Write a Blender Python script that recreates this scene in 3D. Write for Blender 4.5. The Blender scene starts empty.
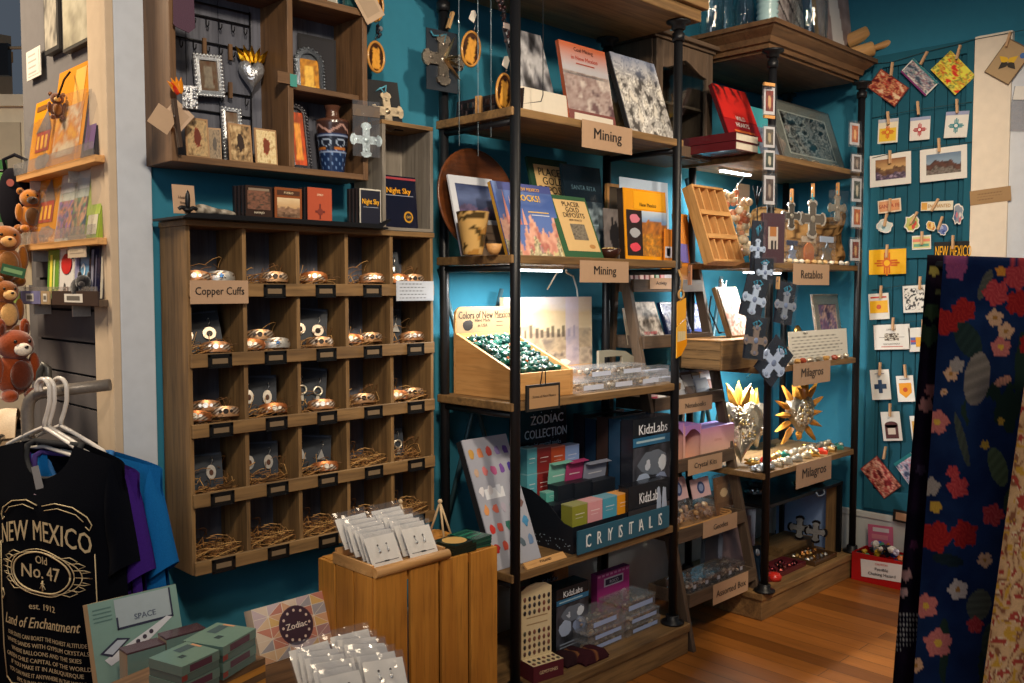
import bpy, math, random
from mathutils import Vector as V, Matrix as MX, noise as NZ
PI = math.pi
sc = bpy.context.scene
COL = bpy.data.collections.new('shop'); sc.collection.children.link(COL)
rnd = random.Random(7)
# ------------------------------------------------------------------ camera model
FPX, YAW, PIT, EYE = 910.0, math.radians(45.2), math.radians(3.3), 1.4
_cy, _sy, _cp, _sp = math.cos(YAW), math.sin(YAW), math.cos(PIT), math.sin(PIT)
CF = V((_cy*_cp, _sy*_cp, -_sp)); CR = V((_sy, -_cy, 0)); CU = CR.cross(CF); CC = V((0, 0, EYE))
cam = bpy.data.cameras.new('camera'); camo = bpy.data.objects.new('camera', cam); COL.objects.link(camo)
cam.sensor_width = 36; cam.lens = FPX/1024*36; cam.clip_start = .05; cam.clip_end = 100
_m = MX.Identity(4)
for _i in range(3): _m[_i][0] = CR[_i]; _m[_i][1] = CU[_i]; _m[_i][2] = -CF[_i]; _m[_i][3] = CC[_i]
camo.matrix_world = _m
sc.camera = camo
def ray(x, y): return CF + CR*((x-512)/FPX) - CU*((y-341.5)/FPX)
def at(ax, v, x, y):
    d = ray(x, y); return CC + d*((v-CC[ax])/d[ax])
def atX(v, x, y): return at(0, v, x, y)
def atY(v, x, y): return at(1, v, x, y)
def atZ(v, x, y): return at(2, v, x, y)
def colX(px, Y, Z):
    k = (px-512)/FPX; a = k*CF - CR
    return -(a[1]*Y + a[2]*(Z-EYE))/a[0]
def colY(px, X, Z):
    k = (px-512)/FPX; a = k*CF - CR
    return -(a[0]*X + a[2]*(Z-EYE))/a[1]
def rise(B, u, py):
    """length along u from B at which the picture row is py"""
    k = (341.5-py)/FPX; a = CU - CF*k; d = B-CC
    return -(a.dot(d))/a.dot(u)
def frame(o, ex, ey, ez):
    m = MX.Identity(4)
    for i in range(3): m[i][0] = ex[i]; m[i][1] = ey[i]; m[i][2] = ez[i]; m[i][3] = o[i]
    return m
ZUP = V((0, 0, 1))
def place(xl, xr, yt, z, Y0, Y1=None, lean=0):
    """stand something on height z between picture columns xl, xr; front facing -Y; returns matrix, width, height"""
    Y1 = Y0 if Y1 is None else Y1
    A = V((colX(xl, Y0, z), Y0, z)); B = V((colX(xr, Y1, z), Y1, z))
    ex = (B-A).normalized(); ey = ZUP.cross(ex); c, s = math.cos(lean), math.sin(lean)
    u = ZUP*c + ey*s; e2 = ey*c - ZUP*s
    O = (A+B)/2
    return frame(O, ex, e2, u), (B-A).length, rise(O, u, yt)
def hang(px, py, Y, rz=0, ry=0, rx=0):
    """frame centred on a point seen at px,py in plane Y; front faces -Y"""
    return MX.Translation(atY(Y, px, py)) @ MX.Rotation(rz, 4, 'Z') @ MX.Rotation(rx, 4, 'X') @ MX.Rotation(ry, 4, 'Y')
def hangB(px, py, X, roll=0, tilt=0):
    """the same on a plane X = const, front facing -X"""
    return frame(atX(X, px, py), V((0, -1, 0)), V((1, 0, 0)), ZUP) @ MX.Rotation(tilt, 4, 'X') @ MX.Rotation(roll, 4, 'Y')
def L(x, y, z=0, rz=0): return MX.Translation((x, y, z)) @ MX.Rotation(rz, 4, 'Z')
def RX(a): return MX.Rotation(a, 4, 'X')
def RY(a): return MX.Rotation(a, 4, 'Y')
def RZ(a): return MX.Rotation(a, 4, 'Z')
def T(x, y, z): return MX.Translation((x, y, z))
def S(x, y, z): return MX.Diagonal((x, y, z, 1))
# ------------------------------------------------------------------ colours and materials
def hx(c):
    if isinstance(c, (tuple, list)): return tuple(c[:3])
    c = c.lstrip('#')
    if len(c) == 3: c = ''.join(k*2 for k in c)
    o = []
    for i in (0, 2, 4):
        s = int(c[i:i+2], 16)/255
        o.append(s/12.92 if s <= .04045 else ((s+.055)/1.055)**2.4)
    return tuple(o)
def mix(a, b, t):
    t = max(0, min(1, t)); a = hx(a); b = hx(b); return tuple(a[i]*(1-t)+b[i]*t for i in range(3))
MATS = {}
def newmat(n):
    m = bpy.data.materials.new(n); m.use_nodes = True; nt = m.node_tree
    return m, nt, nt.nodes['Principled BSDF']
def attr_mat(name, rough, metal=0, sheen=0, spec=.5, nscale=60, namp=.12, bump=0, coat=0):
    m, nt, b = newmat(name); N = nt.nodes.new; K = nt.links.new
    a = N('ShaderNodeAttribute'); a.attribute_name = 'Col'
    tc = N('ShaderNodeTexCoord'); nz = N('ShaderNodeTexNoise'); nz.inputs['Scale'].default_value = nscale; nz.inputs['Detail'].default_value = 4
    K(tc.outputs['Object'], nz.inputs['Vector'])
    mr = N('ShaderNodeMapRange'); mr.inputs[3].default_value = 1-namp; mr.inputs[4].default_value = 1+namp
    K(nz.outputs[0], mr.inputs[0])
    mu = N('ShaderNodeVectorMath'); mu.operation = 'SCALE'
    K(a.outputs['Color'], mu.inputs[0]); K(mr.outputs[0], mu.inputs['Scale']); K(mu.outputs[0], b.inputs['Base Color'])
    b.inputs['Roughness'].default_value = rough; b.inputs['Metallic'].default_value = metal
    b.inputs['Sheen Weight'].default_value = sheen; b.inputs['Specular IOR Level'].default_value = spec; b.inputs['Coat Weight'].default_value = coat
    if bump:
        bp = N('ShaderNodeBump'); bp.inputs['Strength'].default_value = bump; bp.inputs['Distance'].default_value = .002
        K(nz.outputs[0], bp.inputs['Height']); K(bp.outputs[0], b.inputs['Normal'])
    MATS[name] = m
attr_mat('matte', .75, bump=.1)
attr_mat('card', .5, namp=.06)
attr_mat('gloss', .22, namp=.06)
attr_mat('cloth', .95, sheen=0, nscale=300, namp=.2, bump=.3, spec=.06)
attr_mat('plush', 1, sheen=.5, nscale=200, namp=.35, bump=.8, spec=.1)
attr_mat('metal', .3, metal=1, nscale=90, namp=.25, bump=.25)
attr_mat('copper', .42, metal=.7, nscale=160, namp=.3, bump=.3)
attr_mat('tin', .32, metal=.75, nscale=180, namp=.45, bump=.5)
attr_mat('iron', .42, metal=.3, namp=.25, nscale=120, bump=.15)
attr_mat('stone', .3, nscale=100, namp=.5, bump=.3, coat=.3)
attr_mat('tint', .85, nscale=25, namp=.1, bump=.05, spec=.3)
def wood(name, c1, c2, axis=0, scale=1.0, rough=.6, dirt='#1a120b', dirt_amt=.25):
    m, nt, b = newmat(name); N = nt.nodes.new; K = nt.links.new
    tc = N('ShaderNodeTexCoord'); mp = N('ShaderNodeMapping')
    sv = [22*scale]*3; sv[axis] = 1.6*scale
    mp.inputs['Scale'].default_value = sv; K(tc.outputs['Object'], mp.inputs['Vector'])
    oi = N('ShaderNodeObjectInfo'); cx = N('ShaderNodeCombineXYZ'); ml = N('ShaderNodeMath'); ml.operation = 'MULTIPLY'; ml.inputs[1].default_value = 40
    K(oi.outputs['Random'], ml.inputs[0])
    for i in range(3): K(ml.outputs[0], cx.inputs[i])
    K(cx.outputs[0], mp.inputs['Location'])
    nz = N('ShaderNodeTexNoise'); nz.inputs['Scale'].default_value = 1; nz.inputs['Detail'].default_value = 6; nz.inputs['Distortion'].default_value = 1.2
    K(mp.outputs[0], nz.inputs['Vector'])
    wv = N('ShaderNodeTexNoise'); wv.inputs['Scale'].default_value = 5; wv.inputs['Detail'].default_value = 3
    K(mp.outputs[0], wv.inputs['Vector'])
    cr = N('ShaderNodeValToRGB'); e = cr.color_ramp.elements
    e[0].position = .3; e[0].color = (*hx(c1), 1); e[1].position = .68; e[1].color = (*hx(c2), 1)
    K(nz.outputs[0], cr.inputs[0])
    n2 = N('ShaderNodeTexNoise'); n2.inputs['Scale'].default_value = 7; n2.inputs['Detail'].default_value = 2
    K(tc.outputs['Object'], n2.inputs['Vector'])
    r2 = N('ShaderNodeMapRange'); r2.inputs[1].default_value = .5; r2.inputs[2].default_value = .8; r2.inputs[4].default_value = dirt_amt
    K(n2.outputs[0], r2.inputs[0])
    r3 = N('ShaderNodeMapRange'); r3.inputs[1].default_value = .5; r3.inputs[2].default_value = .75; r3.inputs[4].default_value = .45
    K(wv.outputs[0], r3.inputs[0])
    mm = N('ShaderNodeMath'); mm.operation = 'ADD'; mm.use_clamp = True; K(r2.outputs[0], mm.inputs[0]); K(r3.outputs[0], mm.inputs[1])
    mx = N('ShaderNodeMix'); mx.data_type = 'RGBA'; mx.inputs['B'].default_value = (*hx(dirt), 1)
    K(mm.outputs[0], mx.inputs['Factor']); K(cr.outputs[0], mx.inputs['A']); K(mx.outputs['Result'], b.inputs['Base Color'])
    b.inputs['Roughness'].default_value = rough
    bp = N('ShaderNodeBump'); bp.inputs['Strength'].default_value = .25; bp.inputs['Distance'].default_value = .003
    K(nz.outputs[0], bp.inputs['Height']); K(bp.outputs[0], b.inputs['Normal'])
    MATS[name] = m; return m
for ax, nm in ((0, 'x'), (1, 'y'), (2, 'z')):
    wood('rust_'+nm, '#6b5031', '#957348', ax)                 # cubby and shelf boards
    wood('brown_'+nm, '#5a3f27', '#78583a', ax)              # dark shadow box
    wood('grey_'+nm, '#4c3d31', '#665342', ax, dirt='#241a14') # ladder, hutch
    wood('pine_'+nm, '#b9772a', '#d39038', ax, dirt='#7a4a18')  # crate
    wood('light_'+nm, '#c08a4e', '#d8a568', ax, dirt='#7e5228', dirt_amt=.15)
    wood('driftwood_'+nm, '#6a6258', '#8b8378', ax, dirt='#2e2a26')
    wood('slate_'+nm, '#4d505c', '#666976', ax, dirt='#26262c')
    wood('walnut_'+nm, '#46240f', '#6b3a1c', ax, rough=.35)
def clear_mat(name, tint, t, rough=.06, milk=0):
    m, nt, b = newmat(name); N = nt.nodes.new; K = nt.links.new
    tr = N('ShaderNodeBsdfTransparent'); tr.inputs[0].default_value = (*tint, 1)
    gl = N('ShaderNodeBsdfGlossy'); gl.inputs['Roughness'].default_value = rough
    nz = N('ShaderNodeTexNoise'); nz.inputs['Scale'].default_value = 40
    tc = N('ShaderNodeTexCoord'); K(tc.outputs['Object'], nz.inputs['Vector'])
    bp = N('ShaderNodeBump'); bp.inputs['Strength'].default_value = 0 if name == 'glass' else .35; bp.inputs['Distance'].default_value = .004
    K(nz.outputs[0], bp.inputs['Height']); K(bp.outputs[0], gl.inputs['Normal'])
    fr = N('ShaderNodeFresnel'); ge = N('ShaderNodeNewGeometry'); io = N('ShaderNodeMapRange'); io.inputs[3].default_value = 1.45; io.inputs[4].default_value = 1/1.45
    K(ge.outputs['Backfacing'], io.inputs[0]); K(io.outputs[0], fr.inputs[0])
    ad = N('ShaderNodeMath'); ad.operation = 'ADD'; ad.inputs[1].default_value = t; ad.use_clamp = True; K(fr.outputs[0], ad.inputs[0])
    ms = N('ShaderNodeMixShader'); K(ad.outputs[0], ms.inputs[0]); K(tr.outputs[0], ms.inputs[1]); K(gl.outputs[0], ms.inputs[2])
    df = N('ShaderNodeBsdfDiffuse'); df.inputs[0].default_value = (.8, .8, .82, 1); m2 = N('ShaderNodeMixShader'); m2.inputs[0].default_value = milk
    K(ms.outputs[0], m2.inputs[1]); K(df.outputs[0], m2.inputs[2])
    K(m2.outputs[0], nt.nodes['Material Output'].inputs['Surface']); MATS[name] = m
clear_mat('plastic', (.97, .97, .98), .08, milk=.07)
clear_mat('film', (.98, .98, .99), .05, .1, milk=.02)
clear_mat('glass', (.86, .9, .92), .04, .02)
clear_mat('jar', (.95, .98, .98), .08, .05)
def emit_mat(name, c, s):
    m, nt, b = newmat(name); b.inputs['Emission Color'].default_value = (*hx(c), 1); b.inputs['Emission Strength'].default_value = s
    b.inputs['Base Color'].default_value = (.8, .8, .8, 1); MATS[name] = m
emit_mat('led', '#eefaff', 9)
# ------------------------------------------------------------------ mesh builder
_tc = {}
def text_geo(s):
    if s not in _tc:
        c = bpy.data.curves.new('lettering', 'FONT'); c.body = s; c.resolution_u = 2; c.align_x = 'CENTER'
        o = bpy.data.objects.new('lettering', c); m = o.to_mesh()
        vs = [v.co.copy() for v in m.vertices]; fs = [list(p.vertices) for p in m.polygons]
        o.to_mesh_clear(); bpy.data.objects.remove(o); bpy.data.curves.remove(c)
        _tc[s] = (vs, fs)
    return _tc[s]
class G:
    def __init__(s, m='matte', c='#888'):
        s.v = []; s.f = []; s.mi = []; s.c = []; s.s = []; s.mats = []; s.M = MX.Identity(4); s.use(m, c); s.sm = False
    def use(s, m=None, c=None):
        if m is not None:
            if m not in s.mats: s.mats.append(m)
            s.k = s.mats.index(m)
        if c is not None: s.col = hx(c)
        return s
    def pt(s, p): s.v.append(s.M @ V(p)); return len(s.v)-1
    def F(s, ids, c=None):
        s.f.append(ids); s.mi.append(s.k); s.c.append(s.col if c is None else c); s.s.append(s.sm)
    def poly(s, pts, c=None): s.F([s.pt(p) for p in pts], c)
    def box(s, x0, y0, z0, x1, y1, z1, m=None, c=None):
        s.use(m, c)
        i = [s.pt((x, y, z)) for z in (z0, z1) for y in (y0, y1) for x in (x0, x1)]
        for q in ((0, 2, 3, 1), (4, 5, 7, 6), (0, 1, 5, 4), (2, 6, 7, 3), (0, 4, 6, 2), (1, 3, 7, 5)): s.F([i[k] for k in q])
        return s
    def cb(s, cx, cy, cz, sx, sy, sz, m=None, c=None): return s.box(cx-sx/2, cy-sy/2, cz-sz/2, cx+sx/2, cy+sy/2, cz+sz/2, m, c)
    def prism(s, pts, y0, y1, m=None, c=None):
        """outline in the xz plane, anticlockwise seen from -y, y0 front"""
        s.use(m, c); a = [s.pt((x, y0, z)) for x, z in pts]; b = [s.pt((x, y1, z)) for x, z in pts]; n = len(pts)
        s.F(a[:]); s.F(b[::-1])
        for i in range(n): s.F([a[(i+1) % n], a[i], b[i], b[(i+1) % n]])
        return s
    def extr(s, prof, p0, p1, side, up, m=None, c=None):
        """profile (a,b) on side/up axes swept from p0 to p1"""
        s.use(m, c); p0 = V(p0); p1 = V(p1); side = V(side); up = V(up)
        a = [s.pt(p0+side*x+up*z) for x, z in prof]; b = [s.pt(p1+side*x+up*z) for x, z in prof]; n = len(prof)
        s.F(a[::-1]); s.F(b[:])
        for i in range(n): s.F([a[i], a[(i+1) % n], b[(i+1) % n], b[i]])
        return s
    def tube(s, pts, r, n=6, m=None, c=None, closed=False, cap=True):
        s.use(m, c); pts = [V(p) for p in pts]; N_ = len(pts); rr = r if isinstance(r, (list, tuple)) else [r]*N_
        rings = []; prev = None
        for i, p in enumerate(pts):
            if closed: d = pts[(i+1) % N_]-pts[i-1]
            else: d = pts[min(i+1, N_-1)]-pts[max(i-1, 0)]
            if d.length < 1e-9: d = V((0, 0, 1))
            d.normalize()
            if prev is None: a = d.orthogonal().normalized()
            else:
                a = prev-d*prev.dot(d); a = a.normalized() if a.length > 1e-6 else d.orthogonal().normalized()
            prev = a; b = d.cross(a)
            rings.append([s.pt(p+(a*math.cos(2*PI*k/n)+b*math.sin(2*PI*k/n))*rr[i]) for k in range(n)])
        o = s.sm; s.sm = True
        for i in range(N_ if closed else N_-1):
            A = rings[i]; B = rings[(i+1) % N_]
            for k in range(n): s.F([A[k], A[(k+1) % n], B[(k+1) % n], B[k]])
        s.sm = o
        if cap and not closed: s.F(rings[0][::-1]); s.F(rings[-1][:])
        return s
    def lathe(s, prof, n=16, m=None, c=None, cap=True):
        s.use(m, c); rings = []
        for r, z in prof: rings.append([s.pt((r*math.cos(2*PI*k/n), r*math.sin(2*PI*k/n), z)) for k in range(n)])
        o = s.sm; s.sm = True
        for A, B in zip(rings, rings[1:]):
            for k in range(n): s.F([A[k], A[(k+1) % n], B[(k+1) % n], B[k]])
        s.sm = o
        if cap:
            if prof[0][0] > 1e-5: s.F(rings[0][::-1])
            if prof[-1][0] > 1e-5: s.F(rings[-1][:])
        return s
    def ball(s, c, rx, ry=None, rz=None, n=8, h=6, m=None, col=None, jit=0, rot=None):
        s.use(m, col); ry = rx if ry is None else ry; rz = rx if rz is None else rz; c = V(c); R = rot or MX.Identity(4)
        def P(a, b):
            k = 1+(rnd.uniform(-jit, jit) if jit else 0)
            return s.pt(c + R.to_3x3() @ V((rx*math.sin(a)*math.cos(b)*k, ry*math.sin(a)*math.sin(b)*k, rz*math.cos(a)*k)))
        top = P(0, 0); bot = P(PI, 0); o = s.sm; s.sm = not jit
        rows = [[P(PI*i/h, 2*PI*k/n) for k in range(n)] for i in range(1, h)]
        for k in range(n):
            s.F([top, rows[0][k], rows[0][(k+1) % n]]); s.F([bot, rows[-1][(k+1) % n], rows[-1][k]])
        for A, B in zip(rows, rows[1:]):
            for k in range(n): s.F([A[k], B[k], B[(k+1) % n], A[(k+1) % n]])
        s.sm = o; return s
    def grid(s, nu, nv, fn, cf=None, m=None, c=None, smooth=True, flip=False):
        s.use(m, c); I = [[s.pt(fn(i/nu, j/nv)) for j in range(nv+1)] for i in range(nu+1)]; o = s.sm; s.sm = smooth
        if cf: K = [[hx(cf((i+.02)/(nu+.04), (j+.02)/(nv+.04))) for j in range(nv+1)] for i in range(nu+1)]
        for i in range(nu):
            for j in range(nv):
                q = [(i, j), (i+1, j), (i+1, j+1), (i, j+1)]
                if flip: q = q[::-1]
                s.F([I[a][b] for a, b in q], [K[a][b] for a, b in q] if cf else None)
        s.sm = o; return s
    def text(s, t, cx, cz, size, c, y=0, m='card', warp=None, sx=1, wmax=None):
        """lettering on the xz plane facing -y, centred"""
        vs, fs = text_geo(t)
        if not vs: return s
        s.use(m, c); x0 = min(v.x for v in vs); x1 = max(v.x for v in vs); z0 = min(v.y for v in vs); z1 = max(v.y for v in vs)
        w = (x1-x0)*size*sx
        if wmax and w > wmax: sx *= wmax/w
        mx, mz = (x0+x1)/2, (z0+z1)/2
        for o in (-.014, .014):
            ids = []
            for v in vs:
                p = V((cx+(v.x-mx+o)*size*sx, y-o*.004, cz+(v.y-mz)*size))
                if warp: p = V(warp(p))
                ids.append(s.pt(p))
            for f in fs: s.F([ids[k] for k in f])
        return s
    def disc(s, cx, cz, r, y=0, n=16, rz=None, m=None, c=None):
        s.use(m, c); rz = r if rz is None else rz
        s.poly([(cx+r*math.cos(2*PI*k/n), y, cz+rz*math.sin(2*PI*k/n)) for k in range(n)]); return s
    def rect(s, x0, z0, x1, z1, y=0, m=None, c=None):
        s.use(m, c); s.poly([(x0, y, z0), (x1, y, z0), (x1, y, z1), (x0, y, z1)]); return s
    def pat(s, x0, z0, x1, z1, fn, y=0, nu=16, nv=20, m='card'):
        nu, nv = int(nu*1.4), int(nv*1.4)
        return s.grid(nu, nv, lambda u, v: (x0+(x1-x0)*u, y, z0+(z1-z0)*v), fn, m=m, smooth=False)
    def mesh(s, name):
        me = bpy.data.meshes.new(name); me.from_pydata([tuple(v) for v in s.v], [], s.f)
        for k in s.mats: me.materials.append(MATS[k])
        me.polygons.foreach_set('material_index', s.mi); me.polygons.foreach_set('use_smooth', s.s)
        a = me.attributes.new('Col', 'FLOAT_COLOR', 'CORNER'); buf = []
        for f, c in zip(s.f, s.c):
            if isinstance(c, list):
                for k in c: buf.extend((k[0], k[1], k[2], 1.0))
            else: buf.extend((c[0], c[1], c[2], 1.0)*len(f))
        a.data.foreach_set('color', buf); me.update(); return me
    def make(s, name, parent=None, M=None, bevel=0, label=None, sub=0):
        o = bpy.data.objects.new(name, s.mesh(name)); COL.objects.link(o)
        if parent is not None: o.parent = parent
        if M is not None: o.matrix_basis = M
        if sub:
            md = o.modifiers.new('smooth', 'SUBSURF'); md.levels = sub; md.render_levels = sub
        if bevel:
            md = o.modifiers.new('edge', 'BEVEL'); md.width = bevel; md.segments = 2; md.limit_method = 'ANGLE'; md.angle_limit = .8
        if label: o['label'] = label
        return o
def tag(o, label, cat, group=None, kind=None):
    o['label'] = label; o['category'] = cat
    if group: o['group'] = group
    if kind: o['kind'] = kind
    return o
def thing(name, label, cat, M=None, group=None):
    o = bpy.data.objects.new(name, None); COL.objects.link(o); o.empty_display_size = .05
    if M is not None: o.matrix_basis = M
    return tag(o, label, cat, group)
def solo(g, name, label, cat, M=None, group=None, bevel=0, kind=None):
    return tag(g.make(name, None, M, bevel), label, cat, group, kind)
def struct(g, name, M=None, bevel=0):
    o = g.make(name, None, M, bevel); o['kind'] = 'structure'; return o
def dup(root, M, label=None, group=None):
    r = root.copy(); COL.objects.link(r); r.matrix_basis = M
    if label: r['label'] = label
    if group: r['group'] = group
    for ch in list(root.children):
        c = ch.copy(); COL.objects.link(c); c.parent = r
        for gr in ch.children:
            d = gr.copy(); COL.objects.link(d); d.parent = c
    return r
def light(name, kind, loc, energy, color, size=.5, sy=None, target=None, spot=None, blend=.5):
    d = bpy.data.lights.new(name, kind); d.energy = energy; d.color = color
    if kind == 'AREA':
        d.size = size
        if sy: d.shape = 'RECTANGLE'; d.size_y = sy
    elif kind in ('POINT', 'SPOT'): d.shadow_soft_size = size
    if kind == 'SPOT': d.spot_size = spot; d.spot_blend = blend
    o = bpy.data.objects.new(name, d); COL.objects.link(o); o.location = loc
    t = V(target) if target else V(loc)-V((0, 0, 1))
    o.rotation_euler = (t-V(loc)).to_track_quat('-Z', 'Y').to_euler(); return o
# ------------------------------------------------------------------ printed pictures (functions of u right, v up)
def fr(u, v, sd, s=4, o=4): return NZ.fractal(V((u*s+sd*7.3, v*s-sd*3.1, sd*1.7)), 1.0, 2.0, o)
def ramp(cols):
    cols = [hx(c) for c in cols]
    def f(t):
        t = max(0, min(.9999, t))*(len(cols)-1); i = int(t); return mix(cols[i], cols[i+1], t-i)
    return f
def p_noise(cols, sd=1, s=5, amp=.9):
    r = ramp(cols); return lambda u, v: r(.5+amp*fr(u, v, sd, s)*.7)
def p_scene(sky, hill, ground, sd=1, h=.55, hh=.2, s=4):
    S_, H_, G_ = ramp(sky), ramp(hill), ramp(ground)
    def f(u, v):
        k = h+hh*fr(u, .3, sd, s)
        if v > k: return S_((v-h)/(1-h)+.25*fr(u*.6, v*2, sd+2, 3))
        if v > k-.28: return H_(.5+.8*fr(u, v, sd+1, 6))
        return G_(.5+.9*fr(u, v, sd+3, 8))
    return f
def p_bands(cols):
    cols = [hx(c) for c in cols]; return lambda u, v: cols[min(len(cols)-1, int(v*len(cols)))]
def p_lines(paper, ink, n=12, mar=.08, sd=1):
    paper, ink = hx(paper), hx(ink); q = random.Random(sd); ends = [q.uniform(.6, .95) for _ in range(n+1)]
    def f(u, v):
        k = int((1-v)*n); w = (1-v)*n-k
        return mix(paper, ink, .55+.3*math.sin(u*60+k*3)) if .3 < w < .7 and mar < u < ends[k] and mar < v < 1-mar else paper
    return f
# ================================================================== SETTING
def floor_mat():
    m, nt, b = newmat('floor_boards'); N = nt.nodes.new; K = nt.links.new
    tc = N('ShaderNodeTexCoord'); mp = N('ShaderNodeMapping'); mp.inputs['Rotation'].default_value = (0, 0, PI/2)
    K(tc.outputs['Object'], mp.inputs['Vector'])
    br = N('ShaderNodeTexBrick'); br.offset = .37; br.inputs['Scale'].default_value = 1
    br.inputs['Brick Width'].default_value = 1.1; br.inputs['Row Height'].default_value = .085; br.inputs['Mortar Size'].default_value = .0012
    br.inputs['Color1'].default_value = (*hx('#7a4718'), 1); br.inputs['Color2'].default_value = (*hx('#a8672a'), 1); br.inputs['Mortar'].default_value = (*hx('#3b2210'), 1)
    K(mp.outputs[0], br.inputs['Vector'])
    m2 = N('ShaderNodeMapping'); m2.inputs['Scale'].default_value = (30, 2.2, 1); K(tc.outputs['Object'], m2.inputs['Vector'])
    nz = N('ShaderNodeTexNoise'); nz.inputs['Scale'].default_value = 1; nz.inputs['Detail'].default_value = 6; nz.inputs['Distortion'].default_value = 1; K(m2.outputs[0], nz.inputs['Vector'])
    mr = N('ShaderNodeMapRange'); mr.inputs[3].default_value = .55; mr.inputs[4].default_value = 1.35; K(nz.outputs[0], mr.inputs[0])
    mu = N('ShaderNodeVectorMath'); mu.operation = 'SCALE'; K(br.outputs['Color'], mu.inputs[0]); K(mr.outputs[0], mu.inputs['Scale'])
    K(mu.outputs[0], b.inputs['Base Color']); b.inputs['Roughness'].default_value = .42
    bp = N('ShaderNodeBump'); bp.inputs['Strength'].default_value = .2; bp.inputs['Distance'].default_value = .002; K(br.outputs['Fac'], bp.inputs['Height']); bp.invert = True
    K(bp.outputs[0], b.inputs['Normal']); MATS['floor'] = m
floor_mat()
YB, XB = 2.45, 4.40
TEAL = '#2f7891'
struct(G().box(-2.6, -2.5, -.1, 5, 6.95, 0, 'floor'), 'floor')
struct(G().box(1.055, YB, 0, XB+.15, YB+.13, 3.1, 'tint', TEAL), 'wall_back')
g = G(); g.box(XB, -2.5, 0, XB+.15, YB, 3.1, 'tint', TEAL)
struct(g, 'wall_right')
# old plank door leaf fixed on the right wall, painted in the same teal
g = G('tint', '#1b5568')
ya, yb, ztop = 1.935, 1.476, atX(XB, 973, 40)[2]
for k in range(8):
    y0 = ya+(yb-ya)*k/8; y1 = ya+(yb-ya)*(k+1)/8
    g.box(XB-.012, y1+.002, .32, XB+.001, y0-.002, ztop)
g.use(c='#1f5d70')
g.box(XB-.026, ya-.045, .32, XB-.01, ya, ztop); g.box(XB-.026, yb, .32, XB-.01, yb+.03, ztop)
for z0, z1 in ((ztop-.06, ztop), (1.545, 1.60), (.32, .42)): g.box(XB-.024, yb, z0, XB-.01, ya, z1)
struct(g, 'door_1', bevel=.002)
yc = atX(XB, 1010, 188)[1]
struct(G().box(XB-.03, yc, 0, XB+.001, 1.474, ztop+.005, 'tint', '#eee0cc'), 'trim_1', bevel=.003)
g = G().box(XB-.02, yc-.5, 0, XB+.001, yc-.001, ztop-.08, 'tint', '#d8dde4')
struct(g, 'trim_2')
# skirting
g = G('tint', '#cfd0ca'); g.box(1.06, YB-.016, 0, XB-.001, YB+.001, .27); g.box(1.06, YB-.022, .27, XB-.001, YB+.001, .30)
struct(g, 'baseboard_back', bevel=.003)
g = G('tint', '#cfd0ca'); g.box(XB-.016, 1.48, 0, XB+.001, YB-.02, .27); g.box(XB-.022, 1.48, .27, XB+.001, YB-.02, .30)
struct(g, 'baseboard_right', bevel=.003)
# white doorway post on the left; warm light painted into the beige jamb
g = G('tint', '#c9b49a'); g.box(.948, YB+.004, 0, 1.054, YB+.135, 3.1)
g.box(.940, YB-.012, 0, .962, YB+.02, 3.1)
g.box(.962, YB-.012, 0, 1.054, YB+.02, 3.1, 'tint', '#c5ccd6')
struct(g, 'trim_3', bevel=.003)
# next room behind the doorway
SX = .985
struct(G().box(SX+.016, YB+.137, 0, SX+.12, 3.30, 3.1, 'tint', '#6d6a6b'), 'wall_left')
struct(G().box(-2.6, 6.8, 0, 2.0, 6.95, 3.1, 'tint', '#b8a080'), 'wall_far')
g = G('tint', '#5e5a5c')
z = .10
while z < 1.45:
    g.box(SX, YB+.14, z, SX+.015, 3.17, z+.088); z += .0955
g.box(SX+.010, YB+.14, .1, SX+.0155, 3.17, 1.45, c='#1b1b1e')
struct(g, 'wall_slat')
# ================================================================== PIPE SHELVES
BLK = '#17181c'
def flange(g, x, y, z, s=1):
    with_m = g.M; g.M = with_m @ T(x, y, z) @ S(1, 1, s)
    g.lathe([(.045, 0), (.045, .008), (.026, .012), (.026, .03), (.021, .034)], 14); g.M = with_m
def pole(x, y, z0, z1, top=True):
    g = G('iron', BLK); g.tube([(x, y, z0), (x, y, z1)], .0165, 12)
    flange(g, x, y, z0)
    if top:
        flange(g, x, y, z1, -1)
        g.tube([(x, y, z1-.075), (x, y, z1-.045)], .023, 12)
    return g
def board(x0, x1, y0, y1, z0, t, ax='x'): return G().box(x0, y0, z0, x1, y1, z0+t, 'rust_'+ax)
MZ = [.475, 1.018, 1.479, 1.93, 2.39]          # underside of middle boards
t = thing('pipe_shelf_unit', 'tall shelf of wooden boards on black iron pipes, laden with mining books and crystals', 'shelving', L(2.43, 2.17))
O = T(-2.43, -2.17, 0)
for z in MZ[:4]: board(1.978, 2.885, 1.992, 2.352, z, .027).make('shelf_board', t, O, .003)
g = G().box(1.94, 1.95, 2.39, 2.93, 2.38, 2.435, 'rust_x'); g.box(1.92, 1.93, 2.435, 2.95, 2.39, 2.47, 'rust_x'); g.make('top_board', t, O, .004)
g = G().box(1.95, 1.957, 0, 2.90, 2.40, .085, 'rust_x'); g.box(1.945, 1.95, .085, 2.905, 2.40, .118, 'rust_x'); g.make('plinth', t, O, .004)
for x, y in ((2.0, 2.0), (2.855, 2.0), (2.0, 2.337), (2.855, 2.337)): pole(x, y, .118, 2.39).make('pole', t, O)
for z in MZ[:4]:
    for x in (2.0, 2.855): G('iron', BLK).tube([(x, 2.0, z-.014), (x, 2.337, z-.014)], .011, 8).make('crossbar', t, O)
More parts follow.
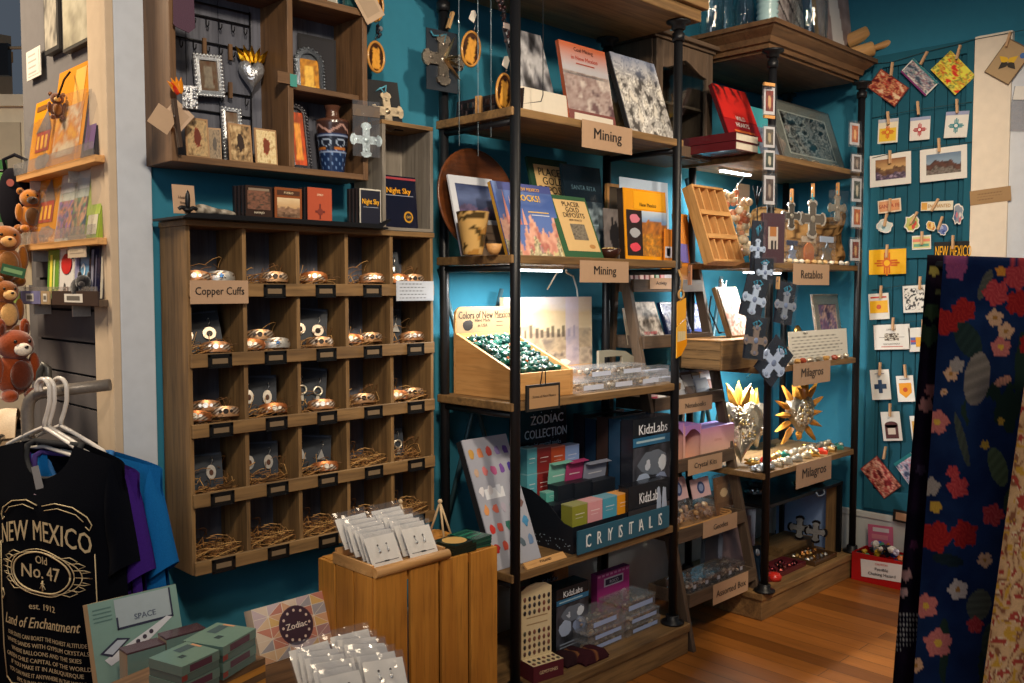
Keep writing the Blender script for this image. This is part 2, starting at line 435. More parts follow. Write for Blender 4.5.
# diagonal braces behind, seen against the lit wall
g = G('iron', '#3c5a64')
for x0, z0, x1, z1 in ((2.03, 1.47, 2.33, .62), (2.03, .5, 2.33, 1.40)): g.tube([(x0, 2.40, z0), (x1, 2.40, z1)], .009, 6)
g.make('brace', t, O)
RZs = [.600, 1.045, 1.487, 1.935]
t = thing('pipe_shelf_unit', 'corner shelf of boards on black pipes with a deep crown moulding, holding milagros and retablos', 'shelving', L(3.85, 2.15))
O = T(-3.85, -2.15, 0)
for z in RZs: board(3.405, 4.30, 1.935, 2.36, z, .025).make('shelf_board', t, O, .003)
# crown
g = G('brown_x')
prof = [(0, 0), (0, .018), (.012, .022), (.018, .045), (.045, .070), (.050, .078), (.062, .080), (.062, .098), (0, .098)]
x0, x1, y0, y1, zc = 3.43, 4.27, 1.955, 2.42, 2.392
def ring(o, z): return [(x0-o, y1, z), (x0-o, y0-o, z), (x1+o, y0-o, z), (x1+o, y1, z)]
pr = prof[:-1]; R_ = [[g.pt(p) for p in ring(o, zc+z)] for o, z in pr]
for A, B in zip(R_, R_[1:]):
    for k in range(3): g.F([A[k], A[k+1], B[k+1], B[k]])
g.F(R_[-1][:]); g.F(R_[0][::-1]); 
g.make('crown', t, O)
G().box(3.45, 1.97, 2.380, 4.25, 2.42, 2.391, 'brown_x').make('ceiling_board', t, O)
g = G().box(3.40, 1.93, 0, 4.29, 2.40, .088, 'rust_x'); g.box(3.392, 1.922, .088, 4.298, 2.40, .118, 'rust_x'); g.make('plinth', t, O, .004)
for x, y in ((3.437, 1.94), (4.27, 1.94), (3.437, 2.325), (4.27, 2.325)): pole(x, y, .118, 2.38).make('pole', t, O)
g = G('iron', '#3c5a64')
for a, b in (((3.5, 1.46), (3.75, .64)), ((3.8, 1.46), (3.62, .64)), ((3.5, 1.90), (3.7, 1.5))): g.tube([(a[0], 2.40, a[1]), (b[0], 2.40, b[1])], .011, 6)
g.make('brace', t, O)
# under-shelf lamps
LEDW = 6.3
def led(x, y, z, ln, lab):
    t = thing('led_strip_light', lab, 'lamp', L(x, y, z))
    G().box(-ln/2, -.014, -.012, ln/2, .014, 0, 'gloss', '#e8e8e4').make('housing', t)
    G().box(-ln/2+.006, -.011, -.019, ln/2-.006, .011, -.012, 'led').make('diffuser', t)
    G().tube([(ln/2, 0, -.006), (ln/2+.05, .06, -.012), (ln/2+.09, .15, -.08)], .003, 5, 'matte', '#d8d8d0').make('cord', t)
    light('led_light', 'AREA', (x, y+.01, z-.022), LEDW*ln/.3, (.98, .98, .94), ln, .03)
led(2.25, 2.17, MZ[2], .30, 'glowing white strip lamp under the shelf that holds the rock guide books')
led(3.62, 2.22, RZs[3], .24, 'glowing white strip lamp under the shelf with the red book and framed photograph')
led(3.74, 2.20, RZs[1], .26, 'glowing white strip lamp under the board above the sun-shaped heart')
led(3.66, 2.10, RZs[2], .30, 'glowing white strip lamp under the shelf that carries the Retablos sign')
# ================================================================== LADDER SHELF
t = thing('ladder_shelf', 'grey-brown wooden leaning ladder shelf with six trays between the two pipe shelves', 'shelving', L(3.18, 2.15))
O = T(-3.18, -2.15, 0)
def railY(z): return 1.965+.345*z/1.5
for x in (2.925, 3.445):
    g = G('grey_z'); a = V((x, railY(0), 0)); b = V((x, railY(1.52), 1.52))
    g.extr([(-.011, -.022), (.011, -.022), (.011, .022), (-.011, .022)], a, b, (1, 0, 0), (0, 1, 0)); g.make('leg', t, O, .002)
    g = G('grey_z'); a = V((x, 2.42, 0)); b = V((x, 2.35, 1.50))
    g.extr([(-.011, -.018), (.011, -.018), (.011, .018), (-.011, .018)], a, b, (1, 0, 0), (0, 1, 0)); g.make('leg', t, O, .002)
LZ = [.160, .400, .662, .912, 1.160, 1.388]
LY = [railY(z)-.024 for z in LZ]
for z, y in zip(LZ, LY):
    g = G('grey_x'); x0, x1 = 2.938, 3.432; yb_ = min(y+.20, 2.36)
    g.box(x0, y, z, x1, y+.012, z+.052); g.box(x0, yb_-.012, z, x1, yb_, z+.052)
    g.box(x0, y+.012, z, x0+.012, yb_-.012, z+.052); g.box(x1-.012, y+.012, z, x1, yb_-.012, z+.052)
    g.box(x0+.012, y+.012, z+.002, x1-.012, yb_-.012, z+.012); g.make('tray', t, O, .002)
# ================================================================== HUTCH (wall cabinet)
hx0, hx1, hy0, hy1, hz0, hz1 = 2.99, 3.40, 2.20, YB-.004, 1.945, 2.40
t = thing('wall_cabinet', 'weathered brown wall cabinet with an arched glass door behind the iron pole', 'cabinet', L(hx0, hy1, hz0))
O = T(-hx0, -hy1, -hz0)
g = G('grey_z'); g.box(hx0, hy0+.02, hz0, hx0+.015, hy1, hz1); g.box(hx1-.015, hy0+.02, hz0, hx1, hy1, hz1); g.box(hx0+.015, hy1-.01, hz0, hx1-.015, hy1, hz1)
g.box(hx0+.015, hy0+.02, hz0, hx1-.015, hy1-.01, hz0+.015); g.box(hx0+.015, hy0+.02, hz1-.015, hx1-.015, hy1-.01, hz1); g.box(hx0+.015, hy0+.04, 2.16, hx1-.015, hy1-.01, 2.172)
g.make('body', t, O, .002)
g = G('grey_x'); g.box(hx0-.012, hy0-.005, hz1, hx1+.012, hy1, hz1+.014); g.box(hx0-.026, hy0-.022, hz1+.014, hx1+.026, hy1, hz1+.032); g.make('cornice', t, O, .003)
d = G('grey_z').box(hx0+.004, hy0, hz0+.004, hx0+.048, hy0+.019, hz1-.004); d.box(hx1-.048, hy0, hz0+.004, hx1-.004, hy0+.019, hz1-.004)
d.box(hx0+.048, hy0, hz0+.004, hx1-.048, hy0+.019, hz0+.048)
w2 = hx1-hx0-.096; n = 14
arch = [(hx0+.048+w2*k/n, hz1-.06-.05*abs(math.cos(PI*k/n))**1.5) for k in range(n+1)]
d.prism(arch+[(hx1-.048, hz1-.004), (hx0+.048, hz1-.004)], hy0, hy0+.019)
d = d.make('door', t, O, .002)
G().box(hx0+.046, hy0+.008, hz0+.046, hx1-.046, hy0+.011, hz1-.055, 'glass').make('pane', d)
# ================================================================== common small things
KRAFT = '#b8977a'
E_ = -.0006
def slab(w, h, t, c, m='card', art=None, ce=None):
    """upright sheet or box: front on y=0, stands on z=0"""
    g = G().box(-w/2, 0, 0, w/2, t, h, m, ce or c)
    if art:
        g.rect(-w/2, 0, w/2, h, E_/2, m, c); art(g, w, h)
    return g
def card(P, label, cat, c, art=None, t=.002, name='card', group=None, m='card', ce=None):
    M, w, h = P
    return solo(slab(w, h, t, c, m, art, ce), name, label, cat, M, group)
def book(P, label, t, c, art=None, name='book', cat='book', group=None, spine=None, m='gloss', spt=None):
    """cover wrapped round a block of pages; front at y=0, spine at the left"""
    M, w, h = P; o = thing(name, label, cat, M, group); k = min(.003, t*.2)
    g = G().box(-w/2, 0, 0, w/2, k, h, m, c); g.box(-w/2, t-k, 0, w/2, t, h, m, spine or c); g.box(-w/2, k, 0, -w/2+k, t-k, h, m, spine or c)
    g.rect(-w/2, 0, w/2, h, E_/2, m, c)
    if art: art(g, w, h)
    if spt:
        g.M = MX.Translation((-w/2-.0005, t/2, h/2)) @ RZ(-PI/2) @ RY(PI/2); g.text(spt[0], 0, 0, t*.7, spt[1], 0, wmax=h*.85); g.M = MX.Identity(4)
    g.make('cover', o)
    G().box(-w/2+k, k, .003, w/2-.003, t-k, h-.003, 'matte', '#d9d2c0').make('pages', o)
    return o
def carton(P, label, t, c, art=None, name='box', cat='box', group=None, side=None, top=None, m='gloss', flap=True):
    """closed cardboard carton with a lid flap"""
    M, w, h = P; o = thing(name, label, cat, M, group)
    g = G().box(-w/2, 0, 0, w/2, t, h-.001, m, side or c); g.rect(-w/2, 0, w/2, h-.001, E_/2, m, c)
    if art: art(g, w, h)
    g.make('carton', o)
    if flap: G().box(-w/2-.0006, -.0006, h-.004, w/2+.0006, t+.0006, h, m, top or side or c).make('lid_flap', o)
    return o
def R(x0, z0, x1, z1, c, k=2, m='card'):
    return lambda g, w, h: g.rect((x0-.5)*w, z0*h, (x1-.5)*w, z1*h, E_*k, m, c)
def TX(s, cx, cz, size, c, k=4, wm=.9, sx=1):
    return lambda g, w, h: g.text(s, (cx-.5)*w, cz*h, size*h, c, E_*k, wmax=wm*w, sx=sx)
def PT(x0, z0, x1, z1, fn, nu=14, nv=18, k=2):
    return lambda g, w, h: g.pat((x0-.5)*w, z0*h, (x1-.5)*w, z1*h, fn, E_*k, nu, nv)
def DC(cx, cz, r, c, k=3, n=14, e=1, m='card'):
    return lambda g, w, h: g.disc((cx-.5)*w, cz*h, r*w, E_*k, n, r*w*e, m, c)
def ART(*ops):
    def f(g, w, h):
        for o in ops: o(g, w, h)
    return f
def cross_pts(s, a=.3, b=.42, drop=.0):
    """outline of a budded cross of height 2s"""
    w = s*a*1.5; L_ = s; e = s*b*1.6; q = []
    arm = [(L_*.66, -w*.5), (L_*.74, -e*.5), (L_*.9, -e*.42), (L_, -w*.2), (L_, w*.2), (L_*.9, e*.42), (L_*.74, e*.5), (L_*.66, w*.5), (w*.5, w*.5)]
    for k in range(4):
        f = 1.0 if k != 3 else 1+drop
        for x, z in arm:
            x *= f; c, s_ = math.cos(k*PI/2), math.sin(k*PI/2); q.append((x*c-z*s_, x*s_+z*c))
    o = []
    for p in q:
        if not o or (abs(p[0]-o[-1][0])+abs(p[1]-o[-1][1])) > 1e-6: o.append(p)
    return o[::-1] if False else _ccw(o)
def _ccw(o):
    cx = sum(p[0] for p in o)/len(o); cz = sum(p[1] for p in o)/len(o)
    return sorted(o, key=lambda p: math.atan2(p[1]-cz, p[0]-cx)) if False else _rev(o)
def _rev(o):
    a = sum(o[i-1][0]*o[i][1]-o[i][0]*o[i-1][1] for i in range(len(o)))
    return o if a > 0 else o[::-1]
def clothespin(o, M=None, c='#c89a66', ln=.07):
    g = G()
    for s in (-1, 1): g.box(-.0045, s*.004-.0028, -ln*.65, .0045, s*.004+.0028, ln*.35, 'matte', c)
    g.tube([(-.006, 0, 0), (.006, 0, 0)], .0032, 6, 'metal', '#999'); return g.make('clothespin', o, M)
def kraft_sign(P, text, label, rot=0, c=KRAFT, ink='#2a2320', size=.5, two=None, group='kraft shelf signs'):
    M, w, h = P
    def art(g, w, h):
        g.text(text, 0, h*(.58 if two else .5), h*size*1.12, ink, E_*3, wmax=w*.84, sx=1.12)
        if two: g.text(two, 0, h*.24, h*.13, ink, E_*3, wmax=w*.5)
    return solo(slab(w, h, .0015, c, 'card', art), 'paper_sign', label, 'sign', M @ RY(rot))
# ================================================================== CUBBY UNIT
CX0, CX1, CY0, CY1, CZ0, CZ1 = 1.071, 1.904, 2.28, YB-.012, .64, 1.565
CP = (CX1-CX0)/5; RB = [1.379, 1.193, 1.007, .821, .64]
t = thing('cubby_shelf', 'tall wooden cubby shelf of twenty-five pigeonholes hung on the teal wall', 'shelf', L(1.4875, 2.36, CZ0))
O = T(-1.4875, -2.36, -CZ0)
for x in (CX0, CX1-.012): G().box(x, CY0, CZ0, x+.012, CY1, CZ1, 'rust_z').make('side_panel', t, O, .002)
G().box(CX0-.003, CY0-.004, CZ1, CX1+.003, CY1, CZ1+.016, 'rust_x').make('top_board', t, O, .002)
G().box(CX0+.012, CY1-.006, CZ0, CX1-.012, CY1, CZ1, 'slate_z').make('back_panel', t, O)
for k in range(1, 5):
    x = CX0+CP*k; G().box(x-.006, CY0+.003, CZ0, x+.006, CY1-.006, CZ1, 'rust_z').make('divider', t, O, .001)
for z in RB:
    G().box(CX0+.02, CY0+.012, z+.004, CX1-.02, CY1-.006, z+.016, 'brown_x').make('shelf_board', t, O)
    G().box(CX0+.004, CY0-.010, z, CX1-.004, CY0+.002, z+.036, 'rust_x').make('front_rail', t, O, .0015)
def cell(r, c): return CX0+CP*(c+.5)
for r in range(5):
    for c in range(5):
        if (r, c) in ((0, 0), (0, 4)): continue
        x = cell(r, c); z = RB[r]; g = G('iron', '#141416'); w, h = .068, .036
        y = CY0-.013
        g.box(x-w/2, y, z-.004, x+w/2, y+.003, z+.002); g.box(x-w/2, y, z+h-.010, x+w/2, y+.003, z+h-.002)
        g.box(x-w/2, y, z, x-w/2+.007, y+.003, z+h-.004); g.box(x+w/2-.007, y, z, x+w/2, y+.003, z+h-.004)
        o = g.make('label_holder', t, O)
        G().box(x-w/2+.004, y+.0012, z, x+w/2-.004, y+.0028, z+h-.008, 'iron', '#1c1a18').box(x-w/2+.012, y+.0004, z+.008, x+w/2-.012, y+.0012, z+h-.014, 'card', '#7c6850').make('blank_label', o)
ORD = ['top', 'second', 'third', 'fourth', 'bottom']; OC = ['first', 'second', 'third', 'fourth', 'last']
# straw
def straw(w, d, n, sd):
    q = random.Random(sd); g = G('matte')
    for i in range(n):
        x, y = q.uniform(-w/2, w/2), q.uniform(-d/2, d/2); a = q.uniform(0, 6.3); r = q.uniform(.016, .044); ln = q.uniform(1.2, 3.6); z = q.uniform(.0, .012); tl = q.uniform(-.9, .9)
        pts = []
        for k in range(6):
            b = a+ln*k/5; px = x+r*math.cos(b); py = y+r*math.sin(b)*.8
            pz = .004+z+(.5+.5*math.sin(b+tl*4))*r*abs(tl)*(2.2 if py > -.01 else 1.0)
            pts.append((max(-w/2, min(w/2, px)), max(-d/2, min(d/2, py)), pz))
        g.tube(pts, .0011, 3, c=q.choice(['#b8844a', '#8a5e34', '#d0a060', '#6a4a2c']), cap=False)
    return g
SM = [straw(.135, .11, 80, i) for i in range(3)] + [straw(.14, .115, 170, 9)]
SMe = [g.mesh('straw') for g in SM]
def put_straw(r, c, k, dx=0):
    o = bpy.data.objects.new('packing_straw', SMe[k]); COL.objects.link(o)
    o.matrix_basis = T(cell(r, c)+dx, CY0+.07, RB[r]+.017)
    tag(o, 'curly brown packing straw in the %s-row, %s-column pigeonhole' % (ORD[r], OC[c]), 'straw', None, 'stuff')
for r in range(5):
    for c in range(5):
        put_straw(r, c, 3 if r == 4 or (r, c) in ((3, 3), (2, 4)) else (r*5+c) % 3)
# cuffs
def cuff_band(kind):
    q = random.Random(kind*5+1); g = G('copper', '#d9925e'); n = 26
    base = ['#e0a070', '#d8d4cc', '#d0804c', '#e4b080'][kind % 4]
    def H(a): return .0110*(.45+.55*math.cos(a*.55)**2)+.002
    def fn(u, v):
        a = (u-.5)*2*2.55; w = H(a); z = (v-.5)*2*w
        k = 1-.06*((v-.5)*2)**2
        return (.037*math.sin(a)*k, -.029*math.cos(a)*k, .0145+z+.002*math.cos(a))
    def cf(u, v):
        if abs(v-.5) > .38: return base
        s = math.sin(u*70+kind)*math.sin(v*22+kind*2)
        return '#5a3a26' if s > .45 else ('#f0dcc4' if s < -.55 else base)
    g.grid(n, 6, fn, cf); g.grid(n, 3, lambda u, v: tuple(x*.94 if i < 2 else x for i, x in enumerate(fn(u, v))), lambda u, v: '#b8764a', flip=True)
    inl = G('copper', ['#e8e8ea', '#3c6ea8', '#e8e0d0', '#2a2422'][kind % 4])
    if kind % 4 == 1:
        pts = []
        for k in range(10):
            a = PI/2+k*PI/5; rr = .0075 if k % 2 == 0 else .0035; pts.append((rr*math.cos(a), .0145+.002+rr*math.sin(a)))
        inl.prism(pts, -.0305, -.0275)
    else:
        for x, rr in ((0, .0066), (-.013, .004), (.013, .004)):
            pts = [(x+rr*math.cos(2*PI*k/12), .0165+rr*math.sin(2*PI*k/12)) for k in range(12)]
            inl.prism(pts, -.0303+abs(x)*.15, -.0255+abs(x)*.2)
    return g.mesh('copper_cuff'), inl.mesh('inlay')
CUFFS = [cuff_band(k) for k in range(4)]
def put_cuff(r, c, dx, dz, k, which, dy=0, tilt=0, sc_=1.0):
    a, b = CUFFS[k]
    o = bpy.data.objects.new('copper_cuff', a); COL.objects.link(o)
    o.matrix_basis = T(cell(r, c)+dx, CY0+.042+dy, RB[r]+.033+dz) @ RZ(-.45+dx*3) @ RX(-.2) @ S(1.12, 1.12, 1.12)
    i = bpy.data.objects.new('inlay', b); COL.objects.link(i); i.parent = o
    kd = ['coppery cuff with pale round studs', 'silvery cuff with a blue star', 'dark copper cuff with cream studs', 'light copper cuff with dark ovals'][k]
    pos = ('%s in the %s-row, %s-column pigeonhole' % (which, ORD[r], OC[c])).strip()
    tag(o, '%s, %s' % (kd, pos), 'bracelet', 'copper cuff bracelets')
cf_ = [(0, 0, -.034, 0, 0, 'beside the star cuff'), (0, 0, .036, 0, 1, 'at right'), (0, 1, .034, 0, 3, 'alone'), (0, 2, .0, .002, 2, 'alone'), (0, 3, .045, 0, 0, 'alone'),
       (0, 4, -.035, -.002, 2, 'before the earring card'), (0, 4, .038, -.002, 3, 'beside the earring card'),
       (1, 0, .012, -.004, 0, 'under the earring card'), (1, 1, -.042, -.002, 2, 'lower of three, left'), (1, 1, .038, -.002, 1, 'lower of three, right'), (1, 1, .0, .022, 3, 'stacked on two more'),
       (1, 2, .01, -.004, 3, 'before the gold round earrings'), (1, 3, -.038, 0, 2, 'at left'), (1, 3, .034, .002, 3, 'at right'), (1, 4, .036, 0, 0, 'beside the leaning card'),
       (2, 0, -.04, -.002, 2, 'lower left of three'), (2, 0, .042, .002, 3, 'lower right of three'), (2, 0, .0, .02, 0, 'uppermost of three'),
       (2, 1, .026, -.002, 2, 'beside the earring card'), (2, 2, .012, -.003, 0, 'under the hoop earrings'), (2, 3, .004, .0, 3, 'alone'), (2, 4, -.034, .0, 2, 'at left'), (2, 4, .034, .002, 3, 'at right'),
       (3, 2, .022, -.004, 2, 'before the leaning card')]
for r, c, dx, dz, k, wh in cf_: put_cuff(r, c, dx, dz, k, wh, .035 if 'stacked' in wh or 'uppermost' in wh else (-.004 if 'under' in wh or 'before' in wh else .01))
def earring_card(r, c, dx, lift, w, h, rot, style, label):
    o = thing('earring_card', label, 'earrings', T(cell(r, c)+dx, CY0+.075, RB[r]+.030+lift) @ RZ(-.25) @ RX(-.22) @ RY(rot) @ S(1.45, 1.2, 1.4), 'earrings carded in the pigeonholes')
    slab(w, h, .0015, '#1b2430', 'card', R(.05, .93, .95, .97, '#39465a')).make('card', o)
    for s in (-1, 1):
        x = s*w*.24; z = h*.45; g = G('metal', '#d8d4cc')
        g.tube([(x, -.003, z+.026), (x+.003*s, -.004, z+.030), (x+.004*s, -.004, z+.022), (x, -.004, z+.014)], .0009, 4)
        if style == 'disc':
            q = [(x+.0125*math.cos(2*PI*k/16), z+.0125*math.sin(2*PI*k/16)) for k in range(16)]; g.prism(q, -.006, -.003, 'metal', '#e6d2bc')
            q = [(x+.006*math.cos(2*PI*k/12), z-.001+.006*math.sin(2*PI*k/12)) for k in range(12)]; g.prism(q, -.0072, -.005, 'gloss', '#2c1e18')
        elif style == 'oval':
            q = [(x+.009*math.cos(2*PI*k/16), z+.0145*math.sin(2*PI*k/16)) for k in range(16)]; g.prism(q, -.006, -.003, 'metal', '#e8dccb')
            q = [(x+.004*math.cos(2*PI*k/12), z-.001+.006*math.sin(2*PI*k/12)) for k in range(12)]; g.prism(q, -.0072, -.005, 'gloss', '#5a3c2c')
        elif style == 'hoop':
            g.tube([(x+.009*math.cos(2*PI*k/14), -.005, z+.009*math.sin(2*PI*k/14)) for k in range(14)], .0024, 6, 'metal', '#e8dcc8', closed=True)
            g.prism(_rev([(x-.003, z-.010), (x+.003, z-.010), (x+.005, z-.024), (x-.005, z-.024)]), -.006, -.003)
        elif style == 'tri':
            g.prism(_rev([(x, z+.012), (x+.009, z-.010), (x-.009, z-.010)]), -.006, -.003, 'metal', '#e0d8cc')
        else:
            g.ball((x, -.005, z), .0055, .003, .011, 8, 6, 'metal', '#dfe6ea')
        g.make('earring', o)
    return o
earring_card(0, 4, -.035, 0, .052, .085, 0, 'drop', 'navy earring card with silver drops in the top right pigeonhole')
earring_card(1, 0, -.012, .0, .088, .085, -.1, 'disc', 'navy card of two big dark-centred disc earrings in the second row, first column')
earring_card(1, 2, -.01, .0, .08, .09, .12, 'disc', 'tilted navy card of disc earrings in the second row, middle column')
earring_card(1, 4, -.035, 0, .055, .085, .05, 'tri', 'navy card of small triangular earrings in the second row, last column')
earring_card(2, 1, -.01, .0, .075, .085, .06, 'oval', 'navy card of oval earrings in the third row, second column')
earring_card(2, 2, -.01, .0, .07, .095, .15, 'hoop', 'navy card with silver hoop earrings in the third row, middle column')
earring_card(3, 0, -.02, .0, .085, .07, 0, 'oval', 'navy card of oval earrings in the fourth row, first column')
earring_card(3, 1, -.01, .0, .078, .08, .05, 'oval', 'navy card of oval earrings in the fourth row, second column')
earring_card(3, 2, -.005, .0, .085, .08, .12, 'tri', 'tilted navy card of small pointed earrings in the fourth row, middle column')
earring_card(3, 4, -.03, .0, .06, .07, 0, 'hoop', 'navy card of hoop earrings in the fourth row, last column')
kraft_sign((T((CX0+cell(0, 1)-.055)/2-.012, CY0-.0135, RB[0]-.018), .165, .062), 'Copper Cuffs', 'kraft paper sign lettered for copper cuffs on the cubby shelf rail', size=.42, two='handmade in the USA'[0:0] or None)
M = T(cell(0, 4)-.002, CY0-.0135, RB[0]-.016)
solo(slab(.150, .062, .0012, '#c3cad6', 'card', ART(PT(.04, .06, .96, .94, p_lines('#c3cad6', '#3a4048', 5, .04, 3), 60, 25))), 'paper_sign', 'white printed notice on the right end of the cubby shelf rail', 'sign', M)
# ================================================================== BLACK TRAY ON TOP AND WHAT IT HOLDS
TZ = CZ1+.024
t = thing('display_tray', 'long black metal tray lying along the top of the cubby shelf', 'tray', L(1.37, 2.30, CZ1+.016))
O = T(-1.37, -2.30, -CZ1-.016)
G().box(1.045, 2.235, CZ1+.016, 1.69, 2.42, CZ1+.022, 'iron', '#15161a').make('base', t, O)
g = G('iron', '#15161a'); g.prism([(1.04, CZ1+.017), (1.66, CZ1+.017), (1.70, CZ1+.045), (1.69, CZ1+.047), (1.65, CZ1+.030), (1.06, CZ1+.030)], 2.23, 2.236); g.make('rim', t, O)
g = G('iron', '#15161a')
for a, r in ((-.9, .012), (.9, .012)): g.tube([(1.055+math.sin(a)*k*.005, 2.23, CZ1+.03+k*.006-(k*k)*.0008) for k in range(7)], .0055, 6)
g.ball((1.055, 2.23, CZ1+.06), .007, .006, .026); g.ball((1.055, 2.23, CZ1+.036), .014, .008, .006); g.make('fleur_finial', t, O)
card(place(174, 196, 185, TZ+.004, 2.262, None, .12), 'small square kraft card standing at the left end of the black tray', 'card', KRAFT, ART(TX('Healing', .5, .55, .14, '#4a3728', wm=.7), TX('Stones', .5, .38, .12, '#4a3728', wm=.6)), t=.002, name='kraft_card')
g = G('cloth', '#8e8477')
def rk(u, v):
    a = 2*PI*v; x = -.062+.124*u; e = (1-(2*u-1)**4)**.5; return (x, .024*math.cos(a)*e, .02+(.016-.008*u)*math.sin(a)*e*(1+.15*math.sin(9*u)))
g.grid(20, 14, rk, lambda u, v: '#b9b0a2' if math.sin(u*26+v*9) > .2 else ('#6a6258' if math.sin(u*15) > 0 else '#8e8477'))
solo(g, 'rolled_bundle', 'grey striped rolled bundle lying on the black tray by the kraft card', 'bundle', T(colX(214, 2.30, TZ), 2.30, TZ-.003) @ RY(.08))
def cdcase(xl, xr, yt, Y, c, art, label, n, sp, depth=.011):
    P = place(xl, xr, yt, TZ, Y); M, w, h = P
    for k in range(n):
        MM = M @ T(-k*.0045, k*(depth+.001), 0)
        book((MM, w, h), label if k == 0 else '%s, number %s behind the front one' % (sp, ['', 'one', 'two', 'three', 'four', 'five'][k]), depth, c if k == 0 else '#2a2426', art if k == 0 else None, 'boxed_set', 'boxed set', 'boxed sets on the black tray', spine='#231c1c')
cdcase(246, 272, 186, 2.262, '#3a2a22', ART(PT(.06, .3, .94, .86, p_noise(['#2a1d18', '#5e4434', '#8b5a46', '#2c3a2e'], 3, 6)), R(.1, .86, .9, .93, '#8d7b68'), TX('NAVAJO', .5, .2, .09, '#d8c8b0', wm=.6)), 'dark brown boxed set standing first on the black tray', 4, 'dark spine of a boxed set')
cdcase(275, 302, 188, 2.262, '#8a4e2c', ART(PT(.08, .12, .92, .7, p_scene(['#c8a070', '#e0c8a0'], ['#7a5a44', '#a88468'], ['#4a3428', '#8b6a50'], 5)), R(.08, .78, .92, .92, '#4a2a18'), TX('PUEBLO', .5, .85, .09, '#e0c8a0', wm=.7)), 'rust-brown boxed set with a dancer picture on the black tray', 2, 'rust spine')
cdcase(308, 332, 188, 2.262, '#b5563c', ART(R(.47, .12, .53, .55, '#6a2820'), R(.3, .3, .7, .36, '#6a2820'), DC(.5, .33, .12, '#7c3226'), TX('SPIRIT', .5, .8, .08, '#f0d0b0', wm=.6)), 'orange-red boxed set with a dark cross on the black tray', 3, 'reddish spine')
def nightsky(g, w, h):
    g.rect(-w*.46, h*.04, w*.46, h*.96, E_*2, 'card', '#15182a'); g.text('Night Sky', 0, h*.64, h*.2, '#f0b020', E_*4, wmax=w*.8); g.rect(-w*.35, h*.50, w*.35, h*.515, E_*4, 'card', '#8f96a8')
cdcase(360, 381, 189, 2.262, '#c9c4b8', nightsky, 'small black boxed set with yellow lettering on the right end of the black tray', 4, 'wooden-edged set')
# ================================================================== LIGHT WOOD CRATE BOX at the right, with Night Sky book
t = thing('wooden_box_shelf', 'pale open wooden box standing on the cubby shelf, holding the large midnight-blue book', 'shelf', L(1.80, 2.35, CZ1+.017))
bx0, bx1, bz0, bz1 = 1.70, 1.902, CZ1+.017, 1.905; O = T(-1.80, -2.35, -CZ1-.017)
for x in (bx0, bx1-.013): G().box(x, 2.275, bz0, x+.013, 2.425, bz1, 'driftwood_z').make('side_panel', t, O, .0015)
G().box(bx0, 2.275, bz1, bx1, 2.425, bz1+.013, 'rust_x').make('top_board', t, O, .0015)
G().box(bx0+.013, 2.275, bz0, bx1-.013, 2.42, bz0+.010, 'driftwood_x').make('bottom_board', t, O)
G().box(bx0+.013, 2.42, bz0+.01, bx1-.013, 2.426, bz1, 'driftwood_z').make('back_panel', t, O)
def nsbook(g, w, h):
    g.rect(-w*.5, h*.93, w*.5, h*.97, E_*2, 'card', '#a03a40'); g.text('Night Sky', 0, h*.70, h*.15, '#f2a818', E_*4, wmax=w*.84)
    g.rect(-w*.4, h*.615, w*.4, h*.63, E_*3, 'card', '#8a90a0'); g.disc(w*.24, h*.22, w*.13, E_*3, 16, None, 'card', '#c89020'); g.disc(w*.24, h*.22, w*.09, E_*4, 16, None, 'card', '#171a2a')
    g.text('GO', w*.24, h*.22, h*.07, '#e0b040', E_*5)
book(place(382, 418, 176, bz0+.010, 2.30, None, .08), 'large midnight-blue astronomy book inside the pale wooden box', .02, '#171a2c', nsbook)
# ================================================================== SHADOW BOX CABINET (upper left)
SBX0, SBX1, SBY0, SBY1, SBZ0, SBZ1 = 1.04, 1.655, 2.285, YB-.006, 1.728, 2.235
t = thing('shadow_box_shelf', 'dark brown wooden shadow box hung high on the teal wall with milagro frames inside', 'shelf', L(1.326, 2.36, SBZ0))
O = T(-1.326, -2.36, -SBZ0)
for x, zt in ((SBX0, 2.47), (SBX1-.018, SBZ1)): G().box(x, SBY0, SBZ0, x+.018, SBY1, zt, 'brown_z').make('side_panel', t, O, .002)
G().box(SBX0+.018, SBY0, SBZ0, SBX1-.018, SBY1, SBZ0+.018, 'brown_x').make('bottom_board', t, O, .002)
G().box(SBX0+.018, SBY0, SBZ1-.02, SBX1-.018, SBY1, SBZ1, 'brown_x').make('top_board', t, O, .002)
DVX = 1.392
G().box(DVX-.009, SBY0+.002, SBZ0+.018, DVX+.009, SBY1, SBZ1-.02, 'brown_z').make('divider', t, O, .0015)
G().box(DVX+.009, SBY0+.02, 1.968, SBX1-.018, SBY1-.008, 1.984, 'brown_x').make('shelf_board', t, O, .0015)
G().box(DVX-.045, SBY0-.004, 1.975, DVX+.012, SBY0+.002, 2.006, 'brown_x').box(DVX-.006, SBY0-.0048, 1.970, DVX+.016, SBY0-.0042, 2.004, 'card', '#3f8f86').make('cross_strip', t, O)
g = G('slate_z')
for k in range(6):
    a = SBX0+.018+(SBX1-SBX0-.036)*k/6; g.box(a+.001, SBY1-.010, SBZ0+.018, a+(SBX1-SBX0-.036)/6-.001, SBY1, SBZ1-.02)
g.make('back_panel', t, O)
IZ = SBZ0+.0185
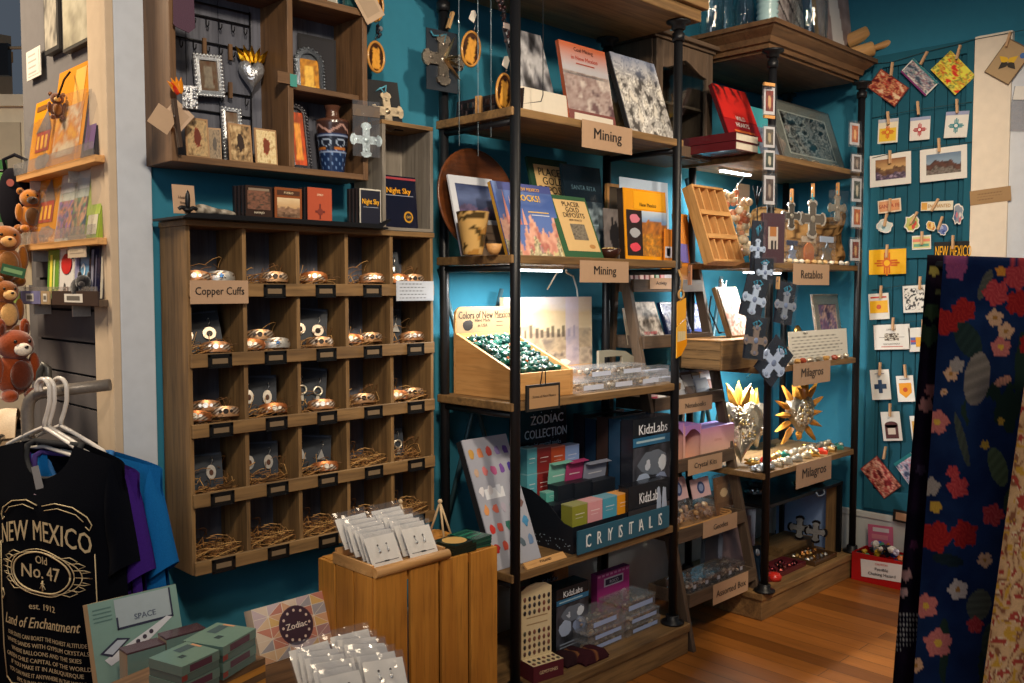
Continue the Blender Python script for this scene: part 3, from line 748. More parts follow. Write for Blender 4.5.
# iron hook rack
t = thing('hook_rack', 'black iron rack of small hooks on the back of the shadow box', 'rack', L(1.21, SBY1-.02, 2.0)); O = T(-1.21, -SBY1+.02, -2.0)
rz_ = [2.19, 2.155, 2.085, 1.955, 1.895]; xa, xb = 1.075, 1.345; y = SBY1-.018
for i, z in enumerate(rz_): G().tube([(xa, y, z), (xb, y, z)], .0026, 6, 'iron', '#15161a').make('rod', t, O)
for x in (xa, xb): G().tube([(x, y, 1.80), (x, y, 2.195)], .0026, 6, 'iron', '#15161a').make('rod', t, O)
for z, n in ((2.155, 7), (2.085, 7), (1.955, 4)):
    for k in range(n):
        x = xa+.02+(xb-xa-.04)*k/(n-1 if n > 1 else 1)
        G().tube([(x, y-.003, z), (x, y-.004, z-.022), (x, y-.010, z-.030), (x, y-.018, z-.026), (x, y-.020, z-.016)], .0018, 5, 'iron', '#15161a').make('hook', t, O)
def tinframe(P, label, pic, bead=True, name='tin_picture', arch=False, c='#d9dde2', M=None, wh=None):
    if M is None: M, w, h = P
    else: w, h = wh
    o = thing(name, label, 'frame', M); g = G('tin', c); b = .18*w
    if arch:
        out = [(-w/2, 0), (w/2, 0)]+[(w/2*math.cos(PI*k/10), h-w/2+w/2*math.sin(PI*k/10)) for k in range(11)]
        inn = [(-w/2+b, b), (w/2-b, b)]+[((w/2-b)*math.cos(PI*k/10), h-w/2+(w/2-b)*math.sin(PI*k/10)) for k in range(11)]
    else:
        out = [(-w/2, 0), (w/2, 0), (w/2, h), (-w/2, h)]; inn = [(-w/2+b, b), (w/2-b, b), (w/2-b, h-b), (-w/2+b, h-b)]
    n = len(out); A = [g.pt((x, 0, z)) for x, z in out]; B = [g.pt((x, -.002, z)) for x, z in inn]; D = [g.pt((x, .007, z)) for x, z in out]; Cc = [g.pt((x, .004, z)) for x, z in inn]
    for i in range(n):
        j = (i+1) % n; g.F([A[i], A[j], B[j], B[i]]); g.F([A[j], A[i], D[i], D[j]]); g.F([B[i], B[j], Cc[j], Cc[i]])
    g.F(D[::-1])
    if bead:
        per = []
        for i in range(n):
            p, q = V(out[i]), V(out[(i+1) % n]); m = max(1, int((q-p).length/.010))
            per += [p+(q-p)*k/m for k in range(m)]
        for p in per: g.ball((p.x*.96, -.002, (p.y-h/2)*.97+h/2), .0046, .004, .0046, 5, 4)
    g.make('frame', o)
    x0, x1, z0, z1 = -w/2+b*.9, w/2-b*.9, b*.9, h-b*.9
    p = G('card'); p.box(x0, .0035, z0, x1, .006, z1 if not arch else h-w*.36, 'card', '#8a7a60'); p.pat(x0, z0, x1, z1 if not arch else h-w*.36, pic, .003, 12, 16); p.make('picture', o)
    return o
saint = lambda sd, a='#c8902c', b='#7a3a1c', c='#f0d8a0': (lambda u, v: mix(b, c, .9+.5*fr(u, v, sd, 8)) if abs(u-.5) < .17+.10*(1-v) and .1 < v < .8 else mix(a, '#5a3012', .3+.7*fr(u, v, sd+2, 5)))
yb = SBY1-.022
M = hang(209, 76, yb-.02, 0, -.08); tinframe(None, 'beaded tin frame with a brown picture hanging from the hooks in the left compartment', saint(1, '#6a5a48', '#2e2620', '#8a8070'), M=M@T(0, 0, -.055), wh=(.082, .112))
tinframe(place(225, 244, 108, IZ, SBY1-.06, None, .1), 'smaller beaded tin frame standing behind the printed cards', saint(2, '#7a6a58', '#3a2e26', '#b0a090'))
# heart
def heart_pts(w, h, n=24):
    o = []
    for k in range(n):
        a = 2*PI*k/n; x = 16*math.sin(a)**3; z = 13*math.cos(a)-5*math.cos(2*a)-2*math.cos(3*a)-math.cos(4*a); o.append((x/32*w, (z+2.5)/29*h))
    return _rev(o)
def puffy_heart(g, w, h, d, m, c, sd=1):
    pts = heart_pts(w, h, 28); n = len(pts); q = random.Random(sd); rings = []
    for k, f in enumerate((1, .93, .78, .55, .28)):
        y = -d*math.sqrt(max(0, 1-f*f)); g.use(m, c)
        rings.append([g.pt((x*f, y+q.uniform(-.06, .06)*d, z*f)) for x, z in pts])
    cc = g.pt((0, -d, 0)); g.sm = False
    for A, B in zip(rings, rings[1:]):
        for k in range(n): g.F([A[k], A[(k+1) % n], B[(k+1) % n], B[k]])
    for k in range(n): g.F([rings[-1][k], rings[-1][(k+1) % n], cc])
    b = [g.pt((x, d*.4, z)) for x, z in pts]; g.F(b[::-1])
    for k in range(n): g.F([rings[0][(k+1) % n], rings[0][k], b[k], b[(k+1) % n]])
def leafy(g, x0, z0, a, ln, w, y0=0, th=.006, m=None, c=None):
    """flame or ray blade pointing along angle a"""
    g.use(m, c); ca, sa = math.cos(a), math.sin(a); out = []
    P_ = [(0, -.35), (.3, -.5), (.65, -.28), (1, 0), (.65, .28), (.3, .5), (0, .35)]
    pts = [(x0+ln*u*ca-w*v*sa, z0+ln*u*sa+w*v*ca) for u, v in P_]
    f = [g.pt((x, y0-th*.2, z)) for x, z in pts]; b = [g.pt((x, y0+th, z)) for x, z in pts]; r = [g.pt((x0+ln*u*ca, y0-th, z0+ln*u*sa)) for u in (0, .3, .65, 1)]
    for A in ([f[0], f[1], r[1], r[0]], [f[1], f[2], r[2], r[1]], [f[2], f[3], r[2]], [f[3], f[4], r[2]], [f[4], f[5], r[1], r[2]], [f[5], f[6], r[0], r[1]]): g.F(A)
    for k in range(7): g.F([f[(k+1) % 7], f[k], b[k], b[(k+1) % 7]])
    g.F(b[::-1])
o = thing('milagro_heart', 'small embossed tin heart with a golden flame hanging in the shadow box', 'ornament', hang(252, 76, yb-.02, -.2))
g = G(); puffy_heart(g, .074, .09, .022, 'tin', '#b9bcc2', 3); g.make('heart', o)
g = G('metal', '#d8a028')
for a in (-.6, -.3, 0, .3, .6): leafy(g, a*.03, .036, PI/2-a, .05, .02, -.004)
g.make('flame', o)
# cluster hanging at the left board: tassel, orange blossom, frame
o = thing('milagro_pendant', 'silver-dotted pendant with an orange fan hanging at the left board of the shadow box', 'ornament', hang(184, 90, SBY0-.03, -.3))
g = G('tin', '#c9ced6')
for k in range(22): a = k*.9; g.ball((.014+.016*math.cos(a), -.004, -.018+.022*math.sin(a*1.3)), .004, n=5, h=4)
g.box(-.004, 0, -.045, .032, .004, .012, 'tin', '#8d8f94'); g.make('beads', o)
g = G('gloss', '#e08a1c')
for a in (-.5, -.2, .1, .4): leafy(g, -.012, -.012, PI/2+.3-a, .042, .016, -.012)
leafy(g, -.014, -.014, PI/2+.6, .035, .014, -.014, c='#c8321c'); g.make('fan', o)
solo(G('card', '#8d6f54').box(-.028, 0, -.028, .028, .0015, .028, 'card', '#b09274'), 'kraft_tag', 'square kraft tag turned on its corner, hung at the left of the shadow box', 'tag', hang(163, 119, SBY0-.024, -.15, .55))
solo(G('card').box(-.03, 0, -.03, .03, .0015, .03, 'card', '#c2a68c').rect(-.022, -.02, .022, .02, -.0006, 'card', '#b0947a'), 'kraft_tag', 'pale pink square tag turned on its corner behind the clothespin', 'tag', hang(178, 116, SBY0-.020, -.1, .7))
clothespin(None, hang(176, 116, SBY0-.034, 0, -.12), '#3c2a1e', .12); tag(bpy.data.objects['clothespin'], 'dark wooden clothespin hanging at the left board of the shadow box', 'clothespin')
g = G('cloth', '#55404e'); g.prism(_rev([(-.026, .06), (.026, .06), (.028, -.03), (.012, -.045), (-.02, -.036), (-.027, -.03)]), 0, .003)
solo(g, 'felt_tag', 'dull purple felt tag hanging at the top left of the shadow box', 'tag', hang(184, 14, SBY0-.02, -.1))
for k, (x, y_, c) in enumerate(((205, 46, '#4a3426'), (231, 52, '#5a4030'), (231, 90, '#5a4030'))):
    solo(G().box(-.005, 0, -.022, .005, .008, .022, 'brown_z'), 'wooden_peg', ['dark wooden peg above the beaded tin frame in the shadow box', 'dark wooden peg hanging high by the tin heart', 'dark wooden peg hanging below another peg by the tin heart'][k], 'peg', hang(x, y_, yb-.012))
# printed tin-edged cards on the floor of the box
def retcard(P, label, cols, sd, figure, grp=None):
    M, w, h = P
    def a(g, w, h):
        g.pat(-w*.43, h*.05, w*.43, h*.95, lambda u, v: figure if (u-.5)**2*5+(v-.5)**2*2.4 < .17+.08*fr(u, v, sd, 6) and fr(u, v, sd, 9) > -.25 else ramp(cols)(.5+.8*fr(u, v, sd+1, 7)), E_*2, 16, 20)
        g.disc(0, h*.52, w*.14, E_*4, 12, h*.2, 'card', mix(figure, '#1a1008', .45))
    return solo(slab(w, h, .004, '#a8835c', 'card', a), 'retablo_card', label, 'card', M, grp)
retcard(place(187, 210, 118, IZ, SBY0+.022, SBY0+.022, .1), 'printed card with a red and grey emblem, first on the floor of the shadow box', ['#6e5436', '#c8a878', '#8a7a5c'], 3, '#8a3a24')
retcard(place(209, 222, 128, IZ, SBY0+.06, SBY0+.05, .12), 'brown printed card tucked behind the red and grey emblem card', ['#5a4630', '#9a8260', '#3a2c1e'], 5, '#4a3a2a')
retcard(place(230, 253, 124, IZ, SBY0+.025, None, .1), 'printed card with a dark robed figure in the middle of the shadow box floor', ['#4a3a26', '#a8875c', '#d8bc8c'], 7, '#3a2418')
retcard(place(256, 278, 129, IZ, SBY0+.022, None, .08), 'cream printed card with a red heart emblem beside the divider', ['#d8bc84', '#e8d4a4', '#b08a54'], 9, '#9a4424')
# right compartment
tinframe((hang(311, 97, SBY1-.05, -.1) @ RX(-.1), .098, .15), 'arched tin-framed golden saint picture on the upper ledge of the shadow box', saint(4, '#d08c1c', '#a0541c', '#f0c050'), True, 'retablo', True, '#6a7078')
solo(slab(.13, .19, .003, '#15151a', 'card', R(.06, .05, .94, .95, '#1d1d24')), 'black_card', 'black backing card behind the arched golden retablo', 'card', hang(318, 100, SBY1-.028, -.05))
tinframe(place(292, 312, 104, IZ, SBY0+.035, None, .16), 'small tin-framed orange-red saint picture at the bottom of the shadow box', saint(6, '#d2501c', '#6a2410', '#f0a040'), True, 'retablo', True, '#5a5a60')
# painted vase
g = G('gloss'); zz = [0, .03, .07, .115, .145, .158, .164, .185, .20]; rr = [.034, .038, .043, .048, .052, .050, .022, .019, .026]
def vcol(u, v):
    z = u*.2; a = v*2*PI
    if z > .15: return '#54362a'
    tri = abs((a*4/PI) % 2-1)
    if z > .112: return '#b08a80' if abs((z-.118)/.022-tri) < .16 else '#3a2724'
    if .104 < z < .108 or .058 < z < .062: return '#8f9fc0'
    if .068 < z < .104: return '#9fb0c8' if abs(((a*6/PI) % 2-1)**2*2+((z-.087)*95)**2-.9) < .25 else ('#b06a2c' if z < .076 and tri > .4 else '#1b2130')
    return '#6f8fc0' if abs(math.sin(a*5+z*120))*abs(math.sin(a*5-z*120)) > .78 else '#1c2f55'
def vr(z):
    for k in range(len(zz)-1):
        if zz[k] <= z <= zz[k+1]: f = (z-zz[k])/(zz[k+1]-zz[k]); return rr[k]*(1-f)+rr[k+1]*f
    return rr[-1]
g.grid(50, 60, lambda u, v: (vr(u*.2)*math.cos(2*PI*v), vr(u*.2)*math.sin(2*PI*v), u*.2), vcol, flip=True)
g.lathe([(.030, 0), (.0001, .001)], 16, c='#1c2f55', cap=False); g.lathe([(.018, .2), (.001, .17)], 16, c='#1a1210', cap=False)
vx = colX(333, SBY0+.055, IZ)
solo(g, 'painted_vase', 'dark blue vase painted with zigzags and spirals standing in the shadow box', 'vase', T(vx, SBY0+.055, IZ) @ S(.97, .97, 1.0))
# tin cross in clear packet hanging in front
def packet(o, w, h, hdr=None):
    g = G('film'); g.grid(6, 8, lambda u, v: (w*(u-.5), -.007-.004*math.sin(u*9)*math.sin(v*7), h*v), m='film'); g.box(-w/2, -.004, 0, w/2, -.0035, h); g.make('clear_packet', o)
    if hdr: G('card').box(-w/2, -.006, h*.72, w/2, .002, h*.92, 'card', hdr).make('header_card', o)
def tincross(g, s, m, c, y0=-.004, y1=0, knobs=True):
    g.prism(cross_pts(s), y0, y1, m, c)
    g.ball((0, y0, 0), s*.16, .003, s*.16, 10, 6)
    if knobs:
        for k in range(4):
            a = k*PI/2; g.ball((s*.6*math.cos(a), y0, s*.6*math.sin(a)), s*.09, .002, s*.09, 8, 4)
o = thing('cross_packet', 'embossed tin cross in a clear packet hung at the right end of the shadow box', 'cross', hang(366, 157, SBY0-.02, -.2))
g = G(); g.M = T(0, 0, .05); tincross(g, .052, 'tin', '#cfe0e6'); g.make('cross', o); packet(o, .088, .165, '#5a4a3c')
o = thing('cross_card', 'silver tin cross tied with ribbon on a black card above the pale wooden box', 'cross', hang(388, 130, SBY0+.04, 0, -.06) @ RX(-.12))
G('card').box(-.062, 0, 0, .062, .002, .155, 'card', '#15161b').make('backing', o)
g = G(); g.M = T(.005, -.001, .058); tincross(g, .062, 'metal', '#c9b9a0'); g.make('cross', o)
G('cloth', '#5a9ab0').tube([(0, -.004, .115), (-.014, -.006, .13), (-.03, -.004, .12), (-.012, -.006, .128), (.012, -.004, .14), (.004, -.006, .118)], .003, 5).make('ribbon', o)
# oval saint pendants
def oval(px, py, Y, w, h, label, rz=0, ry=0, chain=.06):
    o = thing('oval_pendant', label, 'pendant', hang(px, py, Y, rz, ry)); g = G('tint'); n = 28
    rim = [(w/2*math.cos(2*PI*k/n), 0, h/2*math.sin(2*PI*k/n)) for k in range(n)]
    g.tube(rim, .0046, 6, 'gloss', '#b8823c', closed=True); g.make('rim', o)
    g = G('gloss'); pic = saint(8, '#2a1808', '#a8641c', '#d89a3c')
    g.grid(8, 28, lambda u, v: (w/2*u*math.cos(2*PI*v), -.001, h/2*u*math.sin(2*PI*v)), lambda u, v: pic(.5+.5*u*math.cos(2*PI*v), .5+.5*u*math.sin(2*PI*v)), smooth=False); g.disc(0, 0, w/2, .004, 28, h/2, 'card', '#3a2a1a'); g.make('picture', o)
    g = G('metal', '#9a9a98'); z = h/2
    g.tube([(0, 0, z), (.002, 0, z+chain)], .001, 4); g.ball((0, 0, z+.012), .0035); g.make('chain', o)
    return o
oval(376, 57, SBY0+.07, .062, .092, 'oval gold saint pendant hanging on the teal wall beside the shadow box', 0, 0, .05)
oval(375, 6, SBY0+.07, .062, .092, 'oval gold saint pendant partly hidden by the large kraft hang tag', 0, .1, .02)
solo(G('card').box(-.036, 0, -.05, .036, .0015, .05, 'card', '#b39a80').rect(-.026, -.034, .026, .036, -.0006, 'card', '#a08a72'), 'kraft_tag', 'large kraft hang tag tilted at the top right corner of the shadow box', 'tag', hang(368, 4, SBY0-.012, -.1, -.6))
o = thing('charm_cluster', 'cluster of dark round beads hanging from black thread beside the oval pendant', 'ornament', hang(378, 32, SBY0+.06)); g = G('gloss', '#1c1c22')
for k in range(6): g.ball((.006*math.sin(k*2), -.004, -.014+.006*k), .006 if k != 4 else .009, n=7, h=5, col='#20222a' if k != 4 else '#8f959c')
g.make('beads', o); G('matte', '#15151a').tube([(0, 0, -.02), (.002, 0, .05)], .001, 4).make('thread', o)
# things on the top board
for k, (x, c) in enumerate(((299, '#7c5a84'), (309, '#b07a9a'), (321, '#9a3c38'))):
    g = G('gloss', c); g.lathe([(.001, 0), (.018, .004), (.022, .022), (.014, .036), (.006, .044), (.006, .06)], 12)
    solo(g, 'glass_bulb', ['purple', 'pink', 'red'][k]+' shiny bulb ornament on top of the shadow box', 'ornament', T(colX(x, 2.31, SBZ1), 2.31, SBZ1+.001))
book(place(345, 364, -30, SBZ1+.001, 2.31, None, .05), 'dark teal booklet standing on top of the shadow box', .012, '#23474a', R(.1, .1, .9, .9, '#2c5a5c'))
solo(slab(.06, .08, .004, '#c9c3b6', 'card', R(.1, .1, .9, .9, '#a8a296')), 'grey_card', 'pale grey card lying against the top of the shadow box', 'card', T(colX(330, 2.34, SBZ1), 2.34, SBZ1+.001) @ RX(-.2))
# ================================================================== MIDDLE UNIT CONTENTS
def pz(xl, xr, yt, yb, Y, lean=0, Y1=None):
    z = atY(Y, (xl+xr)/2, yb)[2]; return place(xl, xr, yt, z, Y, Y1, lean)
def sign(xl, xr, yt, yb, Y, text, label, rot=0, **k): return kraft_sign(pz(xl, xr, yt, yb, Y), text, label, rot, **k)
Z4, Z3, Z2, Z1, Z0 = [z+.0275 for z in MZ[3::-1]]+[.1185]
BWc = ['#1a1a1e', '#4a4a50', '#8a8a90', '#d4d4d8', '#6a6a70']
# --- top shelf
book(place(526, 562, 31, Z4, 2.16, None, .3), 'book with a black and white cave photograph behind the white card on the top shelf', .012, '#4a4a50', PT(0, 0, 1, 1, p_noise(BWc, 4, 3, 1.3), 18, 24))
card(place(521, 572, 91, Z4, 2.10, None, .12), 'blank white card leaning in front of the black and white cave book', 'card', '#ddd3c2', name='white_card')
def oranges(g, w, h):
    g.pat(-w/2, h*.0, w/2, h*.66, p_noise(['#5a3f44', '#b9a6a0', '#8a6f6c', '#d8ccc4', '#6e5254'], 2, 3, 1.2), E_*2, 16, 18)
    g.pat(-w/2, h*.62, w/2, h, lambda u, v: mix('#b9b6bc', '#c06440', v*1.5-.35), E_*2, 2, 16)
    g.rect(-w/2, 0, w/2, h*.2, E_*3, 'card', '#7c4440'); g.text('Coal Mining', 0, h*.925, h*.07, '#4a1810', E_*4, wmax=w*.62); g.text('in New Mexico', 0, h*.83, h*.075, '#b03418', E_*4, wmax=w*.86); g.rect(-w*.2, h*.755, w*.2, h*.77, E_*4, 'card', '#a04430'); g.rect(-w*.3, h*.11, w*.3, h*.13, E_*4, 'card', '#c8a8a0')
book(place(571, 617, 46, Z4, 2.09, None, .2), 'orange and brown book about mining with a sepia mountain on its cover', .014, '#9a4c30', oranges)
book(place(594, 628, 72, Z4, 2.17, None, .22), 'book with a pale landscape cover behind the orange mining book', .012, '#7a8a84', PT(0, 0, 1, 1, p_scene(['#b8c0bc', '#8aa0a8'], ['#7a6a50', '#a08a60'], ['#5a4a34', '#a88a58'], 6)))
card(place(575, 613, 116, Z4, 2.045), 'small white price card standing before the orange mining book', 'card', '#e2d8c8', name='white_card')
p1 = p_noise(['#4a4644', '#c4c0bc', '#8f8b88', '#efece6', '#5e5854', '#d8d2c8'], 11, 7, 1.5)
book(place(632, 676, 58, Z4, 2.06, None, .33), 'large book with a blue-grey snowy rock photograph on its cover', .02, '#5a5a62', ART(PT(0, 0, 1, 1, lambda u, v: mix(p1(u, v), '#7c8cb0', .75*max(0, v*3.2-2.2)), 30, 40)), spine='#2a2422')
sign(582, 632, 124, 151, 1.982, 'Mining', 'kraft sign reading Mining on the edge of the top shelf of books')
# hanging pieces at the left end
o = thing('cross_card', 'silver studded cross with gilt rays on a dark card above the top shelf', 'cross', hang(443, 60, 2.30, -.1))
G('card').box(-.062, .004, -.10, .062, .006, .095, 'card', '#16202c').make('backing', o)
g = G(); tincross(g, .082, 'tin', '#8c8276', -.006, .003)
for k in range(4):
    for s in (-1, 1):
        for j in range(3):
            a = k*PI/2; x, z = .03+.022*j, s*.017; g.ball((x*math.cos(a)-z*math.sin(a), -.007, x*math.sin(a)+z*math.cos(a)), .0035, n=6, h=4)
g.make('cross', o)
g = G('metal', '#e0c89a')
for a, l in ((1.1, .085), (.35, .06), (-.2, .07), (-.75, .085)): leafy(g, .0, 0, a, l, .010, -.012)
g.make('rays', o)
G('cloth', '#3f7f96').tube([(-.05, -.002, .085), (-.04, -.004, .07), (-.01, -.004, .075), (.01, -.004, .085), (.0, -.004, .05)], .003, 5).make('ribbon', o)
clothespin(None, hang(451, 18, 2.29, 0, .35), '#b08a5a', .06); tag(bpy.data.objects['clothespin.001'], 'pale wooden clothespin above the studded silver cross', 'clothespin')
oval(471, 49, 2.22, .078, .112, 'oval gold saint pendant hanging between the studded cross and the black pole', .0, .22, .055)
oval(504, 92, 2.06, .072, .112, 'oval gold saint pendant at the shelf edge right beside the black pole', .1, .15, .05)
for k, (x, y, ya) in enumerate(((473, 16, 2.20), (506, 62, 2.05))):
    solo(G('card').prism(_rev([(-.012, -.018), (.012, -.018), (.012, .012), (0, .022), (-.012, .012)]), 0, .001, 'card', '#d9d4c8'), 'price_tag', ['small white price tag above the oval pendant by the studded cross', 'small white price tag above the oval pendant by the black pole'][k], 'tag', hang(x, y, ya, 0, .4))
o = thing('beaded_garland', 'dark beaded garland hanging down beside the black pole at the top shelf', 'garland', hang(505, 20, 2.06)); g = G('gloss', '#2a1c1c'); q = random.Random(4)
for k in range(46): g.ball((-.045+.0019*k*1+q.uniform(-.009, .009), q.uniform(-.01, .01), .11-.005*k), q.uniform(.005, .008), n=6, h=4, col=q.choice(['#2c1c1e', '#45282a', '#1c1a20', '#5a4a4a']))
g.make('beads', o); G('card').box(-.02, -.014, -.03, .012, -.012, -.014, 'card', '#b8a8a0').make('tag', o)
g = G('matte', '#9fb4c0')
g.tube([(0, 0, .30), (0, 0, -.27)], .0008, 4)
for k, z in enumerate((.12, .0, -.1, -.2)): g.ball((0, 0, z), .007, .004, .009, 6, 5, 'jar')
gM = g.mesh('glass_bead_string')
for k, (x, y) in enumerate(((459, 60), (478, 70), (491, 50))):
    o = bpy.data.objects.new('glass_bead_string', gM); COL.objects.link(o); o.matrix_basis = hang(x, y, 2.20-.05*k)
    tag(o, ['thin string of clear beads just right of the studded cross', 'thin string of clear beads under the oval pendant', 'thin string of clear beads nearest the beaded garland'][k], 'beads', 'clear bead strings')
g = G('metal', '#7a6a6c'); q = random.Random(2)
for r in range(2):
    for k in range(11): g.box(-.15+.027*k, -.002, .014+.026*r, -.15+.027*k+q.uniform(.014, .022), .001, .014+.026*r+.018, 'metal', q.choice(['#6a5658', '#8a7a78', '#4a3c40']))
g.box(-.16, .001, 0, .155, .004, .07, 'card', '#22181c')
solo(g, 'lettered_plaque', 'low dark plaque of tarnished metal letters standing along the left shelf edge', 'plaque', L(2.045, 2.17, Z4, -PI/2) @ RX(-.1))
solo(G('light_z').box(-.010, 0, 0, .010, .012, .065), 'wooden_block', 'small upright wooden block before the dark lettered plaque', 'block', L(2.02, 2.19, Z4, -1.2))
g = G('iron', '#8f9aa4'); a = atY(2.0, 520, 104)
w_ = [atY(2.02, x, y) for x, y in ((519, 0), (519.5, 104), (541, 101.5), (543, 95), (543, 0))]
o = G('iron', '#23262c').tube(w_[:1]+w_[1:2]+w_[2:], .0016, 6).make('wire_hanger', None); tag(o, 'thin bent wire loop hanging beside the black pole in front of the cave book', 'wire')
# --- rock book shelf
g = G('walnut_x'); g.lathe([(.001, .012), (.08, .012), (.14, .030), (.172, .052), (.178, .050), (.176, .044), (.15, .024), (.085, 0), (.001, 0)], 40, cap=False)
P = atY(2.25, 478, 201); 
solo(g, 'wooden_dish', 'large round dark wooden dish leaning behind the calendar on the rock book shelf', 'dish', T(P[0], 2.25+.045, Z3+.179) @ RX(-.16) @ RX(PI/2))
def cal(g, w, h):
    g.rect(-w*.5, h*.42, w*.5, h, E_*2, 'card', '#c9cdd6'); g.rect(-w*.5, 0, w*.5, h*.40, E_*2, 'card', '#7a6858')
    g.pat(-w*.38, h*.46, w*.5, h*.9, p_scene(['#39466e', '#5a6a94', '#2c3458'], ['#6a5a7c', '#3c3450'], ['#221c28', '#3a3038'], 8, .35, .2), E_*3, 20, 16)
    for k in range(3): g.rect(-w*.3, h*(.1+.09*k), w*.3, h*(.12+.09*k), E_*3, 'card', '#5c4c40')
card(place(462, 506, 177, Z3, 2.17, None, .26), 'open calendar with a purple desert photograph in front of the wooden dish', 'calendar', '#c9cdd6', cal, t=.006, name='wall_calendar')
g = G('gloss'); 
g.grid(28, 20, lambda u, v: ((.030+.022*v)*math.cos(2*PI*u), (.030+.022*v)*math.sin(2*PI*u), .132*v), lambda u, v: '#4a3a1e' if fr(u*2, v, 5, 3)+.5*v > .38 else ('#c8a060' if fr(u, v*.4, 6, 3) > -.1 else '#a87838'))
g.lathe([(.001, .001), (.030, 0)], 20, c='#a87838', cap=False); g.lathe([(.052, .132), (.047, .130), (.03, .01)], 20, c='#5a4020', cap=False)
solo(g, 'horn_cup', 'tall tan horn cup with dark carved figures standing before the calendar', 'cup', T(colX(473, 2.10, Z3), 2.10, Z3))
g = G('light_x'); g.lathe([(.001, 0), (.012, 0), (.020, .012), (.026, .034), (.023, .034), (.015, .010), (.001, .008)], 18, cap=False)
solo(g, 'wooden_bowl', 'tiny pale wooden bowl standing right of the horn cup', 'bowl', T(colX(494, 2.06, Z3), 2.06, Z3))
def rocks(g, w, h):
    g.pat(-w/2, 0, w/2, h, p_scene(['#5a76b8', '#3c5aa0', '#7a90c4'], ['#d08a78', '#e8b49c', '#b86c60'], ['#d8c894', '#7a6a58', '#e4d8b0', '#6a7a50', '#c8909a'], 12, .5, .5, 5), E_*2, 30, 36)
    g.rect(-w*.42, h*.89, w*.5, h, E_*3, 'card', '#4a5494'); g.text('NEW MEXICO', w*.1, h*.925, h*.065, '#f0b428', E_*5, wmax=w*.66); g.text('ROCKS!', w*.06, h*.80, h*.125, '#f6c21c', E_*5, wmax=w*.78); g.rect(w*.0, h*.60, w*.36, h*.615, E_*4, 'card', '#e8c060'); g.rect(w*.05, h*.56, w*.36, h*.572, E_*4, 'card', '#d8dce8')
    for k in range(4):
        leafy_pts = [(-w*.40+w*.09*k, h*.42), (-w*.33+w*.09*k, h*.42), (-w*.36+w*.09*k, h*(.9-.08*k))]; g.use('card', ['#d88c80', '#e8b4a4', '#c87870', '#dca090'][k]); g.poly([(x, E_*3.5, z) for x, z in leafy_pts])
book(place(509, 567, 184, Z3, 2.035, None, .34), 'large blue rock guide book with pink spires on its cover', .016, '#4a5c9c', rocks, spine='#b88a30')
def placer(g, w, h):
    g.rect(-w*.38, h*.10, w*.46, h*.93, E_*2, 'card', '#d9b57c')
    for k, s in enumerate(('PLACER', 'GOLD', 'DEPOSITS')): g.text(s, w*.04, h*(.86-.09*k), h*.11, '#2a1c14', E_*4, wmax=w*.74)
    g.text('NEW MEXICO', w*.04, h*.60, h*.045, '#5a4028', E_*4, wmax=w*.6)
    g.pat(-w*.14, h*.28, w*.24, h*.54, p_noise(['#3a342c', '#8a8070', '#5a5246'], 5, 9), E_*3, 10, 10); g.disc(w*.28, h*.18, w*.08, E_*3, 12, h*.035, 'card', '#b88448')
book(place(546, 586, 159, Z3, 2.17, None, .26), 'green gold mining book standing upright behind the blue rock guide', .01, '#2c4a38', placer)
book(place(566, 604, 196, Z3, 2.025, None, .40), 'green gold mining book leaning at the front edge above the Mining sign', .012, '#3c6244', placer, spine='#c8b888')
def srita(g, w, h):
    g.text('SANTA RITA', 0, h*.76, h*.07, '#4c6a78', E_*4, wmax=w*.8)
    g.pat(-w*.42, h*.06, w*.46, h*.62, lambda u, v: mix('#1c2c38', '#a8bcc8', fr(u, v, 3, 3)*1.4+.25), E_*2, 18, 18); g.rect(-w*.2, h*.36, w*.3, h*.375, E_*4, 'card', '#8fa8b4')
book(place(571, 609, 166, Z3, 2.12, None, .14), 'dark navy book with a stormy cloud photograph behind the leaning green book', .012, '#16212b', srita)
card(place(605, 624, 209, Z3, 2.09, None, .06), 'grey photograph of a dark rock shape behind the small bowl of seeds', 'photograph', '#6a6462', ART(PT(0, 0, 1, 1, lambda u, v: mix('#7a7270', '#18161a', 1 if (u-.55)**2*6+(v-.4)**2*2 < .35+.3*fr(u, v, 4, 4) else .2+.3*fr(u, v, 2, 6)), 14, 20)), name='photograph')
g = G('gloss', '#3a2018'); g.lathe([(.001, 0), (.024, 0), (.037, .016), (.042, .034), (.038, .034), (.032, .018), (.001, .012)], 22, cap=False); o = thing('seed_bowl', 'small dark bowl heaped with pale seeds between the grey photograph and the sign', 'bowl', T(colX(609, 2.045, Z3), 2.045, Z3)); g.make('bowl', o)
g = G('gloss'); q = random.Random(3)
for k in range(90): a, r = q.uniform(0, 6.3), .036*q.random()**.5; g.ball((r*math.cos(a), r*math.sin(a), .031+.006*(1-(r/.036)**2)+q.uniform(0, .002)), .0038, .003, .0024, 5, 4, col=q.choice(['#c8a86c', '#a88450', '#e0c890', '#8a6a40']))
sd = g.make('seeds', o); sd['kind'] = 'stuff'
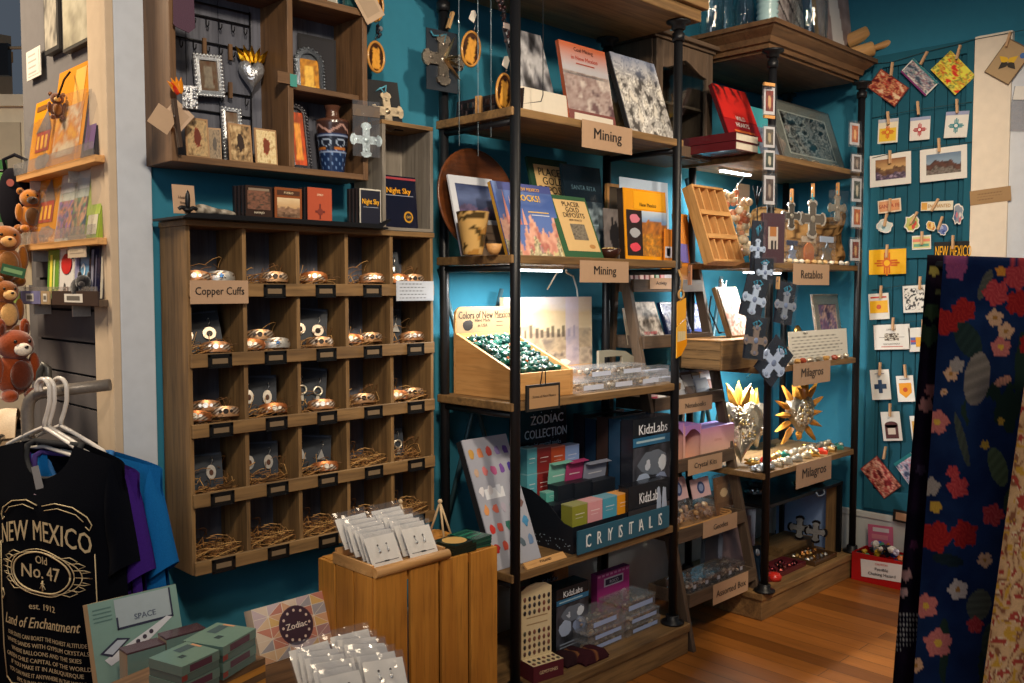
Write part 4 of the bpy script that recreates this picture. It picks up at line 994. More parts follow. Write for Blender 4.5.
def nmbook(g, w, h):
    g.rect(-w*.28, h*.72, w*.46, h*.97, E_*2, 'card', '#f0a818'); g.text('New Mexico', w*.05, h*.785, h*.075, '#3a2a10', E_*4, wmax=w*.62)
    g.rect(-w*.46, h*.06, -w*.10, h*.70, E_*2, 'card', '#2a1d1c')
    for z, c in ((.58, '#d87c90'), (.38, '#a8aab0'), (.18, '#e04a5c')): g.ball((-w*.28, E_*3, h*z), w*.12, .0006, h*.065, 9, 6, 'card', c, jit=.12)
    g.pat(-w*.10, h*.06, w*.5, h*.70, p_scene(['#7a9cc8', '#c8d4e0'], ['#c87a2c', '#7a5030'], ['#e0962c', '#8a6430', '#c87c24'], 9, .78, .08), E_*2, 18, 22)
card(place(622, 670, 180, Z3, 2.11, None, .05), 'pale bluish backing sheet standing behind the yellow minerals book', 'card', '#aebfd4', name='backing_sheet')
book(place(626, 668, 190, Z3, 2.06, None, .06), 'yellow minerals book standing at the right end of the rock shelf', .03, '#e89a18', nmbook, spine='#2c2018')
card(place(664, 672.5, 229, Z3, 2.045), 'narrow orange card with a blue mark beside the yellow minerals book', 'card', '#e88a24', ART(R(.1, .1, .9, .45, '#e8e4f0'), R(.3, .15, .7, .4, '#3a3c9c')))
t = thing('picture_holder', 'narrow pale wooden frame standing behind the dark navy cloud book', 'frame', place(607, 623, 184, Z3, 2.27)[0]); P = place(607, 623, 184, Z3, 2.27); w, h = P[1:]
g = G('light_z'); g.box(-w/2, 0, 0, -w/2+.012, .014, h); g.box(w/2-.012, 0, 0, w/2, .014, h); g.box(-w/2+.012, 0, h-.012, w/2-.012, .014, h); g.box(-w/2+.012, 0, 0, w/2-.012, .014, .012); g.make('moulding', t)
G().box(-w/2+.012, .004, .012, w/2-.012, .01, h-.012, 'card', '#4a4034').make('picture', t)
sign(580, 628.5, 261, 282.5, 1.982, 'Mining', 'kraft sign reading Mining on the edge of the rock book shelf')
# --- stone bin shelf
bx0 = 2.03; by0, by1 = 2.025, 2.315; bx1 = colX(573, by0, Z2+.02); hb, hf = .205, .085
t = thing('display_bin', 'wooden sloping bin with a lettered back board, filled with stone pendants', 'bin', L((bx0+bx1)/2, 2.17, Z2)); O = T(-(bx0+bx1)/2, -2.17, -Z2)
for x in (bx0, bx1-.012):
    g = G('light_y'); a = [(by0, Z2), (by1, Z2), (by1, Z2+hb), (by0, Z2+hf)]
    p = [g.pt((x, y, z)) for y, z in a]; q_ = [g.pt((x+.012, y, z)) for y, z in a]; g.F(p[::-1]); g.F(q_)
    for k in range(4): g.F([p[k], p[(k+1) % 4], q_[(k+1) % 4], q_[k]])
    g.make('side_panel', t, O, .001)
G().box(bx0+.012, by0, Z2, bx1-.012, by0+.012, Z2+hf, 'light_x').make('front_panel', t, O, .001)
g = G('light_x'); zt = rise(V((2.05, by1, Z2)), ZUP, 307); wv_ = bx1-bx0
out = [(bx0, Z2), (bx1, Z2), (bx1, Z2+zt-.03)]+[(bx1-.03+.03*math.sin(k*PI/8+PI/2), Z2+zt-.03+.03*math.sin(k*PI/8)) for k in range(1, 5)]+[(bx0+.03-.03*math.sin(k*PI/8), Z2+zt-.03+.03*math.cos(k*PI/8)) for k in range(0, 5)]
g.prism(_rev(out), by1, by1+.010, 'light_x'); zc = Z2+hb+(zt-hb)*.5
g.rect(bx0+.004, Z2+hb, bx1-.004, Z2+zt-.012, by1-.0005, 'card', '#967a58')
g.text('Colors of New Mexico', (bx0+bx1)/2+.0, Z2+zt-.028, .036, '#2e261e', by1-.0012, wmax=wv_*.9); g.ball((bx0+.055, by1-.001, Z2+hb+.026), .024, .001, .018, 10, 6, 'card', '#2a2420', jit=.1)
g.text('Hand Made', bx0+.125, Z2+hb+.042, .016, '#3a3028', by1-.0012); g.text('in USA', bx0+.125, Z2+hb+.024, .016, '#3a3028', by1-.0012)
for k in range(3): g.rect(bx0+.19, Z2+hb+.02+.014*k, bx1-.05, Z2+hb+.023+.014*k, by1-.0012, 'card', '#5a4a3a')
g.make('back_board', t, O, .0008)
g = G('cloth', '#1c4a48'); zs = lambda y: Z2+hf-.006+(hb-hf)*(y-by0)/(by1-by0)
g.grid(10, 10, lambda u, v: (bx0+.012+(bx1-bx0-.024)*u, by0+.012+(by1-by0-.014)*v, zs(by0+.012+(by1-by0-.014)*v)-.012)); g.make('velvet_lining', t, O)
pk = []
for k in range(3):
    q = random.Random(k+20); g = G('stone')
    g.ball((0, 0, .010), .017, .014, .010, 8, 6, 'stone', ['#134a40', '#1a5a4c', '#0f3c38'][k], jit=.18); a = g.mesh('stone_pendant')
    b = G('metal', '#d8d4cc'); b.use(c='#a8a49a'); b.tube([(.012, 0, .014), (.022, .004, .016), (.026, 0, .012), (.018, -.004, .012)], .0018, 5); b.ball((.004, -.006, .019), .005, n=6, h=4, m='gloss', col=['#a8a49c', '#b8603c', '#8a949c'][k], jit=.2); b = b.mesh('silver_bail'); pk.append((a, b))
q = random.Random(11); n = 0
for r in range(8):
    for c in range(8):
        x = bx0+.034+(bx1-bx0-.068)*(c+.5*(r % 2))/7.5+q.uniform(-.006, .006); y = by0+.034+(by1-by0-.07)*r/7+q.uniform(-.006, .006)
        if x > bx1-.034: continue
        a, b = pk[q.choice([0, 0, 1, 2])]
        o = bpy.data.objects.new('stone_pendant', a); COL.objects.link(o); o.matrix_basis = T(x, y, zs(y)-.010) @ RZ(q.uniform(0, 6)) @ RX(q.uniform(-.3, .5)) @ S(1, 1, q.uniform(.9, 1.3))
        tag(o, 'green turquoise pendant with silver bail heaped in the sloping wooden bin', 'pendant', 'stone pendants in the sloping bin')
        i = bpy.data.objects.new('silver_bail', b); COL.objects.link(i); i.parent = o
t = thing('hanging_sign', 'small black-framed kraft sign hung by a cord on the sloping bin', 'sign', pz(527, 560, 384, 410, 1.98)[0]); w, h = pz(527, 560, 384, 410, 1.98)[1:]
g = slab(w, h, .008, '#1a1613', 'matte', ART(R(.06, .1, .94, .9, '#a8835c'), TX('Stones of New Mexico', .5, .55, .14, '#3a2c20', wm=.75))); g.make('board', t)
G('matte', '#2a1c14').tube([(-.012, .004, h), (-.004, .003, h+.04), (.004, .010, h+.055), (.010, .003, h+.04), (.012, .004, h)], .002, 5).make('cord', t)
g0 = p_scene(['#e0c8a0', '#d0b48c', '#c8c0c4'], ['#a08a74', '#c8b090', '#8a7a6c'], ['#9a8a7c', '#c8b49c', '#7a6c62'], 14, .55, .1)
def canvas(g, w, h):
    def f(u, v):
        c = g0(u, v)
        if .42 < v < .68:
            k = u*16; j = int(k); 
            if abs(k-j-.5) < .26 and 2 <= j < 13 and v < .56+.1*fr(j*.37, .2, 4, 3): c = mix(c, '#3a3028', .75)
        return mix(c, '#c4b8d0', .55) if .68 < u < .84 else c
    g.pat(-w/2, h*.06, w/2, h, f, E_*2, 64, 30); g.rect(-w/2, 0, w/2, h*.06, E_*2, 'card', '#d8b088')
card(place(505, 592, 297, Z2+.045, 2.335, None, .02), 'wide sepia photograph canvas of a group of people behind the stone bin', 'picture', '#dcc4a0', canvas, t=.022, name='canvas_print')
solo(G('light_x').box(0, 0, 0, .30, .04, .044), 'wooden_ledge', 'low wooden ledge on the shelf under the sepia canvas', 'block', T(colX(528, 2.33, Z2), 2.305, Z2+.0005))
solo(G('card', '#d8cdb8').prism(_rev([(0, 0), (.03, .0), (.055, .012), (.03, .024), (0, .024)]), 0, .002), 'arrow_card', 'small pale arrow-shaped card leaning behind the stone bin', 'card', T(colX(562, 2.27, Z2+.075), 2.27, Z2+.07) @ RX(-.3))
# clear boxes with labels
def clearbox(M, w, d, h, label, cat='box', fill=None, lab='#c9d0e4', grp='clear plastic boxes', sd=1, lw=.62, stone=None, pl='plastic'):
    o = thing('clear_box', label, cat, M, grp); g = G(pl)
    g.box(-w/2, 0, 0, w/2, d, h*.86); g.make('tub', o); G(pl).box(-w/2-.002, -.002, h*.84, w/2+.002, d+.002, h).make('lid', o)
    G('card').rect(-w*.5*lw+w*.05, h*.20, w*.5*lw+w*.05, h*.62, -.0018, 'card', lab).make('label_strip', o)
    g = G('stone'); q = random.Random(sd)
    for k in range(26):
        r = q.uniform(.006, .011); g.ball((q.uniform(-w/2+.012, w/2-.012), q.uniform(.012, d-.012), .008+h*.55*q.random()), r, r*.8, r*.8, 6, 4, col=q.choice(stone or ['#a88560', '#d8c4a4', '#7a6248', '#e8dcc8']), jit=.2)
    f = g.make('stones', o); f['kind'] = 'stuff'; return o
yf = 2.02; hh = .040
for k, (a, b) in enumerate(((575, 608), (608, 636), (636, 662))):
    P = place(a, b, 380, Z2, yf); clearbox(P[0], P[1]-.004, .10, hh, ['clear box of stones in the lower row, right beside the sloping bin', 'clear box of stones in the middle of the lower row', 'clear box of stones at the right end of the lower row'][k], sd=k)
for k, (a, b) in enumerate(((584, 615), (616, 645))):
    P = place(a, b, 360, Z2+hh+.001, yf+.03); clearbox(P[0], P[1]-.004, .11, .038, ['clear box of stones stacked on top, nearer the sloping bin', 'clear box of stones stacked on top, nearer the grey tote side'][k], sd=k+5)
P = place(599, 650, 349, Z2+.0005, 2.24); w, h = P[1:]; g = G('driftwood_x'); A = [(-w/2, 0), (w/2, 0), (w/2, h*.28), (w*.25, h*.72), (0, h*.93), (-w*.25, h), (-w/2, h)]
hole = [(-w*.40, h*.52), (-w*.06, h*.52), (-w*.06, h*.78), (-w*.40, h*.78)]
g.prism([(-w/2, 0), (w/2, 0), (w/2, h*.28), (w*.32, h*.52), (-w/2, h*.52)], 0, .012, 'tint', '#8f8b7c'); g.prism([(-w/2, h*.52), (-w*.40, h*.52), (-w*.40, h*.78), (-w/2, h*.78)], 0, .012); g.prism([(-w*.06, h*.52), (w*.32, h*.52), (w*.12, h*.78), (-w*.06, h*.78)], 0, .012); g.prism([(-w/2, h*.78), (w*.12, h*.78), (0, h*.93), (-w*.25, h), (-w/2, h)], 0, .012)
solo(g, 'tote_end_board', 'grey sloped end board with a cut-out handle standing behind the clear boxes', 'board', P[0])
for k, (a, b, y) in enumerate(((648, 668, 366), (655, 673, 376))):
    P = place(a, b, y, Z2, 2.14-.08*k); o = thing('stone_packet', ['white-labelled clear packet lying behind the right end of the clear boxes', 'white-labelled clear packet at the right end of the stone shelf'][k], 'packet', P[0])
    G('card').box(-P[1]/2, 0, 0, P[1]/2, .04, P[2]*.7, 'card', '#b9c0d0').make('card_insert', o); G('plastic').box(-P[1]/2-.003, -.004, 0, P[1]/2+.003, .045, P[2]).make('clear_packet', o)
G_ = [(colX(604, 2.36, 1.44), 2.36, 1.44), (2.72, 2.375, 1.40), (2.735, 2.375, 1.3), (2.74, 2.372, 1.1), (2.745, 2.372, Z2+.01)]
solo(G('matte', '#d8d8d0').tube([(2.45, 2.19, 1.468), (2.55, 2.28, 1.462), (2.68, 2.36, 1.45)]+G_[1:], .0035, 6), 'power_cord', 'white lamp cord running down the rear pole behind the shelf', 'cord')
# --- crystal shelf
NV = '#10141e'
def poster(g, w, h):
    q = random.Random(5); g.rect(-w/2, 0, w/2, h, E_*2, 'card', '#a9abb8')
    cols = [['#c89a4c', '#d8885a', '#c04a44', '#8a7ab0', '#5a3c8c'], ['#c8a890', '#d87c7c', '#c06090', '#7a50a0', '#4a3a9c'], ['#e8e4e8', '#d8d4d8', '#c8ccd8', '#9aa4b8', '#8a98b0'], ['#e0985c', '#d8705c', '#b0a8b8', '#6ab0a8', '#7a5c58'], ['#c8342c', '#d85a48', '#2c6a5c', '#2a8a78', '#4a90c0'], ['#b02420', '#c8503c', '#3a4a50', '#5a6a78', '#6a88b0']]
    for r in range(6):
        for c in range(5):
            if r == 2 and c > 2: continue
            x = w*(-.38+.19*c); z = h*(.88-.145*r); g.ball((x, E_*4, z), w*.062, .0012, h*.038, 6, 4, 'card', cols[r][c], jit=.3)
    g.rect(-w*.32, h*.52, w*.1, h*.60, E_*3, 'gloss', '#e6e8ee')
M, w, h = place(497, 541, 437, Z1, 2.06, None, .40)
t = thing('crystal_poster', 'grey poster board of coloured crystals leaning behind the black front pole', 'poster', M)
G().box(-w/2, .004, 0, w/2, .03, h, 'matte', '#15161c').make('box_frame', t); slab(w, h, .004, '#a9abb8', 'card', poster).make('poster', t)
solo(slab(.19, .026, .006, '#b58f5c', 'light_x', TX('PYRAMID', .5, .5, .5, '#4a3220', wm=.8)), 'lettered_strip', 'narrow wooden strip lettered in brown lying along the crystal shelf edge', 'sign', L(2.15, 1.999, Z1+.0005, 0) @ RX(-.9))
def zod(g, w, h):
    g.text('ZODIAC', w*.12, h*.88, h*.12, '#c8dcea', E_*4, wmax=w*.62); g.text('COLLECTION', w*.10, h*.75, h*.12, '#c8dcea', E_*4, wmax=w*.8); g.text('mini crystal packs', w*.1, h*.64, h*.06, '#8aa4b8', E_*4, wmax=w*.6)
    q = random.Random(2)
    for k in range(26): g.disc(q.uniform(-.46, .46)*w, q.uniform(.05, .95)*h, w*.007, E_*3, 5, None, 'card', '#8fa6b8')
carton(place(513, 566, 407, Z1+.075, 2.29), 'dark navy lettered display board standing behind the small coloured boxes', .02, NV, zod, 'display_board', 'display', flap=False)
# display tray with little boxes
tx0, tx1 = colX(572, 2.01, Z1), colX(633, 2.01, Z1)
t = thing('display_tray', 'black starry cardboard tray lettered in white, holding small coloured crystal boxes', 'tray', L((tx0+tx1)/2, 2.15, Z1)); O = T(-(tx0+tx1)/2, -2.15, -Z1)
g = G('card', NV); g.box(tx0, 2.008, Z1, tx1, 2.28, Z1+.004); g.box(tx0, 2.008, Z1+.004, tx1, 2.011, Z1+.092)
lp = [(2.011, Z1+.004), (2.28, Z1+.004), (2.28, Z1+.20), (2.2, Z1+.19), (2.12, Z1+.155), (2.05, Z1+.10), (2.011, Z1+.092)]
for x in (tx0, tx1-.003):
    p = [g.pt((x, y, z)) for y, z in lp]; q_ = [g.pt((x+.003, y, z)) for y, z in lp]; g.F(p[::-1]); g.F(q_)
    for k in range(len(lp)): j = (k+1) % len(lp); g.F([p[k], p[j], q_[j], q_[k]])
g.text('MITTEL BRANDS', (tx0+tx1)/2, Z1+.066, .022, '#d8dce4', 2.0075, wmax=(tx1-tx0)*.86)
q = random.Random(9)
for k in range(30):
    y, z = q.uniform(2.02, 2.26), Z1+q.uniform(.01, .045); g.poly([(tx0-.0006, y, z), (tx0-.0006, y-.004, z), (tx0-.0006, y-.004, z+.003), (tx0-.0006, y, z+.003)], hx('#9fb0c0'))
g.box(tx0+.004, 2.012, Z1+.0045, tx1-.004, 2.068, Z1+.085); g.make('tray_shell', t, O)
g = G('card', '#161a26').box(tx0+.004, 2.10, Z1+.0045, tx1-.004, 2.278, Z1+.15); g.make('riser', t, O)
def mini(P, col, label, d=.045, side=None):
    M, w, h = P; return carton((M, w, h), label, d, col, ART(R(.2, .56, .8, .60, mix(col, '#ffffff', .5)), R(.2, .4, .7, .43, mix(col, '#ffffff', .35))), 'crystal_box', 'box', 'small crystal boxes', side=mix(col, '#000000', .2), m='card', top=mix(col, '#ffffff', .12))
fw = (tx1-tx0-.012)/4
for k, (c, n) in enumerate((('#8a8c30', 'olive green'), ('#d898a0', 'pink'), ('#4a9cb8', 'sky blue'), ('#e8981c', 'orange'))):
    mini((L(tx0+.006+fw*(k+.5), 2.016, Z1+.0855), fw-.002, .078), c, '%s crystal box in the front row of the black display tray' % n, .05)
z_ = Z1+.1505
def X_(px, y): return colX(px, y, z_)
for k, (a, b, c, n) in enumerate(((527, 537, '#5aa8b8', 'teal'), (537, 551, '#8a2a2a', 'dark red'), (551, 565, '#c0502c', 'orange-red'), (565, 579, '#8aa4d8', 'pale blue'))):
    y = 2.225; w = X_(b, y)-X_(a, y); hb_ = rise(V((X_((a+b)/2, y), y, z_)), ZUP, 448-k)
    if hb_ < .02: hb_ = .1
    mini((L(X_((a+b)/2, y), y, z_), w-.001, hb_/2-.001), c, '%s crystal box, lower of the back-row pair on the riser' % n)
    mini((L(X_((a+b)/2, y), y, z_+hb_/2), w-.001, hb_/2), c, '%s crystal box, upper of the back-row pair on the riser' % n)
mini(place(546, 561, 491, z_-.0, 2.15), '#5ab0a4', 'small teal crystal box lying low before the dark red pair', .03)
def openbox(xl, xr, yt, Y, col, label, lean):
    M, w, h = place(xl, xr, yt, z_, Y); o = thing('open_crystal_box', label, 'box', M, 'small open crystal boxes'); hb_ = h*.42
    g = G('card', '#141a24'); g.box(-w/2, 0, 0, w/2, .05, hb_); g.make('carton', o)
    g = G('card', col); g.M = T(0, .048, hb_) @ RX(.25*lean) ; g.box(-w/2, 0, 0, w/2, .003, h-hb_); g.box(-w/2, -.022, h-hb_-.002, w/2, 0, h-hb_); g.rect(-w*.3, (h-hb_)*.3, w*.3, (h-hb_)*.36, -.0006, 'card', mix(col, '#ffffff', .5)); g.make('raised_lid', o)
openbox(558, 577, 463, 2.13, '#7cc0b0', 'open crystal box with a raised mint green lid', .5)
openbox(575, 592, 461, 2.12, '#a83a6c', 'open crystal box with a raised magenta lid', .6)
openbox(593, 615, 462, 2.11, '#8a90a4', 'open crystal box with a raised grey lid', .6)
# science kit boxes
def kidz(g, w, h, sm=0):
    g.rect(-w/2, h*.86 if not sm else h*.55, w/2, h, E_*2, 'card', '#12161e'); g.text('KidzLabs', 0, h*(.90 if not sm else .72), h*(.13 if not sm else .3), '#e8ecf4', E_*5, wmax=w*(.9 if not sm else .5), sx=.95)
    if sm:
        g.rect(-w/2, 0, w/2, h*.52, E_*2, 'card', '#3a3436')
        for x in (.22, .36): g.ball((w*x, E_*4, h*.55), w*.06, .001, h*.3, 7, 5, 'card', '#aab8d0', jit=.2)
        return
    g.rect(-w/2, h*.75, w/2, h*.83, E_*3, 'card', '#2a6a94'); g.rect(-w*.42, h*.78, w*.3, h*.80, E_*4, 'card', '#a8c8d8')
    g.pat(-w/2, 0, w/2, h*.74, p_noise(['#14161c', '#2a2c34', '#4a4c58', '#1c1e26'], 4, 4), E_*2, 12, 14)
    for x, z, r, c in ((0, .58, .36, '#6a7484'), (-.12, .57, .12, '#c8d0e0'), (.22, .57, .13, '#d8e0ec'), (-.24, .38, .19, '#a8b8d4'), (.2, .36, .19, '#8c9cc0')):
        g.ball((w*x, E_*4-abs(x)*.0004, h*z), w*r, .0008, h*(r*.62 if r < .3 else .12), 8, 6, 'card', c, jit=.12)
    g.rect(-w*.4, h*.08, w*.2, h*.10, E_*3, 'card', '#8a94a4'); g.rect(-w*.4, h*.13, w*.05, h*.15, E_*3, 'card', '#8a94a4')
for k in range(5):
    P = place(632, 671, 417, Z1+.047 if 0 else Z1, 2.055)
    M = P[0] @ T(-.004*k, .056*k, 0)
    carton((M, P[1], P[2]-.004*k*(k % 2)), ['dark crystal science kit box standing at the right end of the crystal shelf', 'dark kit box directly behind the frontmost kit box of the row', 'third dark kit box back in the row on the crystal shelf', 'fourth dark kit box back in the row on the crystal shelf', 'rearmost dark kit box of the row on the crystal shelf'][k], .054, '#14181f', kidz if k == 0 else None, 'kit_box', 'box', 'crystal growing kit boxes', side=['#22252f', '#24405c', '#3a2c2a', '#1c3048', '#2c2630'][k])
M, w, h = place(628, 669, 482, Z1, 2.002); carton((M, w, h), 'small science kit box lying on its side before the tall one on the crystal shelf', .045, '#191b22', lambda g, w, h: kidz(g, w, h, 1), 'kit_box', 'box', 'crystal growing kit boxes')
M, w, h = pz(578, 669, 518, 541, 1.978)
def crys(g, w, h):
    for i, ch in enumerate('CRYSTALS'):
        x = w*(-.40+.113*i); g.text(ch, x, h*.5, h*.80, '#e8ecee', E_*4, sx=.66)
        g.rect(x-w*.026, h*.24, x-w*.012, h*.76, E_*3.5, 'card', '#b8c4cc')
solo(slab(w, h*1.0, .006, '#265c74', 'card', crys), 'crystals_sign', 'long teal wooden sign lettered CRYSTALS on the crystal shelf edge', 'sign', M)
# --- plinth of the middle unit
M, w, h = place(556, 588, 585, Z0, 2.10)
carton((M, w, h), 'dark science kit box with crystal photographs standing on the plinth', .07, '#13161c', kidz, 'kit_box', 'box', 'kit boxes on the plinth')
def kid2(g, w, h): g.text('KidzLabs', 0, h*.86, h*.09, '#8a94a0', E_*4, wmax=w*.8)
M, w, h = place(530, 568, 570, Z0, 2.22); carton((M, w, h), 'second dark kit box standing behind on the plinth, its top just showing', .06, '#10131a', kid2, 'kit_box', 'box', 'kit boxes on the plinth')
o = thing('stone_display_box', 'maroon display box with a cream card of dotted stones at the plinth corner', 'display', L(2.155, 2.04, Z0, -.16)); g = G('card', '#5a1c28'); W = .125
g.box(-W/2, -.05, 0, W/2, .02, .055); g.box(-W/2, .0205, 0, W/2, .06, .285); g.text('GEMSTONES', 0, .03, .016, '#e0c8a0', -.0506, wmax=W*.6)
g.M = T(-W/2-.0006, .04, .17) @ RZ(-PI/2) @ RY(PI/2); g.text('GEMSTONES', 0, 0, .026, '#c89070', 0, wmax=.2); g.M = MX.Identity(4); g.make('carton', o)
g = G('card', '#dcc8a0'); g.prism([(-W/2, .056), (W/2, .056), (W/2, .285), (W*.3, .30), (0, .305), (-W*.3, .30), (-W/2, .285)], .016, .0200); g.rect(-W/2, -.05, W/2, -.05, 0); g.poly([(-W/2, -.05, .0556), (W/2, -.05, .0556), (W/2, .016, .0556), (-W/2, .016, .0556)])
q = random.Random(8); SC = ['#2a2226', '#5a3c30', '#3c3a44', '#7a4a3c', '#4a4638']
for r in range(9):
    if r == 4 or r == 5: g.rect(-W*.34, .075+.023*r, W*.36, .079+.023*r, .0152, 'card', '#a88a64'); continue
    for c in range(6): g.ball((-W*.40+W*.16*c, .0145, .072+.023*r), .0062, .003, .0088, 6, 4, 'stone', q.choice(SC))
for r in range(2):
    for c in range(6): g.ball((-W*.40+W*.16*c, -.036+.026*r, .057), .0062, .0085, .003, 6, 4, 'stone', q.choice(SC))
g.make('stone_card', o)
def roco(g, w, h):
    g.rect(-w*.30, h*.70, w*.30, h*.88, E_*2, 'card', '#d8d4e0'); g.rect(-w*.26, h*.73, w*.26, h*.85, E_*3, 'card', '#3a2a4a'); g.text('ROCO', 0, h*.79, h*.10, '#e8e4f0', E_*5, wmax=w*.48)
    g.pat(-w*.4, h*.08, w*.4, h*.5, lambda u, v: mix('#c8509c', '#e8b090', 1 if (u-.45)**2*4+(v-.5)**2*6 < .7+.5*fr(u, v, 3, 6) else 0), E_*2, 12, 10); g.disc(w*.3, h*.42, w*.12, E_*4, 14, None, 'card', '#e8d0e0')
    for k in range(8): g.rect(-w*.5+w*.125*k+w*.01, h*.93, -w*.5+w*.125*k+w*.09, h*.97, E_*3, 'card', '#e0a0d0')
M, w, h = place(597, 629, 570, Z0, 2.20); carton((M, w, h), 'magenta box with a lettered panel standing behind the clear stone boxes on the plinth', .03, '#b8388c', roco, 'kit_box', 'box', side='#8c2a6c', m='card')
for k, (xl, xr, Y, z, hgt, lab) in enumerate(((588, 624, 2.03, 0, .034, 'bottom clear stone box of the left stack on the plinth'), (588, 624, 2.03, .035, .034, 'middle clear stone box of the left stack on the plinth'), (587, 619, 2.045, .070, .042, 'topmost clear stone box of the left stack on the plinth'),
        (626, 660, 2.03, 0, .034, 'bottom clear stone box of the right stack on the plinth'), (625, 659, 2.035, .035, .034, 'middle clear stone box of the right stack on the plinth'), (622, 655, 2.06, .070, .044, 'topmost clear stone box of the right stack on the plinth'))):
    P = place(xl, xr, 600, Z0+z, Y); clearbox(P[0], P[1], .11, hgt, lab, sd=k+30, lab='#9fb0d8', lw=.72, grp='clear stone boxes on the plinth')
for k, (px, py_, c) in enumerate(((572, 2.035, '#2c1a1e'), (590, 2.0, '#3a1c22'))):
    g = G('cloth', c); g.grid(12, 10, lambda u, v: ((u-.5)*.13+.004*math.sin(v*9), .045*(v-.5)*2, .004+.03*(max(0, 1-(2*u-1)**4)*max(0, 1-(2*v-1)**4))**.6+.004*math.sin(u*14+v*5)), lambda u, v: mix(c, '#8a5a38', .8 if .45 < u < .55 else .0))
    g.box(-.06, -.044, 0, .06, .044, .005)
    solo(g, 'velvet_pouch', ['dark maroon pouch lying in front of the science kit box on the plinth', 'dark brown pouch lying by the left stack of clear boxes'][k], 'pouch', T(colX(px, py_, Z0), py_+.01, Z0+.0005))
# ================================================================== SLATTED CRATE WITH CARD TRAY
kx0, kx1, ky0, ky1, kz = 1.387, 1.826, 1.90, 2.172, .648
t = thing('slatted_crate', 'tall honey-coloured slatted pine crate standing on end before the cubby shelf', 'crate', L((kx0+kx1)/2, 2.036, 0)); O = T(-(kx0+kx1)/2, -2.036, 0)
n = 4; wv = (kx1-kx0)/n
for k in range(n): G().box(kx0+wv*k+(.0 if k == 0 else .006), ky0, 0, kx0+wv*(k+1)-(.0 if k == n-1 else .006), ky0+.012, kz-.002*(k % 2), 'pine_z').make('slat', t, O, .0015)
wv = (ky1-ky0-.012)/3
for x in (kx0, kx1-.012):
    for k in range(3): G().box(x, ky0+.0125+wv*k+.003, 0, x+.012, ky0+.0125+wv*(k+1)-.003, kz-.002, 'pine_z').make('slat', t, O, .0015)
G().box(kx0+.013, ky0+.013, kz-.03, kx1-.013, ky1, kz-.012, 'pine_x').make('end_board', t, O)
for x, y in ((kx0+.014, ky0+.014), (kx1-.04, ky0+.014), (kx0+.014, ky1-.03), (kx1-.04, ky1-.03)): G().box(x, y, 0, x+.026, y+.02, kz-.031, 'pine_z').make('corner_post', t, O)
for k in range(3): G().box(kx0+.0125, ky0+.0125+wv*k+.002, kz-.012, kx1-.0125, ky0+.0125+wv*(k+1)-.002, kz, 'pine_x').make('top_slat', t, O)
def earring_pack(lab, grp, kind):
    if not kind:
        o = thing('earring_packet', lab, 'earrings', None, grp)
        g = slab(.1, .088, .001, '#efe8dd', 'card', ART(R(.1, .18, .9, .20, '#4a4038'), R(.42, .17, .58, .215, '#2a2420'))); 
        for s in (-.16, .16): g.disc(s*.092, .062, .003, E_*3, 8, None, 'card', '#4a4038')
        g.make('card', o)
        g = G('film'); g.grid(8, 8, lambda u, v: (.108*(u-.5), -.005-.0045*math.sin(u*9+v*5)*math.sin(v*6), .105*v), m='film'); g.grid(1, 1, lambda u, v: (.108*(u-.5), .003, .105*v)); g.make('clear_packet', o)
        for s in (-1, 1):
            g = G('metal', '#d8d8d8').tube([(s*.014, -.0015, .060), (s*.015, -.003, .055), (s*.014, -.003, .05)], .001, 4); g.ball((s*.014, -.0035, .045), .0042, .002, .0055, 7, 5); g.make('earring', o)
        return o
EP = earring_pack('', '', 0); EPused = [False]
def pack(M, lab, grp):
    if not EPused[0]: EPused[0] = True; EP.matrix_basis = M; EP['label'] = lab; EP['group'] = grp; return EP
    return dup(EP, M, lab, grp)
# wooden card tray
tx, ty, tw, td = 1.512, 1.995, .252, .20
t = thing('card_tray', 'light wooden tray with a rounded front lip holding earring packets on the crate', 'tray', L(tx, ty, kz)); 
G().box(-tw/2, -td/2+.02, 0, tw/2, td/2, .012, 'light_x').make('base', t)
g = G('light_x'); g.tube([(-tw/2, -td/2+.008, .014), (tw/2, -td/2+.008, .014)], .0138, 14); g.make('front_lip', t)
for x in (-tw/2, tw/2-.008): G().box(x, -td/2+.02, .012, x+.008, td/2, .030, 'light_y').make('side_rail', t)
G().box(-tw/2+.008, td/2-.008, .012, tw/2-.008, td/2, .04, 'light_x').make('back_rail', t)
RW = ['front', 'second', 'third', 'fourth', 'fifth', 'rearmost']
q = random.Random(21)
for c in (0, 1):
    for r in range(6):
        pack(T(tx-.058+.118*c+q.uniform(-.004, .004), ty-td/2+.032+.026*r, kz+.0125+.006*r) @ RZ(q.uniform(-.08, .08)) @ RX(-.55) @ RY(q.uniform(-.05, .05)),
             '%s earring packet in the %s column of the wooden tray on the crate' % (RW[r], ['left', 'right'][c]), 'earring packets in the wooden tray')
